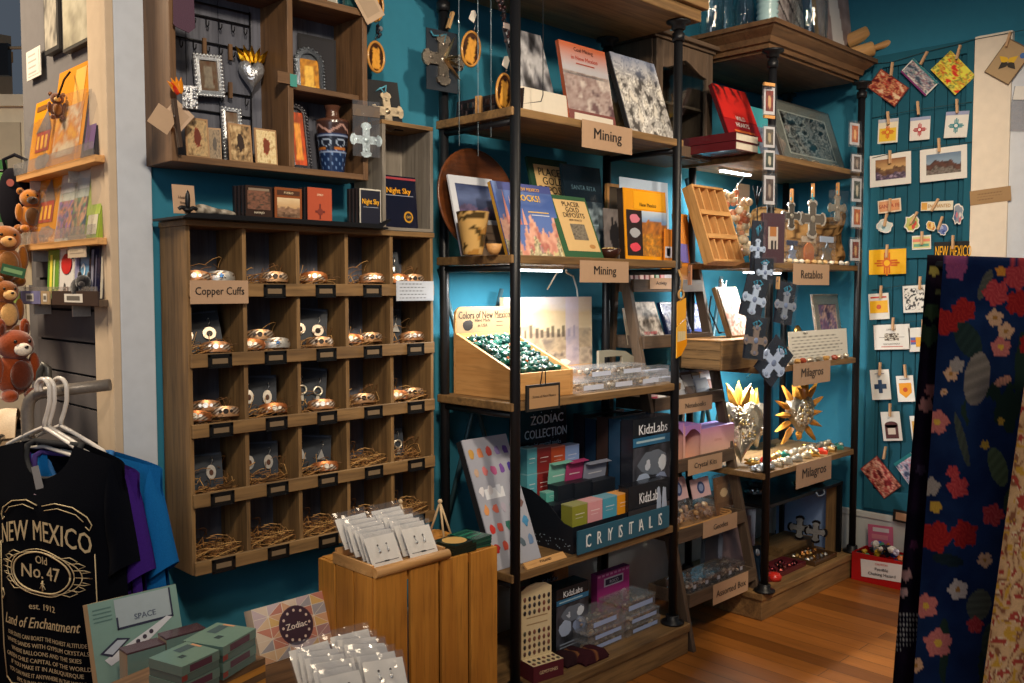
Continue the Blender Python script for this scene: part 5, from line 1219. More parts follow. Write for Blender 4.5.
# little easels and coasters on the crate
def easel(x, y, rz, lab):
    o = thing('mini_easel', lab, 'easel', L(x, y, kz, rz))
    g = G('matte', '#c8ac84'); g.ball((0, 0, .118), .0075, n=8, h=6); g.make('knob', o)
    for p in ((-.018, -.03, .003), (.022, -.03, .003), (.0, .045, .003)): G('matte', '#c8ac84').tube([(0, 0, .115), p], .0036, 6).make('leg', o)
easel(1.742, 2.06, .2, 'tiny pale wooden easel with a round knob standing on the crate behind the coasters')
easel(1.655, 2.14, -.3, 'tiny pale wooden easel half hidden behind the earring packets on the crate')
for k in range(4):
    g = G('gloss', '#12241e').box(-.045, -.045, 0, .045, .045, .007)
    if k == 3:
        for a, b, c in ((.034, .036, '#c89a4c'), (.022, .026, '#d8a878'), (.010, .016, '#8a5a34')): g.M = T(0, 0, .0073) @ RX(PI/2); g.disc(0, 0, b, -.0001*(4-(a > .03)-(a > .02)), 24, None, 'card', c); g.M = MX.Identity(4)
    solo(g, 'coaster', ['bottom', 'second', 'third', 'topmost'][k]+' square dark coaster of the stack beside the wooden card tray', 'coaster', L(1.705, 1.953, kz+.0074*k, .04*k), 'stacked dark coasters')
for c, (x, nn) in enumerate(((1.775, 4),)):
    for k in range(nn):
        g = G('gloss', ['#1c4a3c', '#163a34', '#1f5042', '#18443a'][k]).box(-.042, -.05, 0, .042, .05, .007); g.poly([(-.036, -.044, .0072), (.036, -.044, .0072), (.036, .044, .0072), (-.036, .044, .0072)], hx('#24604c'))
        for j in range(5): g.poly([(-.03, -.036+.015*j, .0074), (.03, -.036+.015*j, .0074), (.03, -.030+.015*j, .0074), (-.03, -.030+.015*j, .0074)], hx('#2f7a5c' if j % 2 else '#12302a'))
        solo(g, 'green_packet', ['bottom', 'second', 'third', 'topmost'][k]+' dark green patterned packet of the stack at the right edge of the crate top', 'packet', L(x, 1.965, kz+.0074*k, -.1+.07*k), 'stacked green packets')
# ================================================================== LOW TABLE AT THE LEFT
LT = .42
t = thing('low_table', 'low dark wooden table under the teal game boxes', 'table', L(1.06, 1.93, 0))
G().box(-.31, -.31, LT-.03, .31, .32, LT, 'brown_x').make('table_top', t, None, .003)
for x in (-.28, .24):
    for y in (-.28, .26): G().box(x, y, 0, x+.04, y+.04, LT-.03, 'brown_z').make('leg', t)
def zodiac(g, w, h):
    cols = ['#e8d8c4', '#d8a078', '#c86a5c', '#e0b45c', '#8a9ab0', '#c8b8c8', '#b85a54', '#e8c8a0', '#9a6a80']; q = random.Random(6); n = 5
    g.rect(-w/2, 0, w/2, h, E_*1.5, 'card', '#e8dccb')
    for i in range(n):
        for j in range(n):
            x0, z0 = -w/2+w*i/n, h*j/n; a, b, c, d = (x0, E_*2, z0), (x0+w/n, E_*2, z0), (x0+w/n, E_*2, z0+h/n), (x0, E_*2, z0+h/n)
            r = math.hypot(i-2, j-2); pick = (lambda: q.choice(cols[1:4]+[cols[6]])) if r < 1.6 else (lambda: q.choice(cols))
            m = .93
            for tri in ((a, b, c), (a, c, d)) if (i+j) % 2 else ((a, b, d), (b, c, d)):
                ctr = sum((V(p) for p in tri), V())/3; g.use('card'); g.poly([ctr+(V(p)-ctr)*m for p in tri], mix(pick(), '#c8a88c', .35))
    g.disc(w*.04, h*.52, w*.235, E_*3, 30, w*.235, 'card', '#4a3040'); g.disc(w*.04, h*.52, w*.22, E_*3.4, 30, w*.22, 'card', '#3c2636')
    for k in range(12): a = k*PI/6; g.disc(w*.04+w*.18*math.cos(a), h*.52+w*.18*math.sin(a), w*.018, E_*4, 8, None, 'card', '#e0c8b8')
    g.text('Zodiac', w*.04, h*.52, h*.16, '#f0e4d8', E_*5, wmax=w*.36)
M, w, h = place(262, 334, 600, LT+.0005, 2.10, None, .38)
solo(slab(w, h, .04, '#d8c0a8', 'card', zodiac), 'puzzle_box', 'square box patterned with pastel triangles around a dark zodiac disc, leaning by the wall', 'box', M)
def tealbox(z, p0, pa, pb, th, lab, kind='top'):
    A, B, C_ = atZ(z, *p0), atZ(z, *pa), atZ(z, *pb); ex = (B-A).normalized(); ey = ZUP.cross(ex); w = (B-A).length; d = abs((C_-A).dot(ey)); 
    if (C_-A).dot(ey) < 0: pass
    o = thing('game_box', lab, 'box', frame(A-ZUP*th, ex, ey, ZUP), 'teal game boxes on the low table')
    g = G('gloss', '#5a7069'); g.box(0, 0, 0, w, d, th-.001); g.box(-.0006, -.0006, .004, w*.14, -.0002, th*.9, 'card', '#8a3c34'); g.make('carton', o)
    g = G('gloss', '#6b857a'); g.box(-.001, -.001, th*.45, w+.001, d+.001, th)
    g.poly([(w*.5, d*.62, th+.0004), (w*.9, d*.62, th+.0004), (w*.9, d*.86, th+.0004), (w*.5, d*.86, th+.0004)], hx('#4a5c60')); g.poly([(w*.3, d*.35, th+.0004), (w*.45, d*.35, th+.0004), (w*.45, d*.5, th+.0004), (w*.3, d*.5, th+.0004)], hx('#3a4a4c')); g.poly([(w*.92, d*.5, th+.0004), (w*.99, d*.5, th+.0004), (w*.99, d*.8, th+.0004), (w*.92, d*.8, th+.0004)], hx('#c09070'))
    g.poly([(w*.2, -.0013, th*.5), (w*.8, -.0013, th*.5), (w*.8, -.0013, th*.9), (w*.2, -.0013, th*.9)], hx('#5c3a4a')); g.make('lid', o)
    return o
tz = .64
for k in range(2):
    s = [(181.7, 667), (218.7, 650), (146.6, 659)]; o = tealbox(tz, *s, .036, ['upper teal game box of the front left stack on the low table', 'lower teal game box of the front left stack on the low table'][k])
    if k: o.location.z -= .037
for k in range(2):
    s = [(222.8, 647), (255.3, 628.4), (190.4, 636.8)]; o = tealbox(tz, *s, .036, ['upper teal game box of the right stack upon the gilt striped crate', 'lower teal game box of the right stack upon the gilt striped crate'][k])
    if k: o.location.z -= .037
g = G('light_x'); 
bw = .20; A = atZ(.458, 213, 683)
bw = .27
for k in range(9): g.box(0, 0, .0162*k, bw, .185, .0162*k+.0156, 'pine_x' if k % 2 else 'brown_x')
solo(g, 'striped_crate', 'small golden and dark striped crate under the right stack of teal boxes', 'crate', T(.765, 1.758, LT+.0005) @ RZ(.26))
# upright boxes and display back card
for k, (xl, xr) in enumerate(((129, 167), (168, 207))):
    M, w, h = place(xl, xr, 648-15*k, LT+.0005, 2.01)
    o = carton((M, w, max(h, .08)), ['left upright teal game box standing before the plane display card', 'right upright teal game box standing before the plane display card'][k], .045, '#6c8a84', ART(R(.62, .3, .8, .75, '#4a5a5c'), R(.05, .05, .95, .08, '#9ab4aa'), PT(.1, .1, .5, .6, p_noise(['#7f9f98', '#6a8a84', '#8fb0a8'], 3, 3))), 'game_box', 'box', 'teal game boxes on the low table', side='#8c7a68', top='#4a3840')
def disp(g, w, h):
    g.rect(-w*.22, h*.72, w*.42, h*.985, E_*2, 'card', '#a8b4b8'); g.rect(-w*.22, h*.72, w*.42, h*.74, E_*3, 'card', '#2a2c44'); g.rect(-w*.22, h*.72, -w*.20, h*.83, E_*3, 'card', '#2a2c44'); g.rect(w*.40, h*.72, w*.42, h*.985, E_*3, 'card', '#2a2c44'); g.text('SPACE', w*.1, h*.80, h*.07, '#5a6274', E_*4)
    for k in range(4): g.rect(-w*.46, h*(.93-.035*k), -w*.26, h*(.94-.035*k), E_*3, 'card', '#5a7a74')
    g.use('card', '#d8d8dc'); g.poly([(x*w, E_*4, z*h) for x, z in ((-.40, .50), (.10, .66), (.34, .74), (.40, .72), (.12, .58), (-.34, .44))])
    g.use('card', '#2a2c44'); g.poly([(x*w, E_*5, z*h) for x, z in ((-.44, .56), (-.24, .66), (-.10, .63), (-.32, .51))]); g.use('card', '#b8c0cc'); g.poly([(x*w, E_*6, z*h) for x, z in ((-.40, .56), (-.24, .64), (-.14, .625), (-.31, .53))])
    for x, z in ((-.02, .585), (.06, .61), (.14, .64)): g.disc(x*w, z*h, w*.025, E_*5, 10, None, 'card', '#3a3040')
M, w, h = place(103, 192, 594, LT+.0005, 2.075, 2.075, .3)
solo(slab(w, h, .03, '#7f9f94', 'card', disp, '#a08a6c'), 'display_card', 'pale green display card with a white rocket plane, behind the upright teal boxes', 'display', M)
# lower earring packets
g = G('light_x'); g.box(-.13, -.09, 0, .13, .09, .02); solo(g, 'packet_board', 'light wooden board under the lower fan of earring packets', 'board', T(1.215, 1.76, LT+.0005))
q = random.Random(33)
for c in (0, 1):
    for r in range(6):
        pack(T(1.16+.11*c+q.uniform(-.01, .01), 1.69+.026*r, LT+.021+.006*r) @ RZ(q.uniform(-.25, .25)-.1) @ RX(-.7) @ RY(q.uniform(-.14, .14)),
             '%s earring packet in the %s column on the low table' % (RW[r], ['left', 'right'][c]), 'earring packets on the low table')
# ================================================================== T-SHIRTS ON THE PIPE RAIL
RLZ = 1.150
t = thing('pipe_rail', 'grey bent pipe rail in the doorway that carries the shirts', 'rail', MX.Identity(4))
PA, PB = CC+ray(27, 405)*2.36, V((.957, 2.42, RLZ)); PB = V((.925, 2.425, RLZ)); PA.z = 1.128; dv = (PB-PA).normalized()
t.matrix_basis = T(PA.x, PA.y, 0); OP = T(-PA.x, -PA.y, 0)
G('iron').tube([(PA.x, PA.y, 0), PA-V((0, 0, .045)), PA-V((0, 0, .018))+dv*.006, PA-V((0, 0, .004))+dv*.022, PA+dv*.045, PB], .0155, 12, c='#77706a').make('rail', t, OP)
g = G('iron', '#5a5550'); g.lathe([(.05, 0), (.05, .006), (.024, .012), (.024, .03)], 14); g.make('floor_flange', t)
def tshirt(x, rz, col, label, lettered=False, y=2.41, zs=1.03):
    o = thing('t_shirt', label, 'shirt', T(x, y, zs) @ RZ(rz-PI/2), 't-shirts on the pipe rail')
    def top(s):            # shoulder seam height at |x|
        a = abs(s); return -.012-.22*max(0, a-.085)-.9*max(0, a-.215)**1.4 if a > .085 else -.012
    def neckf(s): a = abs(s); return -.085*math.sqrt(max(0, 1-(a/.088)**2)) if a < .088 else 0
    def neckb(s): a = abs(s); return -.004*math.sqrt(max(0, 1-(a/.088)**2)) if a < .088 else 0
    def fy(u, z): return (.058*math.cos(u*PI/2*.98)**.6)*min(1, .25+(-z)*4.5)*(1+.0*u)+.006*math.sin(u*9+z*5)*min(1, -z*3)*(1-abs(u))
    def hw(z): return .235+.015*min(1, max(0, -z-.2)*2)+.006*math.sin(z*11)
    def pos(u, v, sgn):
        s = u*2-1; k = top(s*.235)+(neckf(s*.235) if sgn < 0 else neckb(s*.235)); z = k+(-.72-k)*v
        return (s*hw(z), sgn*max(.0015, fy(s, z)), z)
    g = G('cloth', col); g.grid(48, 44, lambda u, v: pos(u, v, -1), flip=True); g.grid(40, 24, lambda u, v: pos(u, v, 1))
    g.make('body', o)
    for sd in (-1, 1):
        g = G('cloth', col)
        def sl(u, v):
            a = 2*PI*v; ox, oz, ix, iz = .206+.058*u, -.040-.245*u+.022*math.sin(PI*u), .192+.010*u, -.225-.105*u; k = .5+.5*math.cos(a)
            return (sd*(ix+(ox-ix)*k), (.030+.012*u)*math.sin(a)*(1+.08*math.sin(u*7)), iz+(oz-iz)*k)
        g.grid(16, 24, sl, flip=sd > 0)
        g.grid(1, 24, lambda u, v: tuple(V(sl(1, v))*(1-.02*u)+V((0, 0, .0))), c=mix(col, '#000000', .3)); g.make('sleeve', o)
    g = G('cloth', mix(col, '#ffffff', .03)); pts = []
    for k in range(25): s = -1+2*k/24; pts.append((s*.089, -max(.004, fy(s*.38, -.09)*.72*math.sqrt(max(0, 1-s*s))+.004), -.012+neckf(s*.0875)-.004))
    for k in range(1, 24): s = 1-2*k/24; pts.append((s*.089, max(.003, fy(s*.38, -.03)*.6), -.012+neckb(s*.0875)-.002))
    g.tube(pts, .0075, 7, closed=True); g.make('collar', o)
    if lettered:
        g = G('card', '#9a9a98'); g.M = T(-.004, -.045, -.105) @ RY(-.28); g.prism(_rev([(-.014, -.04), (.014, -.04), (.012, .04), (-.012, .04)]), 0, .0015, 'card', '#8f8f90'); g.M = T(.0, -.048, -.148) @ RY(.2); g.prism(_rev([(-.022, -.014), (.028, -.01), (.02, .012), (-.018, .010)]), 0, .0015, 'card', '#a08a98'); g.make('hang_tag', o)
        INK = '#c8b48c'; g = G('card', INK)
        F0 = lambda p: (p[0]+.013, -max(.003, fy((p[0]+.013)/hw(p[2]), p[2]))-.0025, p[2])
        F = lambda p: F0((p[0], 0, -.222+(p[2]+.262)*.93))
        def arc(p, cx=0, k=1.15): return F((p[0], 0, p[2]-k*p[0]*p[0]*1.0))
        def line(pts, r=.0016): g.use('card', INK); g.tube([F((a, 0, b)) for a, b in pts], r, 4)
        z0 = -.262; g.text('NEW MEXICO', 0, z0, .078, INK, warp=arc, sx=.78, wmax=.30)
        for s in (-1, 1):
            line([(s*.01, -.195), (s*.05, -.185), (s*.10, -.192), (s*.14, -.215), (s*.152, -.235), (s*.145, -.25), (s*.135, -.24)]); line([(s*.02, -.205), (s*.06, -.197), (s*.11, -.21), (s*.13, -.228)], .0012)
        zc = -.375
        for rx_, rz__, r in ((.095, .055, .0022), (.105, .063, .0013), (.125, .056, .0013)): line([(rx_*math.cos(2*PI*k/36), zc+rz__*math.sin(2*PI*k/36)) for k in range(37)], r)
        for s in (-1, 1):
            for k in range(7): a = (-.9+.3*k); line([(s*.108*math.cos(a), zc+.06*math.sin(a)), (s*.135*math.cos(a*.9), zc+.066*math.sin(a)), (s*.150*math.cos(a*.8), zc+.05*math.sin(a*1.1)), (s*.128*math.cos(a*.7), zc+.05*math.sin(a*.8))], .0012)
        g.text('Old', 0, zc+.034, .030, INK, warp=F); g.text('No. 47', 0, zc+.002, .052, INK, warp=F, wmax=.13)
        line([(0, zc-.022), (0, zc-.05)], .002); line([(-.006, zc-.03), (.006, zc-.03)], .0016); line([(-.01, zc-.044), (0, zc-.03), (.01, zc-.044)], .0012)
        g.text('est. 1912', 0, -.468, .024, INK, warp=F)
        sl_ = lambda p: F((p[0]+.25*(p[2]+.512), 0, p[2]+.05*p[0])); g.text('Land of Enchantment', -.012, -.512, .042, INK, warp=sl_, wmax=.262)
        for k, s in enumerate(('OUR STATE CAN BOAST THE HIGHEST ALTITUDE', 'WHITE SANDS WITH GYPSUM CRYSTALS', 'WHERE BALLOONS AND THE SKIES', 'GREEN CHILE CAPITAL OF THE WORLD', 'IF YOU MAKE IT IN ALBUQUERQUE', 'YOU CAN MAKE IT ANYWHERE IN THE WORLD', '89% SUNSHINE 11% PROOF')): g.text(s, 0, -.555-.0205*k, .0165, INK, warp=F, wmax=[.27, .28, .24, .29, .25, .27, .2][k])
        for s in (-1, 1):
            line([(s*.158, -.31), (s*.162, -.45), (s*.160, -.60), (s*.150, -.69)], .0013); line([(s*.155, -.44), (s*.147, -.455), (s*.155, -.47), (s*.163, -.455), (s*.155, -.44)], .0012); line([(s*.02, -.70), (s*.08, -.69), (s*.13, -.70), (s*.15, -.685)], .0016)
        g.make('printed_lettering', o)
    return o
def hanger(x, rz, label, y=2.47):
    o = thing('clothes_hanger', label, 'hanger', T(x, y, RLZ) @ RZ(rz-PI/2), 'white hangers on the pipe rail')
    W_ = '#d4cec8'
    g = G('gloss', W_); r = .026; pts = [(-r*math.cos(a)*1.0, 0, -.0+r*math.sin(a)) for a in [k*PI/10 for k in range(-1, 11)]]
    pts = [(-r*math.cos(a), 0, r*math.sin(a)-.004) for a in [-.3+k*(PI+.3)/12 for k in range(13)]]+[(r*.96, 0, -.035), (r*.6, 0, -.062), (.004, 0, -.085), (0, 0, -.105)]
    g.tube(pts, .0058, 8); g.make('hook', o)
    g = G('gloss', W_); g.tube([(0, 0, -.10), (.05, 0, -.118), (.11, 0, -.140), (.150, 0, -.156), (.158, 0, -.165), (.145, 0, -.169), (0, 0, -.150), (-.145, 0, -.169), (-.158, 0, -.165), (-.150, 0, -.156), (-.11, 0, -.140), (-.05, 0, -.118)], .0055, 8, closed=True); g.make('shoulder_bar', o)
hanger(.775, .30, 'white plastic hanger nearest the viewer, holding the black lettered shirt')
hanger(.786, .33, 'white plastic hanger just behind the black shirt, holding the purple shirt')
hanger(.815, .36, 'white plastic hanger farthest along the rail, holding the blue shirt')
tshirt(.778, .38, '#080a11', 'black t-shirt with cream lettering about New Mexico, nearest on the rail', True)
tshirt(.800, .46, '#3a1f70', 'purple t-shirt squeezed between the black and the blue shirts', False, 2.41, 1.0)
tshirt(.842, .56, '#155f9e', 'bright blue t-shirt hanging at the back of the rail beside the doorway post', False, 2.41, 1.0)
# ================================================================== LADDER SHELF CONTENTS
LZ = LZ[::-1]; LY = LY[::-1]
def on(k): return LZ[k]+.0125
def lsign(xl, xr, yt, yb, k, text, label): return sign(xl, xr, yt, yb, LY[k]-.003, text, label, size=.42)
lsign(650, 672, 278, 289, 0, 'Activity', 'narrow kraft sign on the top tray of the ladder shelf')
lsign(678, 712, 397, 412, 2, 'Notebooks', 'kraft sign on the third tray of the ladder shelf, below the leaning pads')
lsign(688, 722, 456, 472, 3, 'Crystal Kits', 'kraft sign on the tray that holds the pink boxes')
lsign(703, 737, 517, 533, 4, 'Geodes', 'kraft sign on the tray with the clear header bags')
lsign(713, 748, 578, 598, 5, 'Assorted Box', 'kraft sign on the lowest tray of the ladder shelf')
yq = LY[0]+.03
book(place(680, 693, 214, on(0), LY[0]+.05, None, .1), 'tall orange book standing at the right end of the top tray', .016, '#e88a2c', ART(R(.1, .1, .9, .3, '#c87a24'), R(.2, .35, .8, .6, '#7a6ab0')), spine='#5a4030')
book(place(663, 676, 232, on(0), LY[0]+.05, None, .06), 'orange book with a pale label half hidden by the iron pole on the top tray', .012, '#e0902c', R(.1, .1, .9, .3, '#e8e4f0'))
for k in range(7):
    c = ['#c88a94', '#8a4a5c', '#e0b0b0', '#a85c6c', '#d0a090', '#2f7a5c', '#c8506c'][k]; x = 3.0-.0+.035*k
    solo(slab(.03, .075, .012, c, 'card', R(.15, .5, .85, .8, mix(c, '#ffffff', .4))), 'small_pack', '%s small pack in the row on the top tray of the ladder' % ['dusty pink', 'wine red', 'pale pink', 'plum', 'peach', 'green', 'bright pink'][k], 'pack', L(2.975+.036*k, LY[0]+.04, on(0)) @ RX(-.1))
def bwred(g, w, h): g.pat(-w/2, 0, w/2, h, p_noise(['#2a2624', '#8a8480', '#d8d2cc', '#5a5450'], 15, 4, 1.2), E_*2, 16, 20); g.text('OLD WEST', 0, h*.26, h*.1, '#c83c50', E_*4, wmax=w*.6); g.text('Tales', 0, h*.15, h*.08, '#c83c50', E_*4)
book(place(641, 666, 302, on(1), LY[1]+.05, None, .35), 'book with a grey photograph and red lettering on the second ladder tray', .014, '#3a3432', bwred)
def bluew(g, w, h): g.pat(-w*.45, h*.3, w*.45, h*.95, p_noise(['#1c2c5c', '#c8d0e4', '#3a4a8c', '#e4e8f0'], 16, 3, 1.3), E_*2, 14, 16); g.rect(-w*.4, h*.06, w*.4, h*.2, E_*2, 'card', '#d0d4e4')
book(place(671, 693, 302, on(1), LY[1]+.05, None, .35), 'dark blue book with white clouds just behind the iron pole on the second tray', .016, '#1a2448', bluew)
book(place(690, 712, 303, on(1), LY[1]+.09, None, .35), 'blue and white book at the right end of the second ladder tray', .014, '#4a5a9c', bluew)
card(place(628, 640, 308, on(1), LY[1]+.08, None, .2), 'pale card at the left end of the second ladder tray', 'card', '#b9a78c')
# yellow tags on a rope ring
o = thing('wooden_ruler_tag', 'yellow wooden tag of two angled panels hung from the iron pole by a rope ring', 'tag', hang(681, 326, 1.965, -.2))
g = G('gloss', '#d89a30'); g.prism(_rev([(-.020, .09), (.024, .105), (.026, .03), (-.020, .0)]), 0, .003); g.prism(_rev([(-.024, -.004), (.024, .026), (.028, -.07), (.0, -.11), (-.024, -.12)]), -.003, 0, c='#e0a83c'); g.rect(-.02, -.07, .02, -.02, -.0035, 'card', '#c8b890')
for k in range(4): g.rect(-.018+.01*k, -.06, -.0165+.01*k, .0, -.004, 'card', '#b8a070')
g.prism(_rev([(-.022, -.06), (.027, -.05), (.027, -.07), (.0, -.108), (-.022, -.117)]), -.0045, -.003, 'gloss', '#d88a10'); g.make('panels', o)
g = G('cloth', '#b08a58'); g.tube([(-.005+.013*math.cos(2*PI*k/14), -.004, .118+.016*math.sin(2*PI*k/14)) for k in range(14)], .0045, 6, closed=True); g.tube([(-.005, -.004, .132), (.0, -.004, .17), (-.012, .004, .21)], .0045, 6); g.make('rope_ring', o)
clothespin(None, hang(690, 272, 1.967, 0, .0), '#b07a5c', .075); tag(bpy.data.objects['clothespin.002'], 'wooden clothespin on the rope above the yellow tag', 'clothespin')
# tray 3: pads and brochures
for k, (xl, xr, yt, c, n) in enumerate(((648, 662, 388, '#c8506c', 'pink and white pad at the left of the third ladder tray'), (660, 668, 390, '#d8d4dc', 'white pad just left of the iron pole on the third tray'), (678, 690, 378, '#b9bcc8', 'grey-white pad right of the iron pole on the third tray'), (688, 700, 372, '#6a5448', 'brown pad leaning in the third ladder tray'), (699, 713, 378, '#c0c8dc', 'pale blue pad at the right of the third ladder tray'))):
    card(place(xl, xr, yt, on(2), LY[2]+.05, None, .4), n, 'pad', c, ART(R(.1, .5, .9, .9, mix(c, '#ffffff', .5)), R(.1, .1, .9, .25, mix(c, '#2a2a6a', .6))), t=.01, name='note_pad')
for k, (xl, xr, yt, yy) in enumerate(((655, 690, 364, .13), (690, 712, 366, .12), (672, 700, 374, .10))):
    P = place(xl, xr, yt, on(2), LY[2]+yy); solo(slab(P[1], min(.12, P[2]), .025, ['#a8b0c4', '#8a7a84', '#c8b4a0'][k], 'gloss', R(.05, .6, .95, .9, '#d8dce8')), 'magazine_bundle', ['pale blue magazine bundle at the back of the third ladder tray', 'mauve magazine bundle at the back of the third tray, right end', 'cream magazine bundle in the middle of the third tray'][k], 'bundle', P[0])
# tray 4: pink display boxes
def pinkbox(M, w, h, d, lab, holes):
    o = thing('pink_display_box', lab, 'box', M, 'pink display boxes'); g = G('card')
    cf = lambda u, v: mix('#f0c0a4', '#c88ab4', v**1.8)
    def wall(p0, p1, n=6): g.grid(n, 10, lambda u, v: (p0[0]+(p1[0]-p0[0])*u, p0[1]+(p1[1]-p0[1])*u, h*v), cf)
    wall((-w/2, d), (-w/2, 0)); wall((w/2, 0), (w/2, d)); wall((w/2, d), (-w/2, d))
    if not holes: wall((-w/2, 0), (w/2, 0))
    else: g.grid(2, 3, lambda u, v: (-w/2+w*u, 0, h*.12*v), lambda u, v: '#e8b09a'); 
    g.box(-w/2, 0, 0, w/2, d, .003, 'card', '#d89a8c')
    if holes:
        for s in (-1, 1): g.grid(1, 10, lambda u, v: (s*(w/2-.006*u), 0, h*v), cf)
        n = 8; ar = [(-w/2+.006+(w-.012)*k/n, h*.74+h*.16*math.sin(PI*k/n)) for k in range(n+1)]
        for a, b in zip(ar, ar[1:]): g.poly([(a[0], 0, a[1]), (b[0], 0, b[1]), (b[0], 0, h), (a[0], 0, h)], hx('#a87ac0'))
    g.poly([(-w/2, 0, h), (w/2, 0, h), (w/2, d, h), (-w/2, d, h)], hx('#9a78c8'))
    if not holes:
        for x, z in ((-.1, .16), (.05, .22), (.2, .15)): g.ball((x*w+.04*w, -.001, z*h), .006, .001, .006, 6, 4, 'card', '#5a5a8c', jit=.2)
        g.text('CRYSTALS', .0, h*.6, h*.09, '#c88a80', -.0008, wmax=w*.6)
    g.make('box_shell', o); return o
for k, (xl, xr, hl, n) in enumerate(((656, 668, 1, 'leftmost pink arched box, peeping out left of the iron pole'), (669, 684, 1, 'pink arched open box directly behind the iron pole'), (684, 701, 1, 'pink arched open box just right of the iron pole'), (701, 734, 0, 'wide pink fading box with small blue stars, at the right end'))):
    P = place(xl, xr, 423+1*k, on(3), LY[3]+.02+(.05 if k == 0 else 0)); pinkbox(P[0], P[1]-.002, P[2], .10, n, hl)
# tray 5: bags with header cards
o = thing('wicker_tray', 'shallow honey-coloured wicker tray on the fifth ladder shelf tray', 'basket', L(3.185, LY[4]+.10, on(4))); g = G('light_x'); W_, D_ = .215, .072
rim = [(W_*math.copysign(abs(math.cos(a))**.4, math.cos(a)), D_*math.copysign(abs(math.sin(a))**.4, math.sin(a))) for a in [2*PI*k/40 for k in range(40)]]
for k in range(4): g.tube([(x*(.95+.02*k), y*(.93+.02*k), .006+.009*k) for x, y in rim], .005, 5, closed=True)
g.make('woven_sides', o); g = G('light_x'); g.box(-W_*.9, -D_*.85, .001, W_*.9, D_*.85, .005); g.make('base', o)
for k, (xl, xr, n) in enumerate(((677, 694, 'clear bag of tan stones with a pink header card, left in the wicker tray'), (698, 716, 'clear bag of tan stones with a pink header card, right in the wicker tray'))):
    M, w, h = place(xl, xr, 478, on(4)+.012, LY[4]+.08, None, .25); o = thing('stone_bag', n, 'bag', M, 'bags with pink header cards')
    g = slab(w, h*.45, .003, '#d8b4b8', 'card', lambda g, w, h: (g.disc(0, h*.5, w*.2, E_*3, 16, h*.32, 'card', '#3a4a7a'), g.disc(0, h*.5, w*.12, E_*4, 12, h*.2, 'card', '#8a9ac0'))); g.make('header_card', o, T(0, 0, h*.55))
    g = G('stone'); q = random.Random(k)
    for j in range(16): g.ball((q.uniform(-w*.38, w*.38), .006+q.uniform(0, .012), q.uniform(.015, h*.42)), q.uniform(.008, .013), n=6, h=4, col=q.choice(['#c89a68', '#a87848', '#e0c090', '#8a6a58']), jit=.2)
    f = g.make('stones', o); f['kind'] = 'stuff'; G('film').box(-w/2, -.006, 0, w/2, .022, h*.56).make('clear_bag', o)
P = place(716, 734, 476, on(4)+.012, LY[4]+.10, None, .1); o = thing('geode_bag', 'large clear bag with a glowing pale stone, right end of the wicker tray', 'bag', P[0])
g = slab(P[1], P[2], .003, '#7a5638', 'card', PT(.1, .3, .9, .8, lambda u, v: '#f0d0a0' if (u-.5)**2+(v-.5)**2 < .06 else '#8a6644')); g.make('backing', o); G('film').box(-P[1]/2-.004, -.02, 0, P[1]/2+.004, .006, P[2]+.01).make('clear_bag', o)
for k, (x, c, n) in enumerate(((3.02, '#2c3a5c', 'dark blue bag at the back of the wicker tray'), (3.16, '#1c2430', 'black bag at the back of the wicker tray'))):
    solo(slab(.075, .14, .02, c, 'gloss', R(.1, .6, .9, .85, mix(c, '#ffffff', .2))), 'dark_bag', n, 'bag', L(x, LY[4]+.15, on(4)+.007))
# tray 6: clear boxes
q = random.Random(17)
for c in range(5):
    for r in range(4):
        o = clearbox(L(2.995+.086*c, LY[5]+.018+.055*(r//2)+.002, on(5)+.039*(r % 2)) , .080, .05, .037, '%s dark-stone box, %s column from left, on the lowest ladder tray' % (['lower front', 'upper front', 'lower back', 'upper back'][r], OC[c]), sd=c*7+r, grp='clear boxes on the lowest ladder tray', stone=['#4a3c34', '#8a7868', '#2e2a30', '#b0a090', '#6a4a3c'], lab='#a8a8b4', lw=.25, pl='film')
# ================================================================== CORNER UNIT CONTENTS
A4, A3, A2, A1 = [z+.0255 for z in RZs[::-1]]
AP = .1185
# crown top
CT = 2.4905
def jar(x, y, r, h, label, mt='jar', col=None, lid=None):
    o = thing('glass_jar', label, 'jar', T(colX(x, y, CT), y, CT)); g = G(mt, col or '#cfe0e4')
    g.lathe([(.001, .003), (r*.9, 0), (r, .012), (r, h*.72), (r*.8, h*.84), (r*.72, h*.88), (r*.74, h), (r*.68, h), (r*.66, h*.88), (r*.92, h*.70), (r*.92, .014), (.001, .010)], 22, cap=False); g.make('body', o)
    if lid: G('metal', lid).lathe([(.001, h+.014), (r*.78, h+.012), (r*.8, h+.002), (r*.8, h-.02)], 20, cap=False).make('lid', o)
    return o
jar(711, 2.30, .055, .26, 'tall clear glass jar at the left end of the crown top'); jar(725, 2.34, .05, .24, 'clear glass jar second from the left on the crown top'); jar(744, 2.22, .045, .25, 'slim clear glass jar left of the pale blue ribbed jar')
g = G('gloss', '#a9c8cc'); g.grid(36, 24, lambda u, v: ((.044+.004*math.sin(v*60)*(v < .8))*math.cos(2*PI*u), (.044+.004*math.sin(v*60)*(v < .8))*math.sin(2*PI*u), .24*v)); g.lathe([(.001, .241), (.044, .24)], 36, cap=False); solo(g, 'ribbed_jar', 'pale blue ribbed jar at the front corner of the crown top', 'jar', T(colX(767, 2.03, CT), 2.03, CT))
def oldph(g, w, h): g.pat(-w/2, 0, w/2, h, lambda u, v: mix('#8a7a78', '#d8ccc8', .5+.8*fr(u*2, v*3, 5, 4)) if abs(math.sin((u*.8+v)*9)) > .25 else '#2e2628', E_*2, 26, 26)
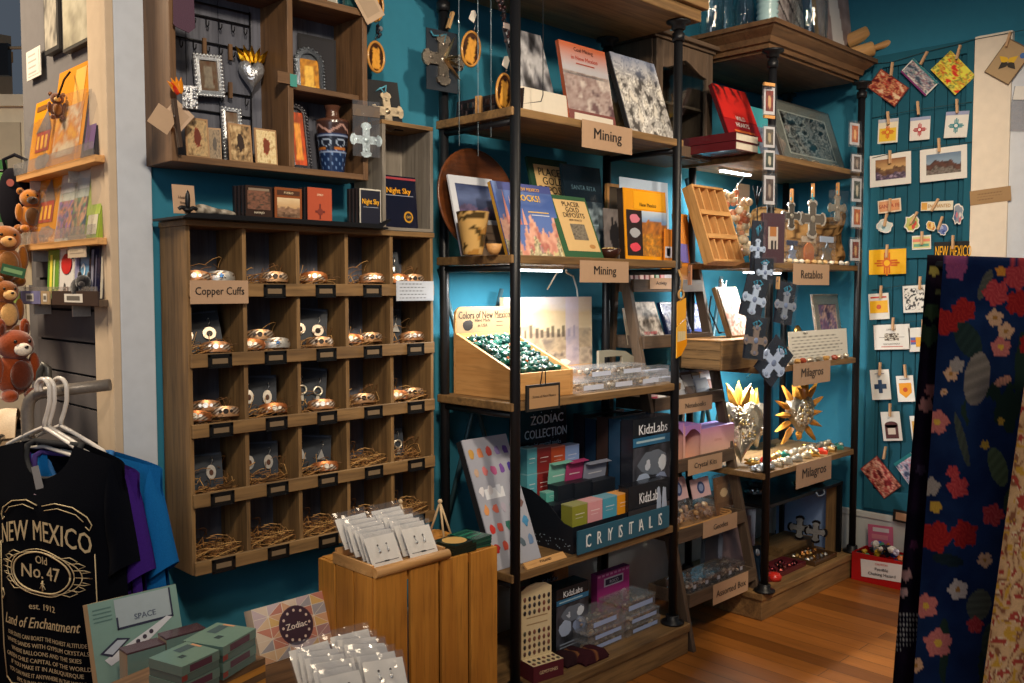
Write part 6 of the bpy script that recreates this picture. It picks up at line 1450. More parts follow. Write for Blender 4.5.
card(place(779, 806, -22, CT, 2.10, None, .1), 'old sepia photograph with dark stripes on the crown top behind the glass jar', 'photograph', '#a89a98', oldph, t=.006, name='old_photograph')
jar(810, 2.02, .075, .28, 'wide embossed glass jar standing at the front of the crown top', 'jar', None, '#9a9a98')
def lady(g, w, h):
    def f(u, v):
        if (u-.42)**2*60+(v-.93)**2*70 < .5: return '#1c1a1c'
        if abs(u-.50-.1*(.8-v)) < .12+.06*(1-v) and .12 < v < .88: return '#ded6d0'
        if u > .60 and v < .25+.15*fr(u, v, 2, 4): return '#18161a'
        return mix('#b09a94', '#8a7470', .5+.8*fr(u, v, 3, 5))
    g.pat(-w*.46, h*.03, w*.44, h, f, E_*2, 36, 36)
card(place(819, 857, -24, CT, 2.04, None, .12), 'framed old photograph of a person in a long white dress on the crown top', 'photograph', '#b8863c', lady, t=.012, name='framed_photograph')
def rpin(p0, p1, c, lab):
    a, b = CC+ray(*p0[:2])*p0[2], CC+ray(*p1[:2])*p1[2]; o = thing('rolling_pin', lab, 'rolling pin', frame(a, (b-a).normalized().orthogonal(), (b-a).normalized().cross((b-a).normalized().orthogonal()), (b-a).normalized())); ln = (b-a).length
    G('light_z').lathe([(.001, 0), (.022, .002), (.025, .02), (.025, ln*.56), (.022, ln*.58), (.012, ln*.585)], 18, cap=False).make('barrel', o)
    g = G('light_z'); g.lathe([(.010, ln*.585), (.011, ln*.66), (.015, ln*.86), (.016, ln*.97), (.001, ln)], 14, cap=False); g.make('handle', o); return o
rpin((843, 44, 4.48), (887, 24, 4.42), 0, 'upper wooden rolling pin sticking out over the right end of the crown'); rpin((842, 58, 4.42), (897, 41, 4.36), 0, 'lower wooden rolling pin sticking out over the right end of the crown')
# top shelf of the corner unit
for k in range(2):
    M = T(colX(735, 1.99, A4), 1.985, A4+.036*k); o = thing('thick_book', ['lower thick dark red book lying under the leaning red book', 'upper thick dark red book lying under the leaning red book'][k], 'book', M, 'dark red books lying flat'); w, d = .175, .26
    g = G('gloss', '#5a1c22'); g.box(0, 0, 0, w, d, .003); g.box(0, 0, .031, w, d, .034); g.box(-.002, 0, 0, .001, d, .034); g.make('cover', o); G('matte', '#cfc6b4').box(.002, .003, .003, w-.003, d-.003, .031).make('pages', o)
def redb(g, w, h):
    g.pat(-w/2, h*.35, w/2, h, lambda u, v: mix('#c4221c', '#2a080c', 1.6*max(0, math.sin(u*26+fr(u, v, 2, 3)*4))*max(0, v*1.6-.7)+.2*fr(u, v, 4, 4)), E_*2, 26, 20); g.text('WILD', 0, h*.38, h*.12, '#e8dcd8', E_*4, wmax=w*.8); g.text('HEARTS', 0, h*.25, h*.12, '#e8dcd8', E_*4, wmax=w*.85); g.rect(-w*.3, h*.10, w*.3, h*.14, E_*4, 'card', '#d8682c')
book(place(730, 763, 88, A4+.0735, 2.06, None, .38), 'bright red book with white lettering leaning on two flat books', .02, '#9a1c20', redb, spine='#4a1418')
book(place(759, 791, 108, A4, 2.06, None, .36), 'turquoise book with a grey picture half behind the hanging cards', .015, '#4aa8b4', PT(.12, .1, .88, .62, p_noise(['#2c3448', '#7a88a0', '#4a5468', '#b0b8c4'], 6, 4), 12, 12))
def fphoto(g, w, h):
    g.rect(-w*.48, h*.03, w*.48, h*.97, E_*2, 'card', '#a39c90'); g.rect(-w*.38, h*.16, w*.38, h*.84, E_*3, 'card', '#e8e0d0'); g.pat(-w*.36, h*.18, w*.36, h*.82, p_noise(['#1c1c1e', '#6a6664', '#d0ccc4', '#3a3836', '#a09c98'], 9, 7, 1.5), E_*4, 40, 28)
M, w, h = place(784, 847, 105, A4, 2.05, None, .32); o = thing('framed_photograph', 'large framed black and white group photograph leaning on the corner unit', 'picture', M)
g = slab(w, h, .014, '#3a3230', 'matte', None); g.make('frame', o); slab(w*.97, h*.97, .001, '#7c7870', 'card', fphoto).make('print', o, T(0, -.0015, h*.015)); G('glass').box(-w*.485, -.005, h*.015, w*.485, -.004, h*.985).make('pane', o)
for k, x in enumerate((3.72, 3.83, 4.02)): solo(G('metal', '#d8d0c0').tube([(-.03, 0, .003), (-.015, -.004, .006), (0, 0, .003), (.02, -.004, .005), (.035, .001, .003)], .0022, 5), 'silver_chain', ['silver chain lying left on the shelf edge below the framed photograph', 'silver chain lying in the middle of the shelf edge below the photograph', 'silver chain lying right on the shelf edge below the photograph'][k], 'chain', L(x, 1.945, A4+.0005))
# strips of small retablo packets on the poles
PKC = [['#8a3a30', '#c8a070', '#5a2c28'], ['#4a4a44', '#a89878', '#6a5a4c'], ['#3c4a44', '#c0b8a0', '#2c3430'], ['#5a4a44', '#9a8a7c', '#3a2e2c'], ['#c86a2c', '#e8b87c', '#9a3c1c']]
def retpack(px, py, Y, w, h, cols, label, rz=-.35, ry=0):
    o = thing('retablo_packet', label, 'packet', hang(px, py, Y, rz, ry), 'small retablo packets on the poles')
    g = G('card', '#c4c4c8'); g.box(-w*.40, 0, -h*.42, w*.40, .004, h*.42); g.pat(-w*.28, -h*.32, w*.28, h*.32, lambda u, v: cols[1] if (u-.5)**2*7+(v-.45)**2*3 < .3+.2*fr(u, v, 3, 7) else mix(cols[0], cols[2], .5+fr(u, v, 5, 6)), E_, 8, 10); g.make('card', o)
    g = G('plastic'); g.grid(5, 6, lambda u, v: (w*(u-.5), -.008-.003*math.sin(u*8+v*3), h*(v-.5)), m='plastic'); g.box(-w/2, .005, -h/2, w/2, .0055, h/2); g.use('film'); g.mats = ['film']; g.mi = [0]*len(g.mi); g.make('clear_packet', o)
RO = ['topmost', 'second', 'third', 'fourth', 'lowest']
for k, (y, h) in enumerate(((101, .128), (137, .098), (160, .092), (190, .138))): retpack(769.5, y, 1.905, .068, h, PKC[k], '%s small retablo packet in the strip on the near corner pole' % RO[k])
for k, (x, y, h) in enumerate(((855, 134, .118), (857, 163, .092), (857, 190, .128), (857, 217, .112), (855.5, 250, .118))): retpack(x, y, 1.905, .082, h, PKC[(4-k) % 5 if k not in (3,) else 4], '%s small retablo packet in the strip on the far corner pole' % RO[k], -.2)
for k, (x, y) in enumerate(((769, 84.5), (769, 117))): solo(G('light_x').box(-.028, -.005, -.006, .028, .004, .006), 'wooden_clip', ['wooden clip at the top of the packet strip on the near corner pole', 'wooden clip lying across the strip under the topmost packet'][k], 'clip', hang(x, y, 1.893, -.3))
M = hang(773, 238, 1.885, -.3); o = thing('retablo_packet', 'large maroon card with a small picture in a clear packet on the near pole', 'packet', M)
g = G('card', '#4a2a34'); g.box(-.062, 0, -.10, .062, .004, .10); g.pat(-.026, -.045, .026, .045, lambda u, v: '#b8783c' if (v > .55 and abs(u-.5) < .35) else ('#2c2420' if (abs(u-.4) < .12 or abs(u-.75) < .1) and v < .4 else '#cfc4b8'), E_, 12, 16); g.make('card', o)
g = G('plastic'); g.grid(5, 6, lambda u, v: (.132*(u-.5), -.010-.004*math.sin(u*8+v*3), .216*(v-.5)), m='plastic'); g.use('film'); g.mats = ['film']; g.mi = [0]*len(g.mi); g.make('clear_packet', o)
def xpack(px, py, Y, w, h, roll, label, cc='#b8cce8', s=.055):
    o = thing('cross_packet', label, 'cross', hang(px, py, Y, -.3, roll), 'tin cross packets hanging from the pole'); G('card').box(-w/2, 0, -h/2, w/2, .002, h/2, 'card', '#141c2c').make('backing_card', o)
    g = G(); g.M = T(0, -.001, -h*.06); g.prism(cross_pts(s), -.006, 0, 'gloss', cc); g.ball((0, -.006, 0), s*.2, .004, s*.2, 9, 6, 'gloss', '#7a8cb0')
    for k in range(4): a = k*PI/2; g.ball((s*.82*math.cos(a), -.006, s*.82*math.sin(a)), s*.15, .003, s*.15, 8, 4, 'gloss', mix(cc, '#5a6c94', .5))
    g.make('cross', o); G('cloth', '#3f8fb0').tube([(0, -.003, h*.2), (-w*.2, -.006, h*.34), (-w*.05, -.004, h*.40), (0, -.003, h*.22), (w*.2, -.006, h*.36), (w*.05, -.004, h*.42)], .004, 5).make('ribbon', o)
    g = G('plastic'); g.grid(5, 6, lambda u, v: ((w+.01)*(u-.5), -.012-.005*math.sin(u*7+v*6), (h+.01)*(v-.5)), m='plastic'); g.use('film'); g.mats = ['film']; g.mi = [0]*len(g.mi); g.make('clear_packet', o)
xpack(757, 246, 1.895, .062, .20, .05, 'cross packet half hidden behind the maroon card, topmost of the cluster', s=.04)
xpack(764, 271, 1.870, .10, .10, 0, 'cross packet cut off by the shelf edge just under the maroon card', s=.042)
xpack(754, 297, 1.860, .115, .165, .28, 'upper left cross packet of the hanging cluster, tilted right', s=.06)
xpack(785, 303, 1.865, .10, .17, .16, 'upper right cross packet with a dark outlined cross', '#8a94a4', .058)
xpack(755, 338, 1.852, .105, .165, .12, 'middle left cross packet with a grey brown cross', '#8a7c74', .06)
xpack(774, 361, 1.842, .13, .17, .75, 'lowest cross packet of the cluster, turned on its corner', '#c0d4f4', .07)
clothespin(None, hang(778, 281, 1.858, 0, .05), '#c8a070', .05); tag(bpy.data.objects['clothespin.003'], 'small clothespin at the top of the upper right cross packet', 'clothespin')
# retablos shelf
M, w, h = place(714, 745, 186, A3, 2.02, None, .34); o = thing('slotted_tray', 'light wooden slotted tray leaning upright at the left end of the retablos shelf', 'tray', M @ RZ(.0)); dp = .05
g = G('light_z'); g.box(-w/2, 0, 0, -w/2+.010, dp, h); g.box(w/2-.010, 0, 0, w/2, dp, h); g.box(-w/2+.010, 0, 0, w/2-.010, dp, .010); g.box(-w/2+.010, 0, h-.010, w/2-.010, dp, h); g.box(-w/2+.010, dp-.004, .010, w/2-.010, dp, h-.010); g.make('tray_frame', o, None, .001)
for k in range(3): x = -w/2+w*(k+1)/4; G('light_z').box(x-.004, .006, .010, x+.004, dp-.004, h-.010).make('slat', o)
for z in (.33, .64): G('light_x').box(-w/2+.010, -.001, h*z-.010, w/2-.010, .008, h*z+.010).make('cross_bar', o)
o = thing('ceramic_garland', 'garland of round cream and peach ceramic balls hanging behind the wooden tray', 'garland', hang(737, 222, 2.16, -.3)); q = random.Random(12); g = G('gloss')
for k in range(70):
    v = q.random(); x = .075*math.sin(v*3.6+.5)*q.uniform(-1, 1)-.01+.05*v*0; z = .13-.27*v; g.ball((x+(.03 if v > .5 else -.0), q.uniform(-.03, .03), z), q.uniform(.012, .019), n=8, h=6, col=q.choice(['#e8c8a0', '#d89a78', '#f0e0c4', '#c87c5c', '#e0b48c', '#d8ccb0']))
g.make('balls', o); G('matte', '#7a5a3c').tube([(0, 0, .16), (.01, 0, .0), (.03, 0, -.16)], .003, 5).make('cord', o)
card(place(737, 749, 184, A3+.13, 2.20), 'small glowing white and gold card behind the ceramic garland', 'card', '#efe4cc', PT(.05, .05, .95, .6, p_noise(['#e8d8b0', '#c89a4c', '#f0e8d8'], 2, 4), 6, 6))
g = G('matte', '#14141a')
for a in (-.5, .1, .6): g.tube([(0, 0, 0), (.03*math.sin(a), 0, .04), (.07*math.sin(a), 0, .06+.02*math.cos(a))], .004, 5)
g.tube([(0, 0, 0), (.01, 0, -.15)], .003, 5); solo(g, 'iron_twig', 'black iron twig hook curling up beside the near corner pole', 'hook', hang(757, 205, 2.05))
g = G('cloth', '#7a5a38'); 
def sack(u, v): 
    a = PI*(u*1.0); return (-.20*math.cos(a)*(1+.05*math.sin(v*9)), -.03-.09*math.sin(a)*(.8+.2*math.sin(v*3.4+.3))+.008*math.sin(u*40)*math.cos(v*18), .002+(.27+.03*math.sin(u*7))*v)
g.grid(44, 30, sack, lambda u, v: '#4a3420' if abs(math.sin(u*34+math.sin(v*5)))*abs(math.sin(v*22+u*3)) < .18 else mix('#a07a4c', '#6a4c2c', .5+fr(u, v, 4, 5)))
g.grid(20, 6, lambda u, v: tuple(V(sack(u, 1))*(1-.4*v)+V((0, 0, .02*math.sin(v*3)))*1), lambda u, v: '#8a6840'); g.box(-.19, -.03, 0, .19, -.02, .25)
solo(g, 'woven_sack', 'large brown woven sack standing behind the hanging crosses', 'sack', T(4.16, 2.21, A3) @ RZ(-.78) @ S(1.12, .85, .95))
def hx_cross(px, py, Y, s, label, edge, body, pack=False):
    o = thing('hanging_cross', label, 'cross', hang(px, py, Y, -.25), 'crosses on the retablos shelf'); g = G(); g.prism(cross_pts(s, .34, .44), -.004, .002, 'tin', edge); g.prism(cross_pts(s*.86, .30, .42), -.0055, -.004, 'gloss', body); g.ball((0, -.006, 0), s*.18, .003, s*.18, 10, 6, 'tin', '#c8c0b0'); g.make('cross', o)
    g = G('cloth', '#4fb0c8').tube([(0, -.002, s*.9), (-.006, -.004, s*1.25), (.004, -.004, s*1.4), (.004, -.003, s*.95)], .0035, 5); g.make('ribbon', o)
    clothespin(o, T(0, -.002, s*1.55), '#c08a50', .06)
    if pack: g = G('plastic'); g.grid(5, 6, lambda u, v: (s*2.1*(u-.5), -.012-.004*math.sin(u*8+v*5), s*2.6*(v-.5)), m='plastic'); g.use('film'); g.mats = ['film']; g.mi = [0]*len(g.mi); g.make('clear_packet', o)
hx_cross(791, 216, 1.97, .062, 'white cross with black swirls hanging left on the retablos shelf', '#e8e4dc', '#4a4640'); hx_cross(812, 219, 1.965, .088, 'dark grey cross with a pale border hanging in the middle of the retablos shelf', '#d8d0c4', '#5a544c'); hx_cross(837, 208, 1.97, .062, 'grey cross in a clear packet hanging at the right of the retablos shelf', '#b0a898', '#8a8478', True)
for k, (xl, xr, yt, c, f, n) in enumerate(((801, 816, 236, '#c8b49c', '#b8683c', 'clear packet with an orange clay piece and a cream header'), (819, 834, 236, '#b8c8e0', '#8a9098', 'clear packet with a silver star and a pale blue header'), (786, 798, 240, '#2a3a5c', '#a8c0e8', 'blue bandana cross packet beside the maroon card'))):
    M, w, h = place(xl, xr, yt, A3, 1.975); o = thing('charm_packet', n, 'packet', M); slab(w*.9, h*.2, .002, c, 'card').make('header_card', o, T(0, 0, h*.78)); g = G('tin', f)
    g.prism(_rev([(w*.36*math.cos(a)*(1 if j % 2 else (.6 if k else .9)), h*.38+w*.36*math.sin(a)*(1 if j % 2 else (.6 if k else .9))) for j, a in enumerate([2*PI*j/12 for j in range(12)])]), -.003, .003, 'gloss' if k == 0 else 'tin', f); g.make('charm', o); G('film').box(-w/2, -.006, 0, w/2, .005, h).make('clear_packet', o)
q = random.Random(14)
for k in range(12):
    g = G('gloss', q.choice(['#f0e4cc', '#e0c89a', '#d8b078', '#f4efe4'])); g.ball((0, 0, .009), q.uniform(.014, .02), .012, .010, 8, 6, jit=.12); solo(g, 'shell_charm', 'small pale shell charm in the row along the retablos shelf edge', 'charm', L(3.56+.055*k, 1.945+q.uniform(-.002, .004), A3), 'shell charms along the retablos shelf edge')
sign(793, 829, 264, 285, 1.928, 'Retablos', 'kraft sign reading Retablos on the corner unit', size=.5)
# milagros shelf (middle)
bx = place(722, 764, 340, A2, 2.00); M, w, h = bx
o = thing('wooden_chest', 'small dark wooden chest of drawers at the left of the middle milagros shelf', 'chest', M); dd = .20; h = min(h, .13)
G('walnut_x').box(-w/2, 0, 0, w/2, dd, h, 'rust_x').make('body', o, None, .002)
for k in range(3): G('rust_y').box(-w/2-.004, .008, h*(.06+.31*k), -w/2, dd-.008, h*(.06+.31*k)+h*.27).make('drawer', o)
G('light_x').box(-w/2-.004, -.004, h, w/2+.004, dd, h+.004).make('lid', o)
M, w2_, h2_ = place(731, 752, 287, A2+h+.0045, 2.08, None, .36); o = thing('wooden_mirror', 'wooden framed panel with painted flowers leaning on the small chest', 'panel', M)
G('walnut_z').box(-w2_/2, 0, 0, w2_/2, .02, h2_, 'rust_z').make('frame', o); slab(w2_*.86, h2_*.92, .002, '#c8bcae', 'card', PT(0, 0, 1, 1, lambda u, v: p_noise(['#d8d0c8', '#c87a5c', '#e8e0d4', '#8a6a58', '#f0e8e0'], 7, 4, 1.3)(u, v), 10, 24)).make('painted_panel', o, T(0, -.0025, h2_*.04))
g = G('gloss', '#e8e4dc'); g.ball((0, 0, .02), .014, .012, .02, 8, 6); g.ball((-.008, 0, .045), .010, .009, .013, 8, 6); g.tube([(.01, 0, .01), (.03, 0, .03), (.035, 0, .05)], .003, 5); solo(g, 'white_bird', 'small white bird figure perched on top of the leaning panel', 'figurine', hang(722, 292, 2.20))
g = G('iron', '#14141a'); g.tube([(0, 0, 0), (-.05, .02, .10), (-.02, .03, .16)], .004, 5); g.tube([(.08, 0, 0), (.05, -.02, .07), (.09, -.03, .05)], .004, 5); g.tube([(0, 0, .0), (.08, 0, .0)], .004, 5); solo(g, 'iron_easel', 'black iron easel behind the leaning painted panel', 'easel', T(colX(722, 2.20, A2+.14), 2.215, A2+.136))
card(place(790, 848, 330, A2, 1.955, None, .08), 'wide white printed information card standing on the middle milagros shelf', 'card', '#e4e0d4', ART(PT(.03, .05, .97, .86, p_lines('#e4e0d4', '#7a766c', 8, .02, 5), 70, 36), TX('Milagros', .27, .92, .09, '#3a342c', wm=.4)), name='info_card')
tinframe(place(819, 846, 294, A2, 2.06, None, .15), 'tin framed purple picture behind the wide white information card', p_noise(['#6a4a6c', '#a87a8c', '#3a4a7a', '#d8b0a0', '#4a3450'], 8, 5, 1.3), True, 'retablo', c='#c8b8a8')
g = G('metal', '#c89a58'); q = random.Random(2); g.grid(20, 16, lambda u, v: (.034*math.sin(PI*v)*math.cos(2*PI*u)*(1+.08*math.sin(u*40)*math.sin(v*30)), .016*math.sin(PI*v)*math.sin(2*PI*u), .05*math.cos(PI*v)+.055), flip=True); solo(g, 'embossed_oval', 'gilt embossed oval ornament standing behind the cross packets', 'ornament', T(colX(797, 2.15, A2), 2.15, A2+.05)); solo(G('walnut_x').box(-.04, -.03, 0, .04, .03, .052, 'rust_x'), 'wooden_stand', 'small wooden block under the gilt oval ornament', 'block', T(colX(797, 2.15, A2), 2.15, A2))
q = random.Random(8)
for k in range(9):
    c = ['#b8b0a0', '#c89a58', '#a84a34', '#e0d4c0'][k % 4]; g = G('tin' if k % 4 in (0, 3) else 'gloss', c); g.ball((0, 0, .012), q.uniform(.014, .024), .016, .012, 8, 6, jit=.2); solo(g, 'tiny_milagro', 'tiny mixed milagro charm in the pile along the middle milagros shelf edge', 'charm', L(3.62+.07*k+q.uniform(-.02, .02), 1.945, A2), 'tiny charms along the middle milagros shelf edge')
sign(793, 830, 362, 384, 1.928, 'Milagros', 'kraft sign reading Milagros under the wide white information card', size=.5)
# milagros shelf (lower)
def hearts(P, label, w, h, rays, flame, lean, rz=0):
    o = thing('milagro_heart', label, 'ornament', P); g = G(); puffy_heart(g, w, h, .035, 'tin', '#a39a88', 5); q = random.Random(4)
    for k in range(130):
        a, r = q.uniform(0, 2*PI), q.random()**.5*.85; x, z = r*w*.42*math.cos(a), r*h*.38*math.sin(a)+h*.06
        if z < h*.1-abs(x)*.2 or True: g.ball((x, -.035*math.sqrt(max(0, 1-r*r))-.001, z), q.uniform(.005, .009), .004, q.uniform(.005, .009), 5, 4, 'tin', q.choice(['#e0d8c8', '#8a8272', '#d8b878', '#c8c0b0']))
    g.make('heart', o)
    if not rays:
        g = G('metal', '#d89a3c')
        for a in flame: leafy(g, .02*a, h*.42, PI/2-a, h*.42, .05, -.004, .012, 'gloss', '#d8963a')
        g.make('flame', o); return o
    g = G('metal', '#d89a3c')
    for a in flame: leafy(g, .02*a, h*.42, PI/2-a, h*.42, .03, -.004, .012, 'gloss', '#d8963a')
    for a, l in rays: leafy(g, w*.44*math.cos(a), h*.44*math.sin(a), a, l, .021, .0, .010, 'gloss', '#d8943c')
    g.make('gilt_rays', o); return o
rays = [(PI*k/6+.26, .075) for k in range(12) if not 1 <= k <= 4 or True]
hearts(hang(800, 415, 2.10, -.25) @ S(1.36, 1.3, 1.36), 'silver heart ringed with golden rays and a flame, standing on the lower milagros shelf', .125, .135, [(a, l) for a, l in [(.45, .075), (.05, .06), (-.4, .07), (-.85, .07), (-1.57, .03), (-2.29, .07), (-2.74, .07), (3.09, .06), (2.69, .075), (2.25, .08), (.9, .08)]], (-.45, -.15, .15, .45), 0)
hearts(hang(754, 425, 2.27, -.35) @ RX(-.2), 'large silver heart with a golden flame leaning at the back of the lower milagros shelf', .19, .22, [], (-.5, -.2, .1, .4), 0)
hearts(hang(740, 432, 2.14, -.95) @ RX(-.55), 'large embossed silver and gold heart leaning at the left end of the lower milagros shelf', .21, .30, [], (-.4, 0, .4), 0)
q = random.Random(23); kinds = [('#d8d2c4', 'tin'), ('#e0b468', 'metal'), ('#c8bca4', 'tin'), ('#c8341c', 'gloss'), ('#e8e2d4', 'tin'), ('#d8b070', 'metal'), ('#b8b4aa', 'tin'), ('#2f7a6c', 'gloss'), ('#d8c8a8', 'tin')]
for k in range(18):
    c, m = kinds[k % 9]; g = G(m, c); puffy_heart(g, .065, .05, .02, m, c, k); g.ball((0, -.02, .0), .012, .008, .012, 7, 5, 'tin', '#e8e0d0')
    if k % 3 == 1:
        for a in (.4, 1.2, 1.9, 2.7): leafy(g, .025*math.cos(a), .02*math.sin(a), a, .03, .012, .0, .006, 'metal', '#d8a048')
    solo(g, 'small_milagro', 'small %s heart charm lying %s the lower milagros shelf' % ({'#c8341c': 'red', '#2f7a6c': 'green'}.get(c, 'gold' if m == 'metal' else 'silver'), ['at the front of', 'at the back of'][k % 2]), 'charm',
         T(3.52+.043*k+q.uniform(-.008, .008), 1.985+.075*(k % 2)+q.uniform(-.008, .008), A1+.0085) @ RZ(q.uniform(-.6, .6)) @ RX(-1.25), 'small heart charms on the lower milagros shelf')
for k in range(7):
    g = G('tin', '#b8bcc0'); g.ball((0, 0, .012), .02, .017, .012, 8, 6, jit=.12); solo(g, 'tin_charm', 'grey tin charm in the cluster at the front left corner of the lower shelf', 'charm', T(3.425+.032*(k % 4)+.012*(k//4), 1.965+.034*(k//4), A1), 'tin charms at the shelf corner')
sign(796, 831, 460, 484, 1.928, 'Milagros', 'kraft sign reading Milagros on the lowest board of the corner unit', size=.5)
# low rack on the plinth
t = thing('low_rack', 'low dark rack with a pale blue back board standing on the corner plinth', 'rack', L(3.88, 2.2, AP)); O = T(-3.88, -2.2, -AP)
G().box(4.236, 2.045, AP, 4.246, 2.33, .45, 'tint', '#8ea6d0').make('back_board', t, O); G('rust_z').box(4.20, 2.0, AP, 4.246, 2.044, .45).make('side_panel', t, O)
G('iron', '#101216').box(3.50, 1.975, .452, 4.235, 2.31, .466).make('top_shelf', t, O)
g = G('iron', '#101216'); g.tube([(3.95, 1.972, .458), (3.955, 1.965, .44), (3.99, 1.965, .436), (4.02, 1.965, .44), (4.025, 1.972, .458)], .004, 5, c='#8a98a8'); g.make('pull_handle', t, O)
for x, y in ((3.51, 1.985), (4.22, 1.985), (4.22, 2.29)): G('iron', '#101216').box(x-.01, y-.01, AP, x+.01, y+.01, .452).make('leg', t, O)
for k, (x, s) in enumerate(((3.70, .06), (3.80, .056))):
    s *= 1.0; g = G(); g.prism(cross_pts(s, .36, .46), -.006, .006, 'gloss', '#1c1a1c'); g.prism(cross_pts(s*.8, .34, .46), -.008, -.006, 'tin', '#c8c4bc'); solo(g, 'standing_cross', ['dark cross with a silver face, left of the pair before the pale blue board', 'dark cross with a silver face, right of the pair before the pale blue board'][k], 'cross', T(4.13, colY([800, 816][k], 4.13, .26), AP+.046+s*1.0) @ RZ(-1.35) @ RX(-.12))
solo(G('rust_x').box(-.16, -.08, 0, .16, .08, .045), 'wooden_riser', 'low brown wooden riser under the pair of silver faced crosses', 'riser', L(4.09, 2.20, AP+.0005))
for k, (x, y, w, d, c, n) in enumerate(((3.72, 2.045, .34, .12, '#5a2028', 'long dark red tray on the corner plinth'), (4.02, 2.03, .22, .16, '#4a3420', 'brown dish tray of gilt charms at the right of the plinth'))):
    o = thing('charm_tray', n, 'tray', L(x, y, AP+.0005+.0*k)); g = G('gloss', c); g.box(-w/2, -d/2, 0, w/2, d/2, .008); 
    for a in ((-w/2, -d/2, w/2, -d/2+.006), (-w/2, d/2-.006, w/2, d/2), (-w/2, -d/2+.006, -w/2+.006, d/2-.006), (w/2-.006, -d/2+.006, w/2, d/2-.006)): g.box(a[0], a[1], .008, a[2], a[3], .022)
    g.make('tray_body', o); q = random.Random(k+40); g = G('metal')
    for j in range(26): g.ball((q.uniform(-w*.42, w*.42), q.uniform(-d*.36, d*.36), .016), q.uniform(.007, .013), n=6, h=4, m='metal', col=q.choice(['#d8b068', '#b8b4ac', '#8a5a3c', '#c88a48'] if k else ['#6a2c34', '#8a4a44', '#3a2024']), jit=.2)
    f = g.make('charms', o); f['kind'] = 'stuff'
for k, (x, y, c) in enumerate(((3.56, 2.2, '#1c1e24'), (3.66, 2.12, '#8a8c90'), (3.80, 2.2, '#22242a'), (3.98, 2.06, '#7a6a4c'), (4.10, 2.05, '#a08058'))):
    g = G('metal' if k in (1, 3, 4) else 'iron', c); g.lathe([(.001, .004), (.03, .002), (.045, .012), (.05, .018), (.044, .014), (.001, .008)], 16, cap=False); 
    for j in range(7): a = j*.9; g.ball((.025*math.cos(a), .025*math.sin(a), .014), .010, n=6, h=4, jit=.2)
    solo(g, 'small_dish', ['dark dish of charms at the left of the low rack top', 'silver dish near the front of the low rack top', 'dark dish at the back of the low rack top', 'bronze dish at the front right of the low rack top', 'tan dish of charms at the right end of the low rack top'][k], 'dish', L(x, y, .4665))
# leaning things at the left end of the plinth
g = G('iron', '#15171c'); g.box(-.03, 0, 0, .03, .02, .17); g.rect(-.02, .02, .02, .15, -.0006, 'gloss', '#2a3a4c'); g.ball((0, -.004, .14), .012, .004, .016, 7, 5, 'tin', '#c8ccd4'); solo(g, 'dark_stand', 'dark card stand with two silver pieces beside the foot of the near pole', 'stand', T(3.50, 1.985, AP) @ RZ(-.4) @ RX(-.3))
g = G('gloss', '#c02c24'); g.lathe([(.001, 0), (.03, .002), (.034, .02), (.02, .034), (.001, .036)], 14, cap=False); solo(g, 'red_tin', 'small round red tin on the corner plinth beside the dark stand', 'tin', L(3.60, 1.985, AP))
for k, (xx, c, n) in enumerate(((3.415, '#5a3a44', 'dark red framed panel leaning beside the foot of the ladder'), (3.455, '#1a1c24', 'black framed panel leaning behind the foot of the near pole'))):
    solo(slab(.16, .30, .012, c, 'gloss', R(.12, .1, .88, .9, mix(c, '#a88a84', .35))), 'leaning_panel', n, 'panel', T(3.535-.0*k, 2.14+.09*k, AP) @ RZ(-1.1) @ RX(-.28))
# ================================================================== CARDS ON THE RIGHT WALL
def quadB(pts, X):
    c = sum((atX(X, *p) for p in pts), V())/4; P = [atX(X, *p) for p in pts]
    ex = ((P[1]-P[0])+(P[2]-P[3])); w = ex.length/2; ex.normalize(); ez = ((P[0]-P[3])+(P[1]-P[2])); h = ez.length/2
    ey = V((1, 0, 0)); ez = ex.cross(ey).normalized()
    return frame(c, ex, ey, ez) @ T(0, 0, -h/2), w, h
NPIN = [3]
def pinB(px, py, roll, label, X=XB-.037, ln=.062, c='#cfa67c'):
    o = clothespin(None, hangB(px, py, X, roll), c, ln); tag(o, label, 'clothespin', 'clothespins on the card wall')
def wcard(pts, art, name, label, cat, c='#e6e2da', X=XB-.0285, t=.0015):
    M, w, h = quadB(pts, X); return solo(slab(w, h, t, c, 'card', art), name, label, cat, M)
def box4(x0, y0, x1, y1, s=-.1): d = (x1-x0)*s; return [(x0, y0), (x1, y0+d), (x1, y1+d), (x0, y1)]
chile = p_noise(['#5a1418', '#a82c28', '#e0a070', '#7a1c1c', '#c84a34', '#e8c8a0'], 3, 4, 1.5)
wcard([(880, 67), (908, 88), (896, 107), (868, 88.5)], PT(.03, .03, .97, .97, chile, 20, 16), 'postcard', 'postcard of dried red chiles hung askew at the top left of the card wall', 'postcard', '#6a2a28')
wcard([(914, 60), (939, 82), (925, 97), (900, 70)], ART(PT(.03, .03, .97, .97, p_noise(['#3a4a5c', '#a8b0b8', '#7a4a5c', '#e0d8d0', '#2c6a6c'], 5, 5, 1.4), 18, 14), R(.0, .0, 1, .10, '#7a2c6c', 3), R(0, .9, 1, 1, '#1f7a80', 3)), 'postcard', 'postcard with a crowded grey picture and a purple edge, second along the top string', 'postcard')
wcard([(949.5, 50), (976, 75), (955, 96), (932, 70)], PT(.0, .0, 1, 1, p_noise(['#d8281c', '#e8d83c', '#f0e060', '#3a6a2c', '#d8c838', '#c83c24', '#e8e048'], 8, 4, 1.5), 22, 18), 'postcard', 'postcard of yellow and red chiles, third along the top string', 'postcard', '#8a7a2c')
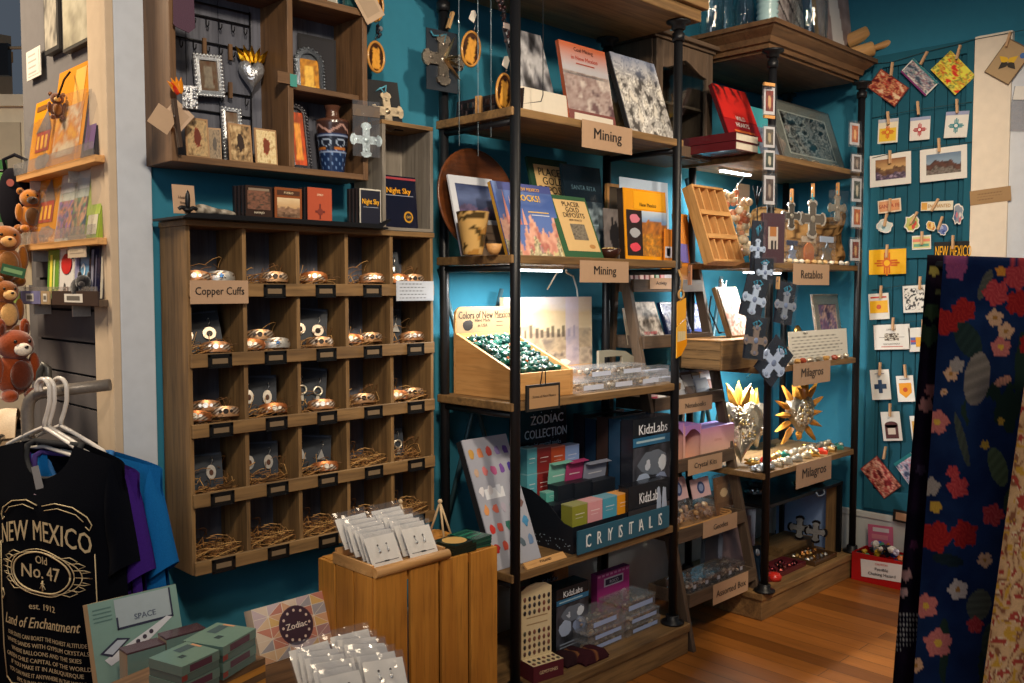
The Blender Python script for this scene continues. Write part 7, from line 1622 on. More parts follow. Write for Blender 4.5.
def bfly(g, w, h):
    g.rect(-w*.47, h*.03, w*.47, h*.97, E_*2, 'card', '#b89a70')
    for s in (-1, 1):
        for dx, dz, a, c in ((.12, .14, .7, '#e8b81c'), (.12, -.12, -.6, '#2c2418')): 
            g.M = T(-w*.05*s*0+s*w*.02, E_*4, h*.48); g.M = g.M @ RY(-.5); leafy(g, s*w*.02, 0, (PI/2-.9*s) if dz > 0 else (-PI/2+.8*s), w*.34, w*.24, 0, .0004, 'card', c); g.M = MX.Identity(4)
    g.disc(w*.3, h*.78, w*.10, E_*3, 12, None, 'card', '#3a6ab0')
wcard([(1006, 37), (1031, 49), (1011, 87), (986.5, 73)], bfly, 'postcard', 'tan butterfly postcard hung askew on the cream wall panel', 'postcard', '#6a5238', XB-.034)
def zia(c, bg, top=None, bt=None):
    def f(g, w, h):
        g.rect(-w*.46, h*.04, w*.46, h*.96, E_*2, 'card', bg)
        if top: g.rect(-w*.5, h*.86, w*.5, h, E_*3, 'card', top)
        if bt: g.rect(-w*.42, h*.08, w*.42, h*.62, E_*3, 'card', bt)
        z = h*.45; r = w*.13; g.use('card', c)
        for k in range(4):
            a = k*PI/2
            for d in (-.5, 0, .5):
                ca, sa = math.cos(a), math.sin(a); p = lambda u, v: (u*ca-v*sa, E_*5, z+u*sa+v*ca); l = w*(.34 if d == 0 else .28); g.poly([p(r*.8, r*d-r*.17), p(l, r*d-r*.17), p(l, r*d+r*.17), p(r*.8, r*d+r*.17)])
        g.disc(0, z, r, E_*6, 14, None, 'card', c); g.disc(0, z, r*.62, E_*7, 14, None, 'card', bg if not bt else bt)
    return f
wcard(box4(878, 120, 898, 144), zia('#d86a2c', '#e8dcc0', '#b8bcc8', '#ecc23c'), 'art_card', 'small white card with a yellow field and an orange sun', 'card'); wcard(box4(910, 118, 930, 141), zia('#b8343c', '#e8e0d8', '#9aa4c4'), 'art_card', 'small white card with a red sun symbol', 'card'); wcard(box4(945, 112, 968, 138, -.05), zia('#2a8a94', '#e6e2da', '#9aa0c0'), 'art_card', 'small white card with a teal sun symbol', 'card')
wcard(box4(870, 156, 911, 188, -.12), PT(.14, .2, .88, .84, p_scene(['#c8a06c', '#8a5a3c'], ['#5a3c2c', '#8a6a4c'], ['#6a5a78', '#3c3040', '#b09ab0'], 4, .6, .25), 18, 14), 'matted_print', 'white matted print with a warm sunset picture, left of the pair', 'print'); wcard(box4(920, 150, 967, 183, -.12), PT(.14, .2, .88, .82, p_scene(['#8aa0b4', '#6a8098'], ['#6a4438', '#3c2c2a'], ['#5a544c', '#8a8078', '#4a3c38'], 9, .62, .25), 20, 14), 'matted_print', 'white matted print of a dark pueblo building, right of the pair', 'print')
def blob(px, py, w, h, art, label, seed, c='#e8e2d8'):
    M = hangB(px, py, XB-.0285); q = random.Random(seed); g = G('card', c); n = 18; o = []
    for k in range(n): a = 2*PI*k/n; r = 1+q.uniform(-.22, .18); o.append((w/2*r*math.cos(a), h/2*r*math.sin(a)))
    g.prism(_rev(o), 0, .0012); g.prism(_rev([(x*.84, z*.84) for x, z in o]), -.0005, 0, 'card', art[0]); 
    for k in range(5): g.ball((q.uniform(-w*.25, w*.25), -.0006, q.uniform(-h*.25, h*.25)), w*.13, .0006, h*.14, 6, 4, 'card', art[1+k % (len(art)-1)], jit=.25)
    solo(g, 'sticker', label, 'sticker', M)
M, w, h = quadB(box4(878, 201, 901, 214, -.14), XB-.0285); solo(slab(w, h, .0015, '#e8d8c0', 'card', ART(R(.06, .1, .94, .9, '#d89a6c'), TX('SANTA FE', .5, .5, .4, '#a83c2c'))), 'sticker', 'rounded peach sticker clipped at the left, under the sunset print', 'sticker', M)
M, w, h = quadB(box4(921, 202, 953, 211, -.04), XB-.0285); solo(slab(w, h, .0015, '#e4dcc4', 'card', ART(R(.02, .1, .2, .9, '#d8a048'), TX('ENCHANTED', .58, .5, .55, '#b8883c', wm=.7))), 'sticker', 'long cream lettered sticker under the pueblo building print', 'sticker', M)
blob(958, 214, .045, .10, ['#8a94a0', '#c8707c', '#5a6a8c', '#d8d0c8'], 'curly seahorse-like sticker at the right of the sticker row', 1); blob(884, 226, .075, .065, ['#c8d4d0', '#8ab0b4', '#e0e4dc'], 'pale blue-white star-shaped sticker under the rounded peach one', 2); blob(912, 223, .07, .085, ['#b8bc6c', '#d8c048', '#c84a3c', '#5a8a6c'], 'green and yellow bird-like sticker in the middle of the wall', 3); blob(931, 226, .045, .05, ['#d8a848', '#e8c88c', '#b8642c'], 'round orange sticker left of the blue round one', 4); blob(943, 230, .045, .052, ['#6a7ab0', '#a8b4dc', '#3a4a8c'], 'round blue sticker right of the orange round one', 5)
wcard(box4(912, 236, 931, 250, -.06), ART(R(.05, .1, .95, .9, '#d8cf8c'), R(.05, .55, .95, .75, '#e88a6c', 3), R(.1, .2, .9, .4, '#6aa88c', 3)), 'art_card', 'small green and yellow postcard above the black lettered card', 'card')
wcard(box4(869, 250, 906, 275, -.04), zia('#d86a1c', '#f2b81c'), 'flag_card', 'yellow flag card with a red sun symbol', 'card', '#f2b81c')
wcard(box4(934, 242, 973, 268, -.03), lambda g, w, h: (g.rect(-w*.48, h*.03, w*.48, h*.97, E_*2, 'card', '#16140f'), g.text('NEW MEXICO', 0, h*.62, h*.62, '#f2b01c', E_*4, wmax=w*.92, sx=.6)), 'lettered_card', 'black card with tall yellow letters just above the navy cloth', 'card', '#16140f')
wcard(box4(869, 294, 889, 320, -.06), ART(R(.05, .25, .95, .72, '#f0b41c'), R(.1, .82, .9, .88, '#c83c2c'), DC(.5, .48, .12, '#c8501c')), 'art_card', 'white card with a yellow band and a small sun, below the flag card', 'card')
wcard(box4(903, 286, 926, 313, -.05), PT(.08, .1, .92, .9, lambda u, v: '#2a2a2c' if fr(u, v, 6, 7) > .05 else '#e6e2da', 16, 18), 'art_card', 'white card with bold black drawings beside the navy cloth', 'card')
wcard(box4(874, 325, 910, 350, -.03), ART(TX('LAND OF', .5, .80, .09, '#6a6460', wm=.5), PT(.3, .35, .7, .65, lambda u, v: '#4a3c30' if fr(u, v, 3, 6) > 0 else '#e0d8c8', 10, 8), R(.15, .48, .85, .5, '#8a8078'), TX('ENCHANTMENT', .5, .22, .09, '#6a6460', wm=.6), R(.2, .1, .8, .13, '#c86a5c')), 'art_card', 'wide white lettered card in the middle of the lower wall', 'card')
wcard(box4(909, 328, 926, 352, -.05), ART(R(.4, .2, .95, .6, '#e8a82c'), R(.1, .3, .4, .6, '#5a6aa8'), R(.1, .4, .4, .48, '#c84a4c', 3)), 'art_card', 'white card with a flag and a yellow square, half behind the navy cloth', 'card')
wcard(box4(871, 370, 890, 400, -.04), lambda g, w, h: (g.rect(-w*.32, h*.36, w*.32, h*.52, E_*3, 'card', '#1f3a5c'), g.rect(-w*.10, h*.22, w*.10, h*.66, E_*4, 'card', '#1f3a5c'), g.rect(-w*.25, h*.85, w*.25, h*.88, E_*3, 'card', '#8a8890')), 'art_card', 'white card with a dark blue cross of feathers', 'card')
wcard(box4(897, 376, 914, 402, -.04), lambda g, w, h: (g.use('card', '#e89a1c'), g.poly([(-w*.36, E_*3, h*.72), (-w*.36, E_*3, h*.35), (0, E_*3, h*.14), (w*.36, E_*3, h*.35), (w*.36, E_*3, h*.72)]), zia('#c8501c', '#e89a1c')(g, w*.01, h*.01) if 0 else g.disc(0, h*.46, w*.14, E_*4, 12, None, 'card', '#c84a1c'), g.rect(-w*.3, h*.85, w*.3, h*.88, E_*3, 'card', '#8a8890')), 'art_card', 'white card with an orange shield', 'card')
wcard(box4(882, 412, 901, 441, -.03), lambda g, w, h: (g.rect(-w*.34, h*.08, w*.34, h*.55, E_*3, 'card', '#5a3030'), g.disc(0, h*.55, w*.34, E_*3, 14, h*.12, 'card', '#5a3030'), g.rect(-w*.2, h*.22, w*.2, h*.44, E_*4, 'card', '#d8c8b8')), 'art_card', 'white card with a dark red arched label, lowest of the white cards', 'card')
wcard(box4(911, 416, 926, 442, -.03), ART(R(.1, .2, .6, .8, '#e0a84c'), R(.25, .2, .4, .8, '#c86a3c', 3)), 'art_card', 'white card with an orange strip, mostly hidden behind the navy cloth', 'card')
wcard([(877, 455), (902, 487), (884, 498), (860, 469)], PT(.02, .02, .98, .98, p_noise(['#7a1c20', '#c8504c', '#e8b89c', '#8a2428', '#d88a70', '#5a1418'], 12, 4, 1.5), 20, 14), 'postcard', 'red chile postcard hung askew at the bottom of the card wall', 'postcard', '#6a2a28')
wcard([(909, 452), (930, 478), (915, 494), (895, 464)], ART(PT(.02, .02, .98, .98, p_noise(['#3a4464', '#a8b0c8', '#c87a8c', '#e0e0e8', '#5a6a8c'], 14, 5, 1.4), 16, 14), R(0, 0, .1, 1, '#1f7a80', 3)), 'postcard', 'blue-grey postcard with a teal edge hung at the bottom beside the navy cloth', 'postcard')
for x, y, r, n in ((892, 67, .1, 'top left chile postcard'), (925, 56, .5, 'grey picture postcard with the purple edge'), (959, 50, .25, 'yellow and red chile postcard'), (957, 104, -.05, 'card with the teal sun'), (888, 116, -.1, 'card with the orange sun'), (918, 106, -.1, 'card with the red sun'), (890, 155, -.03, 'sunset print'), (939, 143, -.05, 'pueblo building print'), (890, 203, 0, 'rounded peach sticker'), (936, 203, .5, 'long cream sticker'), (886, 218, .2, 'pale star-shaped sticker'), (915, 216, .5, 'bird-like sticker'), (941, 221, .3, 'blue round sticker'), (922, 236, 0, 'green and yellow postcard'), (887, 249, .05, 'yellow flag card'), (953, 240, 0, 'black lettered card'), (881, 290, .03, 'card with the yellow band'), (920, 281, .03, 'card with black drawings'), (893, 322, .03, 'wide white lettered card'), (923, 324, .0, 'card with the flag'), (880, 367, .03, 'card with the blue feather cross'), (905, 369, -.12, 'card with the orange shield'), (890, 408, .0, 'card with the arched label'), (921, 412, .0, 'card with the orange strip'), (885, 451, .15, 'lowest red chile postcard'), (914, 452, .1, 'blue-grey postcard with the teal edge'), (1009, 37, .25, 'butterfly postcard')):
    pinB(x, y, r, 'pale wooden clothespin holding the %s' % n, XB-.043 if x > 1000 else XB-.037)
for k, pts in enumerate(([(872, 64), (892, 62), (925, 52), (959, 44), (972, 40), (1024, 30)], [(872, 118), (915, 110), (972, 102)], [(872, 158), (915, 148), (972, 142)], [(872, 290), (925, 282)], [(872, 325), (928, 320)])):
    P = [atX(XB-.031 if p[0] < 973 else XB-.036, *p) for p in pts]; solo(G('cloth', '#3a4a4c').tube(P, .0016, 4), 'twine', ['topmost twine the chile postcards hang from', 'twine the three sun cards hang from', 'twine the matted prints hang from', 'twine above the card with the yellow band', 'twine above the wide white lettered card'][k], 'twine')
M, w, h = quadB([(970, 191), (1011, 186), (1011, 200), (970, 206)], XB-.0315); solo(slab(w, h, .001, '#a8865c', 'card', PT(.15, .2, .85, .8, p_lines('#a8865c', '#7a5c3c', 3, .05, 2), 24, 10)), 'kraft_strip', 'kraft paper strip with faint printing taped across the cream wall panel', 'sign', M)
M, w, h = quadB([(1010, 87), (1030, 86), (1030, 132), (1010, 130)], XB-.026); solo(slab(w, h, .002, '#d8d8d4', 'plastic', R(.05, .7, .95, 1, '#e8e4dc')), 'clear_pouch', 'clear plastic pouch hanging below the butterfly postcard', 'pouch', M)
# red bin on the floor
rb = [4.215, 1.47, 4.372, 1.915]; t = thing('red_bin', 'red box of small toys with a white caution notice on the floor by the skirting', 'bin', L(4.29, 1.69, 0)); O = T(-4.29, -1.69, 0); g = G('gloss', '#a8181c')
g.box(rb[0], rb[1], 0, rb[2], rb[3], .006); g.box(rb[0], rb[1], .006, rb[0]+.006, rb[3], .135); g.box(rb[2]-.006, rb[1], .006, rb[2], rb[3], .135); g.box(rb[0]+.006, rb[1], .006, rb[2]-.006, rb[1]+.006, .135); g.box(rb[0]+.006, rb[3]-.006, .006, rb[2]-.006, rb[3], .135); g.make('bin_shell', t, O)
M, w, h = quadB([(861, 559), (903, 565), (903, 583), (861, 576)], rb[0]-.002); o = slab(w, h, .001, '#d8d4d8', 'card', ART(TX('CAUTION', .5, .84, .16, '#c83c3c', wm=.5), TX('Possible', .5, .55, .24, '#23202a', wm=.5), TX('Choking Hazard', .5, .24, .24, '#23202a', wm=.86))).make('caution_notice', t, O @ M)
q = random.Random(3); TC = ['#3a5ab0', '#c8a030', '#e8e0d8', '#8a3a5c', '#2c2c34', '#c86a2c', '#4a8a6c', '#b8b0c8']
for k in range(54):
    g = G('gloss', TC[k % 8]); r = q.uniform(.014, .022); g.ball((0, 0, r), r, r*q.uniform(.7, 1), r*q.uniform(.7, 1), 7, 5, jit=.22); solo(g, 'small_toy', 'small coloured toy heaped in the red box', 'toy', L(q.uniform(rb[0]+.035, rb[2]-.035), q.uniform(rb[1]+.035, rb[3]-.035), .088+.030*(k % 3), q.uniform(0, 6)), 'small toys in the red box')
solo(G('matte', '#3a2a2c').box(rb[0]+.007, rb[1]+.007, .0065, rb[2]-.007, rb[3]-.007, .084), 'bin_insert', 'dark cardboard insert under the toys in the red box', 'insert')
M, w, h = quadB([(870, 524), (894, 528), (892, 541), (866, 538)], 4.355); solo(slab(w, h*1.6, .002, '#d86a8c', 'card', ART(R(.2, .72, .85, .9, '#e8dce0'), R(.15, .4, .8, .6, '#e8909c'))), 'pink_card', 'pink card with a white panel standing at the back of the red box', 'card', M @ T(0, 0, -h*.6))
M, w, h = quadB([(893, 509), (912, 513), (912, 525), (893, 521)], 4.365); solo(slab(w, h, .008, '#1a1614', 'matte', R(.15, .18, .85, .82, '#c89a78')), 'small_picture', 'small black frame around a tan card standing against the skirting', 'picture', M)
# ================================================================== CLOTHS ON THE RAIL AT THE RIGHT
FL = [(946, 322, 14, 'r'), (964, 310, 13, 'r'), (956, 269, 12, 'm'), (996, 293, 14, 'p'), (1017, 277, 14, 'p'), (1018, 303, 14, 'r'), (995, 318, 9, 'c'), (1006, 331, 9, 'c'), (1001, 347, 11, 'k'), (957, 365, 8, 'g'), (951, 374, 8, 'c'), (937, 422, 13, 'k'), (1001, 271, 6, 'o'), (953, 472, 7, 'p'), (958, 487, 12, 'p'), (931, 487, 10, 'g'), (936, 507, 7, 'y'), (936, 537, 17, 'r'), (964, 534, 15, 'r'), (993, 515, 12, 'p'), (958, 590, 11, 'w'), (926, 606, 13, 'k'), (938, 643, 15, 'k'), (916, 665, 8, 'c'), (1001, 421, 4, 'y'), (985, 445, 5, 'y'), (944, 392, 4, 'c'), (1030, 345, 12, 'r'), (975, 625, 9, 'p'), (985, 560, 8, 'c')]
FCOL = {k: tuple(mix(c, '#241c28', .06) for c in v) for k, v in {'r': ('#b8342c', '#8a1c20'), 'm': ('#a85070', '#6a3a6c'), 'p': ('#d05a58', '#a02c34'), 'c': ('#e0c09a', '#c89070'), 'k': ('#d88a80', '#b85858'), 'g': ('#b0a8a0', '#8a827c'), 'o': ('#e0a03c', '#c0642c'), 'y': ('#d8b04c', '#a8842c'), 'w': ('#d8ccc0', '#b0a094')}.items()}
LV = [(977, 379, 13, 27, .15, '#8a8278'), (1003, 381, 9, 4, -.4, '#d89a80'), (998, 467, 9, 20, -.3, '#5a6a4c'), (979, 605, 12, 16, .3, '#5a6054'), (968, 340, 12, 20, -.5, '#2a3c38'), (985, 285, 5, 16, .4, '#5a5a50'), (962, 440, 4, 28, -.25, '#4a5248'), (948, 560, 16, 6, .2, '#1c2a30'), (990, 640, 8, 18, .2, '#3a4a40'), (960, 325, 14, 5, .3, '#a83428'), (1010, 500, 6, 14, .2, '#3a4a38')]
def floral(px, py):
    best = None
    for x, y, r, k in FL:
        dx, dy = px-x, py-y
        if abs(dx) > r*1.2 or abs(dy) > r*1.2: continue
        d = math.hypot(dx, dy); a = math.atan2(dy, dx); e = r*(.88+.10*math.cos(a*5+x)+.06*math.sin(a*9+y)); 
        if d < e:
            c1, c2 = FCOL[k]; t = d/r
            if t < .26 and k in 'kcw': return '#d8b048' if k == 'k' else '#a8783c'
            return mix(c1, c2, .25+.6*abs(math.sin(a*5+d*.55+x))*(1 if k in 'rp' else .55))
    for x, y, rx, ry, a, c in LV:
        dx, dy = px-x, py-y; u = (dx*math.cos(a)+dy*math.sin(a))/rx; v = (-dx*math.sin(a)+dy*math.cos(a))/ry
        if u*u+v*v < 1: return mix(c, '#101820', .35*abs(math.sin(v*7+u*2)))
    n = fr(px*.02, py*.02, 3, 1); return mix('#101f42', '#1b3158', .5+n) if fr(px*.03, py*.012, 9, 1) < .42 else '#24362e'
def drape(x0t, x1t, x0b, x1b, yt, yb, D, dD, cf, nu, nv, fold, sag=0):
    """cloth hanging from a rail: fall line columns at the top and bottom, picture depth D"""
    def fn(u, v):
        px = x0t+(x1t-x0t)*u+((x0b+(x1b-x0b)*u)-(x0t+(x1t-x0t)*u))*v; py = yt+sag*u+(yb-yt)*v
        return CC+ray(px, py)*(D+dD*u+fold*(.25+.75*v)*math.sin(u*11+v*1.2)-.03*v)
    def cc(u, v): return cf(x0t+(x1t-x0t)*u+((x0b+(x1b-x0b)*u)-(x0t+(x1t-x0t)*u))*v, yt+sag*u+(yb-yt)*v)
    return fn, cc
def cloth(fn, cc, nu, nv, name, label, cat, back=.05, c2='#141a30'):
    g = G('cloth'); g.grid(nu, nv, fn, cc); far = lambda u, v: CC+(fn(u, v)-CC)*(1+back/2)
    n = 6
    g.grid(nu//3, n, lambda u, v: CC+(fn(u, 0)-CC)*(1+back/2*(.5-.5*math.cos(PI*v)))+V((0, 0, .018*math.sin(PI*v))), lambda u, v: cc(u, 0)); g.grid(nu//4, nv//6, far, c=c2)
    return solo(g, name, label, cat)
fn, cc = drape(943, 1075, 908, 1040, 263.5, 760, 1.95, .10, floral, 150, 300, .012, 4); cloth(fn, cc, 110, 260, 'floral_cloth', 'navy cloth printed with red and pink flowers hanging at the right', 'cloth')
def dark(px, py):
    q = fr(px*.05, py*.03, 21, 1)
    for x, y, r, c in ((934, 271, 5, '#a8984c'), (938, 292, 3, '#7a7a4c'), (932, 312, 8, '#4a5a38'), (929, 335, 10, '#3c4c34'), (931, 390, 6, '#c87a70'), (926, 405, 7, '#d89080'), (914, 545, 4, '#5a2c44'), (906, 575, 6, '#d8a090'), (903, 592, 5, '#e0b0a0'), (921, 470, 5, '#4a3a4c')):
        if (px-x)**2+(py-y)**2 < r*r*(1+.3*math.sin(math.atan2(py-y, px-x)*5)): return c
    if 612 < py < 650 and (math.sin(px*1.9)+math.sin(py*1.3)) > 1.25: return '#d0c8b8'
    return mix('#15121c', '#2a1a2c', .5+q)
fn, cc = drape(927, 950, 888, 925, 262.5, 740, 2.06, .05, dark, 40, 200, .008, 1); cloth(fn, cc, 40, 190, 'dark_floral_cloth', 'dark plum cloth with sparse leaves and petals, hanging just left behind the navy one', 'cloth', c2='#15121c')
def tan(px, py):
    n = fr(px*.03, py*.02, 5, 1); s = math.sin(px*.16+8*n)*math.sin(py*.10+9*fr(px*.02, py*.03, 8, 1)); w = abs(math.sin((px+py*.4)*.20+7*n))
    if s > .62: return '#a84438'
    if s > .48: return '#e0c8a0'
    if s < -.66: return '#c89a3c'
    return mix('#b08a62', '#d8b080', w) if w > .25 else '#8a5a40'
fn, cc = drape(1032, 1110, 972, 1070, 330, 760, 1.80, .05, tan, 60, 200, .012, 4); cloth(fn, cc, 70, 200, 'paisley_cloth', 'tan and rust paisley cloth hanging in front of the navy one at the lower right', 'cloth', c2='#8a6a48')
def at_d(px, py, D): return CC+ray(px, py)*D
t = thing('garment_rail', 'black garment rail the patterned cloths hang over', 'rail', MX.Identity(4)); a, b = at_d(929, 264.5, 2.085), at_d(1200, 272, 2.10)
t.matrix_basis = T(b.x, b.y, 0); OB = T(-b.x, -b.y, 0)
G('iron', '#1a1a1e').tube([a, b], .009, 10).make('rail', t, OB); G('iron', '#1a1a1e').tube([(b.x, b.y, .02), b], .012, 10).make('post', t, OB); G('iron', '#1a1a1e').tube([(b.x-.2, b.y+.2, .012), (b.x+.2, b.y-.2, .012)], .012, 10).make('foot_bar', t, OB)
# ================================================================== NEXT ROOM THROUGH THE DOORWAY
def placeX(xl, xr, yt, z, X, lean=0):
    A = V((X, colY(xl, X, z), z)); B = V((X, colY(xr, X, z), z)); ex = (B-A).normalized(); ey = ZUP.cross(ex); c, s = math.cos(lean), math.sin(lean); u = ZUP*c+ey*s
    return frame((A+B)/2, ex, ey*c-ZUP*s, u), (B-A).length, rise((A+B)/2, u, yt)
def wshelf(px, py, X, label, y1=None, mat_='light_y'):
    z = atX(X, px, py)[2]; y0, y1 = YB+.012, 3.12; o = thing('wall_shelf', label, 'shelf', L(X+.05, (y0+y1)/2, z)); OO = T(-X-.05, -(y0+y1)/2, -z)
    G().box(X, y0, z-.018, SX-.001, y1, z, mat_).make('shelf_board', o, OO, .001); G('clear' if 0 else 'plastic').box(X-.004, y0, z, X-.002, y1, z+.035).make('front_lip', o, OO)
    for y in (y0+.25, y1-.08): G('iron', '#c8c4bc').box(X+.02, y-.004, z-.05, SX-.001, y+.004, z-.018).make('bracket', o, OO)
    return z
za = wshelf(60, 164, .915, 'upper pale wooden shelf on the slatted wall holding the yellow packs'); zb = wshelf(62, 241, .915, 'middle pale wooden shelf on the slatted wall holding the clear packs'); zd = wshelf(60, 299, .915, 'lower shelf on the slatted wall holding the children books', None, 'grey_y')
def pic(xl, xr, yt, yb, X, art, c, label, name='framed_print', cat='picture', t=.02):
    z = atX(X, (xl+xr)/2, yb)[2]; M, w, h = placeX(xl, xr, yt, z, X); return solo(slab(w, h, t, c, 'card', art), name, label, cat, M)
pic(45, 59, -30, 52, SX-.006, PT(.05, .05, .9, .95, p_noise(['#4a4644', '#8a8478', '#b8b0a0', '#5c5650'], 3, 3), 10, 20), '#2a2624', 'narrow grey framed print high on the grey wall, left of the larger one')
pic(63, 91, -30, 46, SX-.006, PT(.04, .04, .92, .97, p_noise(['#8a8270', '#a8a088', '#c0b8a0', '#9a927c'], 4, 3), 16, 24), '#3a3630', 'wide beige drawing in a thin frame high on the grey wall beside the post')
pic(27, 41, 49, 78, SX-.0, PT(.1, .1, .9, .9, p_lines('#d8d4cc', '#6a665e', 4, .05, 3), 16, 20), '#d8d4cc', 'small white printed notice on the grey wall above the yellow packs', 'paper_notice', 'sign', .002)
def ycard(g, w, h):
    g.rect(-w*.4, h*.86, w*0, h*.93, E_*3, 'card', '#7a4a10'); g.use('card', '#7a6a60'); g.poly([(-w*.3, E_*3, h*.55), (w*.35, E_*3, h*.55), (w*.1, E_*3, h*.85)]); g.rect(-w*.25, h*.28, w*.32, h*.56, E_*3, 'card', '#a83c20')
    for k in range(3): g.rect(-w*.2+w*.17*k, h*.32, -w*.10+w*.17*k, h*.5, E_*4, 'card', '#f0b030')
    g.ball((w*.1, E_*3, h*.14), w*.3, .0005, h*.1, 7, 5, 'card', '#8a7a6c', jit=.2)
def pk(xl, xr, yt, z, X, c, art, label, lean=.15, t=.012, name='toy_pack', cat='toy pack', film=True):
    M, w, h = placeX(xl, xr, yt, z, X, lean); o = thing(name, label, cat, M); slab(w, h, t, c, 'gloss', art).make('card', o)
    if film: g = G('film'); g.grid(4, 5, lambda u, v: (w*(u-.5), -.012-.006*math.sin(u*7+v*4), h*.7*v), m='film'); g.make('clear_window', o)
    return o
pk(27, 50, 99, za, .935, '#e89a1c', ycard, 'yellow pack printed with a red house, left on the upper wall shelf')
pk(47, 80, 66, za, .935, '#e8981c', ART(PT(.1, .1, .9, .6, p_noise(['#e8a838', '#c87a2c', '#d8c8a8', '#b86a20'], 5, 4), 12, 14), R(.55, .6, .85, .95, '#f0b040')), 'tall glossy yellow pack beside the house pack on the upper wall shelf')
pk(80, 94, 62, za, .935, '#2a2c34', ART(R(.2, .1, .9, .7, '#6a4a7c'), R(.1, .7, .9, .95, '#c8b49c')), 'dark pack with a purple panel next to the doorway post on the upper shelf')
pk(30, 54, 168, zb, .935, '#d8901c', ycard, 'orange-yellow pack with a red house on the middle wall shelf')
pk(54, 70, 160, zb, .935, '#c8ccc0', ART(PT(.05, .05, .95, .5, p_noise(['#4a5a6c', '#c88a5c', '#8a6aa0', '#2f6a6c'], 7, 4, 1.3), 10, 12), R(.1, .6, .9, .92, '#dcdad4')), 'clear pack of small figures with a white header, middle wall shelf')
pk(69, 84, 154, zb, .935, '#c0c8c0', ART(PT(.05, .05, .95, .5, p_noise(['#3a5a6c', '#d8a07c', '#5a8a6c', '#7a4a5c'], 9, 4, 1.3), 10, 12), R(.1, .6, .9, .92, '#d4d8d4')), 'second clear pack with a white header, right of the first')
pk(83, 98, 158, zb, .935, '#8fa83c', ART(R(.2, .06, .85, .3, '#d8d0b8'), PT(.05, .3, .95, .98, p_noise(['#8fb03c', '#b8c860', '#6a8a2c'], 3, 3), 8, 10)), 'green pack at the right end of the middle wall shelf by the post')
def bk(xl, xr, yt, c, art, label, lean=.06, t=.012): M, w, h = placeX(xl, xr, yt, zd, .935, lean); return book((M, w, h), label, t, c, art)
bk(47, 59, 250, '#6a9a3c', ART(R(.2, .1, .4, .9, '#e8d84c'), R(.5, .2, .62, .8, '#d8e0a0')), 'green children book with yellow lettering on the lower wall shelf')
def apple(g, w, h): g.ball((0, E_*3, h*.66), w*.34, .0005, h*.2, 12, 8, 'card', '#c82420'); g.rect(-w*.02, h*.84, w*.03, h*.93, E_*4, 'card', '#5a3a1c'); g.text('Aa', 0, h*.2, h*.3, '#1c1c20', E_*4, wmax=w*.8)
bk(58, 74, 246, '#e4e0dc', apple, 'white alphabet book with a red apple on the lower wall shelf')
bk(73, 80, 250, '#4a4a6c', R(.2, .1, .8, .9, '#8a8ab0'), 'narrow grey-violet book right of the alphabet book')
bk(79, 88, 246, '#7ab0d8', ART(TX('2', .5, .5, .5, '#f0f4f8')), 'light blue number book right of the narrow violet one')
bk(87, 99, 244, '#1c1c38', ART(R(.3, .1, .5, .9, '#8a8a9c'), R(.65, .1, .75, .8, '#5a5a70')), 'dark navy book at the right end of the lower wall shelf')
M, w, h = placeX(68, 86, 235, zd+.115, .922); solo(slab(w, h, .002, '#bfae98', 'card', PT(.1, .2, .9, .8, p_lines('#bfae98', '#8a7a64', 3, .05, 2), 12, 10)), 'kraft_label', 'kraft label clipped above the alphabet book on the lower wall shelf', 'label', M)
g = G('plush', '#1c1a1e'); g.ball((0, 0, .03), .035, .03, .03, 12, 8); g.ball((.04, -.005, .045), .022, .02, .02, 10, 7); g.ball((-.04, 0, .02), .02, .018, .018, 8, 6); g.ball((.055, -.012, .04), .010, .009, .008, 8, 6, col='#3a3638')
for s in (-1, 1): g.ball((.035, .012*s, .064), .007, .006, .011, 7, 5)
solo(g, 'plush_dog', 'small black plush dog lying on the lower wall shelf before the books', 'plush toy', T(.93, colY(82, .93, zd+.02), zd+.002) @ RZ(-1.7))
for k, (xl, xr, c) in enumerate(((2, 20, '#8aa04c'), (21, 40, '#7a7aa8'), (41, 50, '#a08868'), (52, 98, '#3a2a24'))):
    M, w, h = placeX(xl, xr, 291, zd-.016, .908); solo(slab(w, h, .003, c, 'card', ART(R(.3, .2, .7, .8, '#dcd8d0'), R(.36, .35, .64, .65, '#6a6660', 3))), 'price_label', ['green shelf price label', 'violet shelf price label', 'tan shelf price label', 'long dark shelf strip with faint lettering'][k]+' on the lower wall shelf edge', 'label', M)
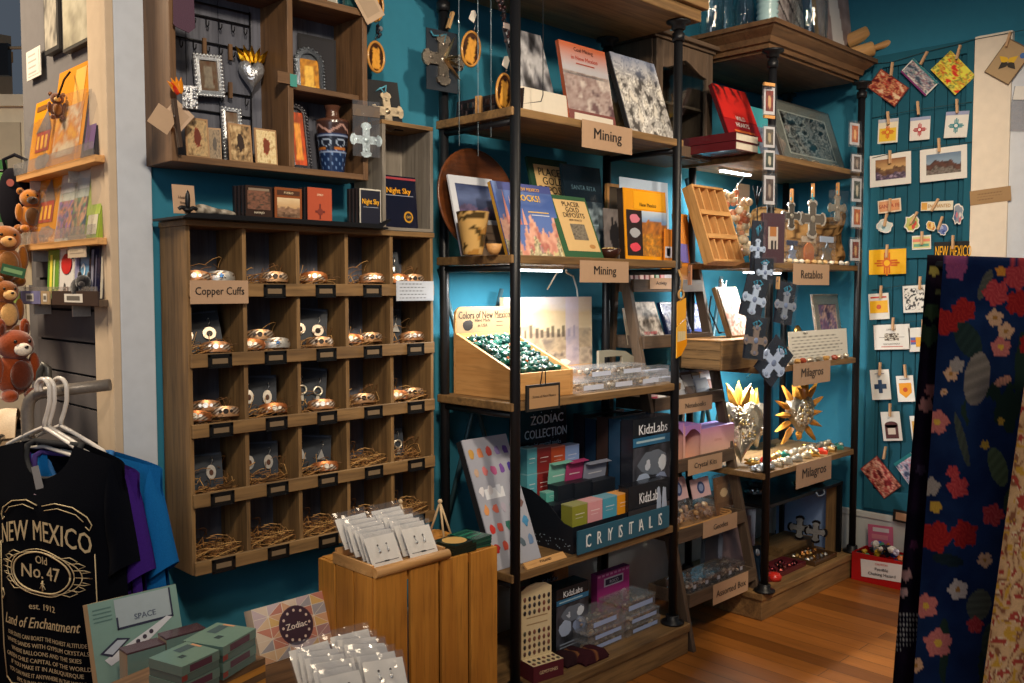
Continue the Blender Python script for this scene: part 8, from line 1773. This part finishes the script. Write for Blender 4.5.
# plush animals on a rack at the far left
def plush(px, py, D, s, body, face, belly, label, ears='round', rz=.5):
    P = at_d(px, py, D); o = thing('plush_animal', label, 'plush toy', T(*P) @ RZ(-.35+rz) @ S(s, s, s), 'plush animals at the left'); g = G('plush', body)
    g.ball((0, 0, -.05), .055, .045, .065, 14, 10); g.ball((0, -.01, .04), .052, .048, .046, 14, 10)
    for sd in (-1, 1): g.ball((sd*.055, -.01, -.03), .018, .018, .045, 8, 6); g.ball((sd*.035, -.035, -.11), .022, .035, .02, 8, 6)
    g.ball((.0, .04, -.09), .018, .05, .018, 8, 6); g.make('body', o)
    g = G('plush', face); g.ball((0, -.052, .028), .026, .022, .020, 10, 8); g.ball((0, -.040, -.05), .034, .016, .045, 10, 8, col=belly); g.ball((0, -.074, .036), .007, .006, .005, 6, 5, 'gloss', '#17120e')
    for sd in (-1, 1): g.ball((sd*.021, -.052, .052), .0055, .005, .0055, 6, 5, 'gloss', '#120e0c')
    g.make('muzzle', o)
    for sd in (-1, 1):
        g = G('plush', body)
        if ears == 'round': g.ball((sd*.046, 0, .075), .018, .010, .018, 9, 7); g.ball((sd*.046, -.008, .075), .010, .006, .010, 7, 5, col=belly)
        else: g.ball((sd*.036, 0, .090), .016, .010, .030, 9, 7); g.ball((sd*.036, -.008, .088), .009, .006, .018, 7, 5, col=belly)
        g.make('ear', o)
plush(5, 250, 2.75, .85, '#9a5a1c', '#d8a060', '#8a5a2c', 'orange plush monkey hanging above the green tag', 'round', .3)
plush(4, 302, 2.72, .75, '#8a4c18', '#e0b070', '#d8a868', 'tan plush animal half hidden under the shelf labels', 'round', .5)
plush(14, 358, 2.62, .95, '#8a3a14', '#f0e4d4', '#5a2410', 'rust red plush fox with a white muzzle, lowest of the plush rack', 'tall', .55)
plush(31, 207, 2.80, .62, '#b8701c', '#3a2414', '#5a3a1c', 'small brown and yellow plush clipped beside the black bag', 'round', .2)
plush(57, 104, 2.62, .36, '#6a3a1c', '#d8a85c', '#8a5a2c', 'small brown plush bird hanging in front of the yellow packs', 'round', .1)
solo(G('cloth', '#2a1c14').tube([at_d(58, 97, 2.52), at_d(64, 80, 2.56), at_d(70, 72, 2.60)], .003, 5), 'hanging_thread', 'dark cord the small plush bird hangs from', 'cord')
M = T(*at_d(16, 200, 2.85)) @ RZ(-.75); o = thing('mini_backpack', 'black mini backpack with a looped handle hanging at the far left', 'bag', M); g = G('cloth', '#17161c')
g.grid(24, 16, lambda u, v: (.052*math.sin(PI*v)**.6*math.cos(2*PI*u), .03*math.sin(PI*v)**.6*math.sin(2*PI*u), -.10*math.cos(PI*v)), flip=False); g.make('body', o); G('cloth', '#1c1b22').tube([(-.03, 0, .09), (-.035, 0, .125), (0, 0, .14), (.035, 0, .125), (.03, 0, .09)], .006, 6).make('handle', o); g = G('gloss', '#a05a50').disc(-.0, .05, .012, -.032, 12); g.make('badge', o)
solo(slab(.07, .03, .002, '#2f5a3c', 'card', R(.1, .3, .9, .7, '#7aa06c')), 'green_tag', 'small dark green tag hanging under the orange plush monkey', 'tag', T(*at_d(12, 276, 2.68)) @ RZ(-.75) @ RY(.25))
solo(slab(.05, .17, .002, '#c8b89a', 'card', R(.15, .55, .85, .9, '#d8ccb4')), 'hang_card', 'tall cream hang card beside the orange plush monkey', 'card', T(*at_d(24, 285, 2.84)) @ RZ(-.75))
solo(slab(.05, .20, .01, '#3a6a3c', 'gloss', R(.2, .2, .8, .8, '#5a9a4c')), 'green_pack', 'green pack at the far left edge behind the black backpack', 'toy pack', T(*at_d(0, 222, 2.95)) @ RZ(-.75))
a, b = at_d(-40, 168, 2.92), at_d(36, 176, 2.92)
t = thing('plush_rack', 'thin black wire rack that the plush animals hang from', 'rack', T(a.x, a.y, 0)); OT = T(-a.x, -a.y, 0)
G('iron', '#141416').tube([(a.x, a.y, 0), (a.x, a.y, a.z+.2)], .012, 10).make('post', t, OT); G('iron', '#141416').tube([(a.x, a.y, .012), (a.x+.3, a.y, .012), (a.x+.3, a.y+.3, .012)], .012, 8).make('foot_bar', t, OT)
for y_ in (168, 232, 290, 335): p, q_ = at_d(-40, y_, 2.92), at_d(30, y_+5, 2.86); G('iron', '#141416').tube([(a.x, a.y, p.z), q_], .005, 6).make('arm', t, OT)
# white cabinet and dark monitor far behind
t = thing('white_cabinet', 'cream cabinet with a moulded top far back in the next room', 'cabinet', L(.42, 4.6, 0)); zt = at_d(14, 98, 4.8)[2]
px0 = at_d(-60, 150, 4.75); px1 = at_d(27, 150, 4.75); g = G('tint', '#efe4cc'); w = (px1-px0).length; t.matrix_basis = frame(V((px1.x, px1.y, 0)), (px0-px1).normalized()*1.0, ZUP.cross((px0-px1).normalized()), ZUP)
g.box(0, -.35, 0, w, 0, zt-.06); g.make('body', t); G('tint', '#e4dac6').box(-.03, -.38, zt-.06, w+.03, .03, zt).make('cornice', t); 
for k in range(2): G('tint', '#cfc3ac').box(w*(.06+.47*k), 0, .12, w*(.47+.47*k), .012, zt-.14).make('door', t)
M = T(*at_d(2, 55, 4.6)) @ RZ(-.8); o = thing('wall_monitor', 'small dark wall monitor on an arm far back in the next room', 'monitor', M); G('gloss', '#14161c').box(-.08, 0, -.10, .03, .03, .06).make('screen', o); G('matte', '#a89880').tube([(.03, .02, .04), (.12, .05, .05), (.24, .08, .055)], .008, 6).make('arm', o)
g = G(); p, q_ = V((0, 0, 0)), V((0, 0, 0)); struct(g.box(-2.5, 6.77, 2.92, 2, 6.799, 2.99, 'light_x'), 'trim_4')
# metal tub and cloths behind the shirts
t = thing('metal_tub', 'grey galvanised metal tub behind the hangers holding folded scarves', 'tub', T(.62, 2.93, .80)); g = G('metal', '#7a7c80')
prof = [(.001, .002), (.20, 0), (.215, .02), (.235, .19), (.245, .20), (.235, .205), (.225, .19), (.205, .02), (.001, .012)]; g.lathe(prof, 36, cap=False); g.make('tub_body', t)
t = thing('tub_stand', 'dark metal stand with a board that carries the galvanised tub', 'stand', L(.60, 2.93, 0)); G('grey_x').box(-.30, -.26, .76, .31, .26, .798).make('board', t)
for x in (-.27, .27):
    for y in (-.22, .22): G('iron', '#1c1c20').box(x-.015, y-.015, 0, x+.015, y+.015, .76).make('leg', t)
for k, (c, c2, n, dx, dz) in enumerate((('#c8b090', '#a84a3c', 'cream scarf with red ends folded over the metal tub', 0, 0), ('#b89a78', '#8a6a4c', 'tan scarf folded on top of the cream one', .03, .045))):
    g = G('cloth', c); g.grid(30, 10, lambda u, v: (-.20+.40*u, -.15+.24*v, .19+dz+.02*math.sin(u*7+k)+.012*math.sin(v*9+u*5)-.05*(2*v-1)**4), lambda u, v: c2 if (u < .14 and math.sin(v*20) > -.2) else mix(c, '#e0d0b8', .5+fr(u, v, 3, 4)))
    g.grid(30, 10, lambda u, v: (-.20+.40*u, -.15+.24*v, .165+dz+.02*math.sin(u*7+k)+.012*math.sin(v*9+u*5)-.05*(2*v-1)**4)); solo(g, 'folded_scarf', n, 'scarf', T(.62+dx, 2.93, .80) @ RZ(-.4))
solo(G('iron', '#4a4844').tube([at_d(38, 392, 2.5), at_d(40, 372, 2.5), at_d(44, 364, 2.5), at_d(48, 368, 2.5), at_d(49, 395, 2.5)], .010, 8), 'pipe_loop', 'short dark pipe loop standing behind the hanger hooks', 'pipe')
# ================================================================== LIGHT
w = bpy.data.worlds.new('ambience'); sc.world = w; w.use_nodes = True
w.node_tree.nodes['Background'].inputs[0].default_value = (.66, .8, 1, 1); w.node_tree.nodes['Background'].inputs[1].default_value = .085
WARM = (1, .80, .56)
light('overhead_light', 'AREA', (.0, 3.4, 2.9), 60, (1, .80, .56), .6, .6)
light('overhead_light', 'AREA', (3.0, 1.0, 2.95), 9, WARM, .5, .5)
light('overhead_light', 'AREA', (1.0, -.9, 2.95), 14, WARM, .5, .5)  # added warm fill from the camera side, no such fixture known
# spots added, unseen, to brighten the upper shelves and card wall
light('aimed_spot', 'SPOT', (.3, .2, 2.85), 150, (1, .84, .64), .10, None, (1.45, 2.35, 1.62), math.radians(62), .9)
light('aimed_spot', 'SPOT', (1.3, -.1, 2.85), 150, (1, .84, .64), .10, None, (2.4, 2.1, 1.75), math.radians(60), .9)
light('aimed_spot', 'SPOT', (2.4, .2, 2.85), 120, (1, .84, .64), .10, None, (3.7, 2.05, 1.75), math.radians(60), .9)
light('aimed_spot', 'SPOT', (2.3, .9, 2.85), 60, (1, .84, .66), .10, None, (4.4, 1.7, 1.7), math.radians(50), .9)
light('aimed_spot', 'SPOT', (1.9, -.2, 2.85), 190, WARM, .05, None, (3.45, 1.25, 0), math.radians(26), .25)  # spot for the lit patch on the floor
light('window_light', 'AREA', (-1.5, -.4, 2.1), 14, (.82, .9, 1), 1.4, 1.4, (2.2, 2.2, 1.3))
sc.view_settings.view_transform = 'Standard'; sc.view_settings.look = 'None'; sc.view_settings.gamma = 1
sc.view_settings.use_curve_mapping = False; sc.view_settings.exposure = .28
sc.cycles.use_denoising = True; sc.cycles.max_bounces = 8; sc.cycles.transparent_max_bounces = 32; sc.cycles.caustics_reflective = False; sc.cycles.caustics_refractive = False
sc.cycles.sample_clamp_indirect = 4
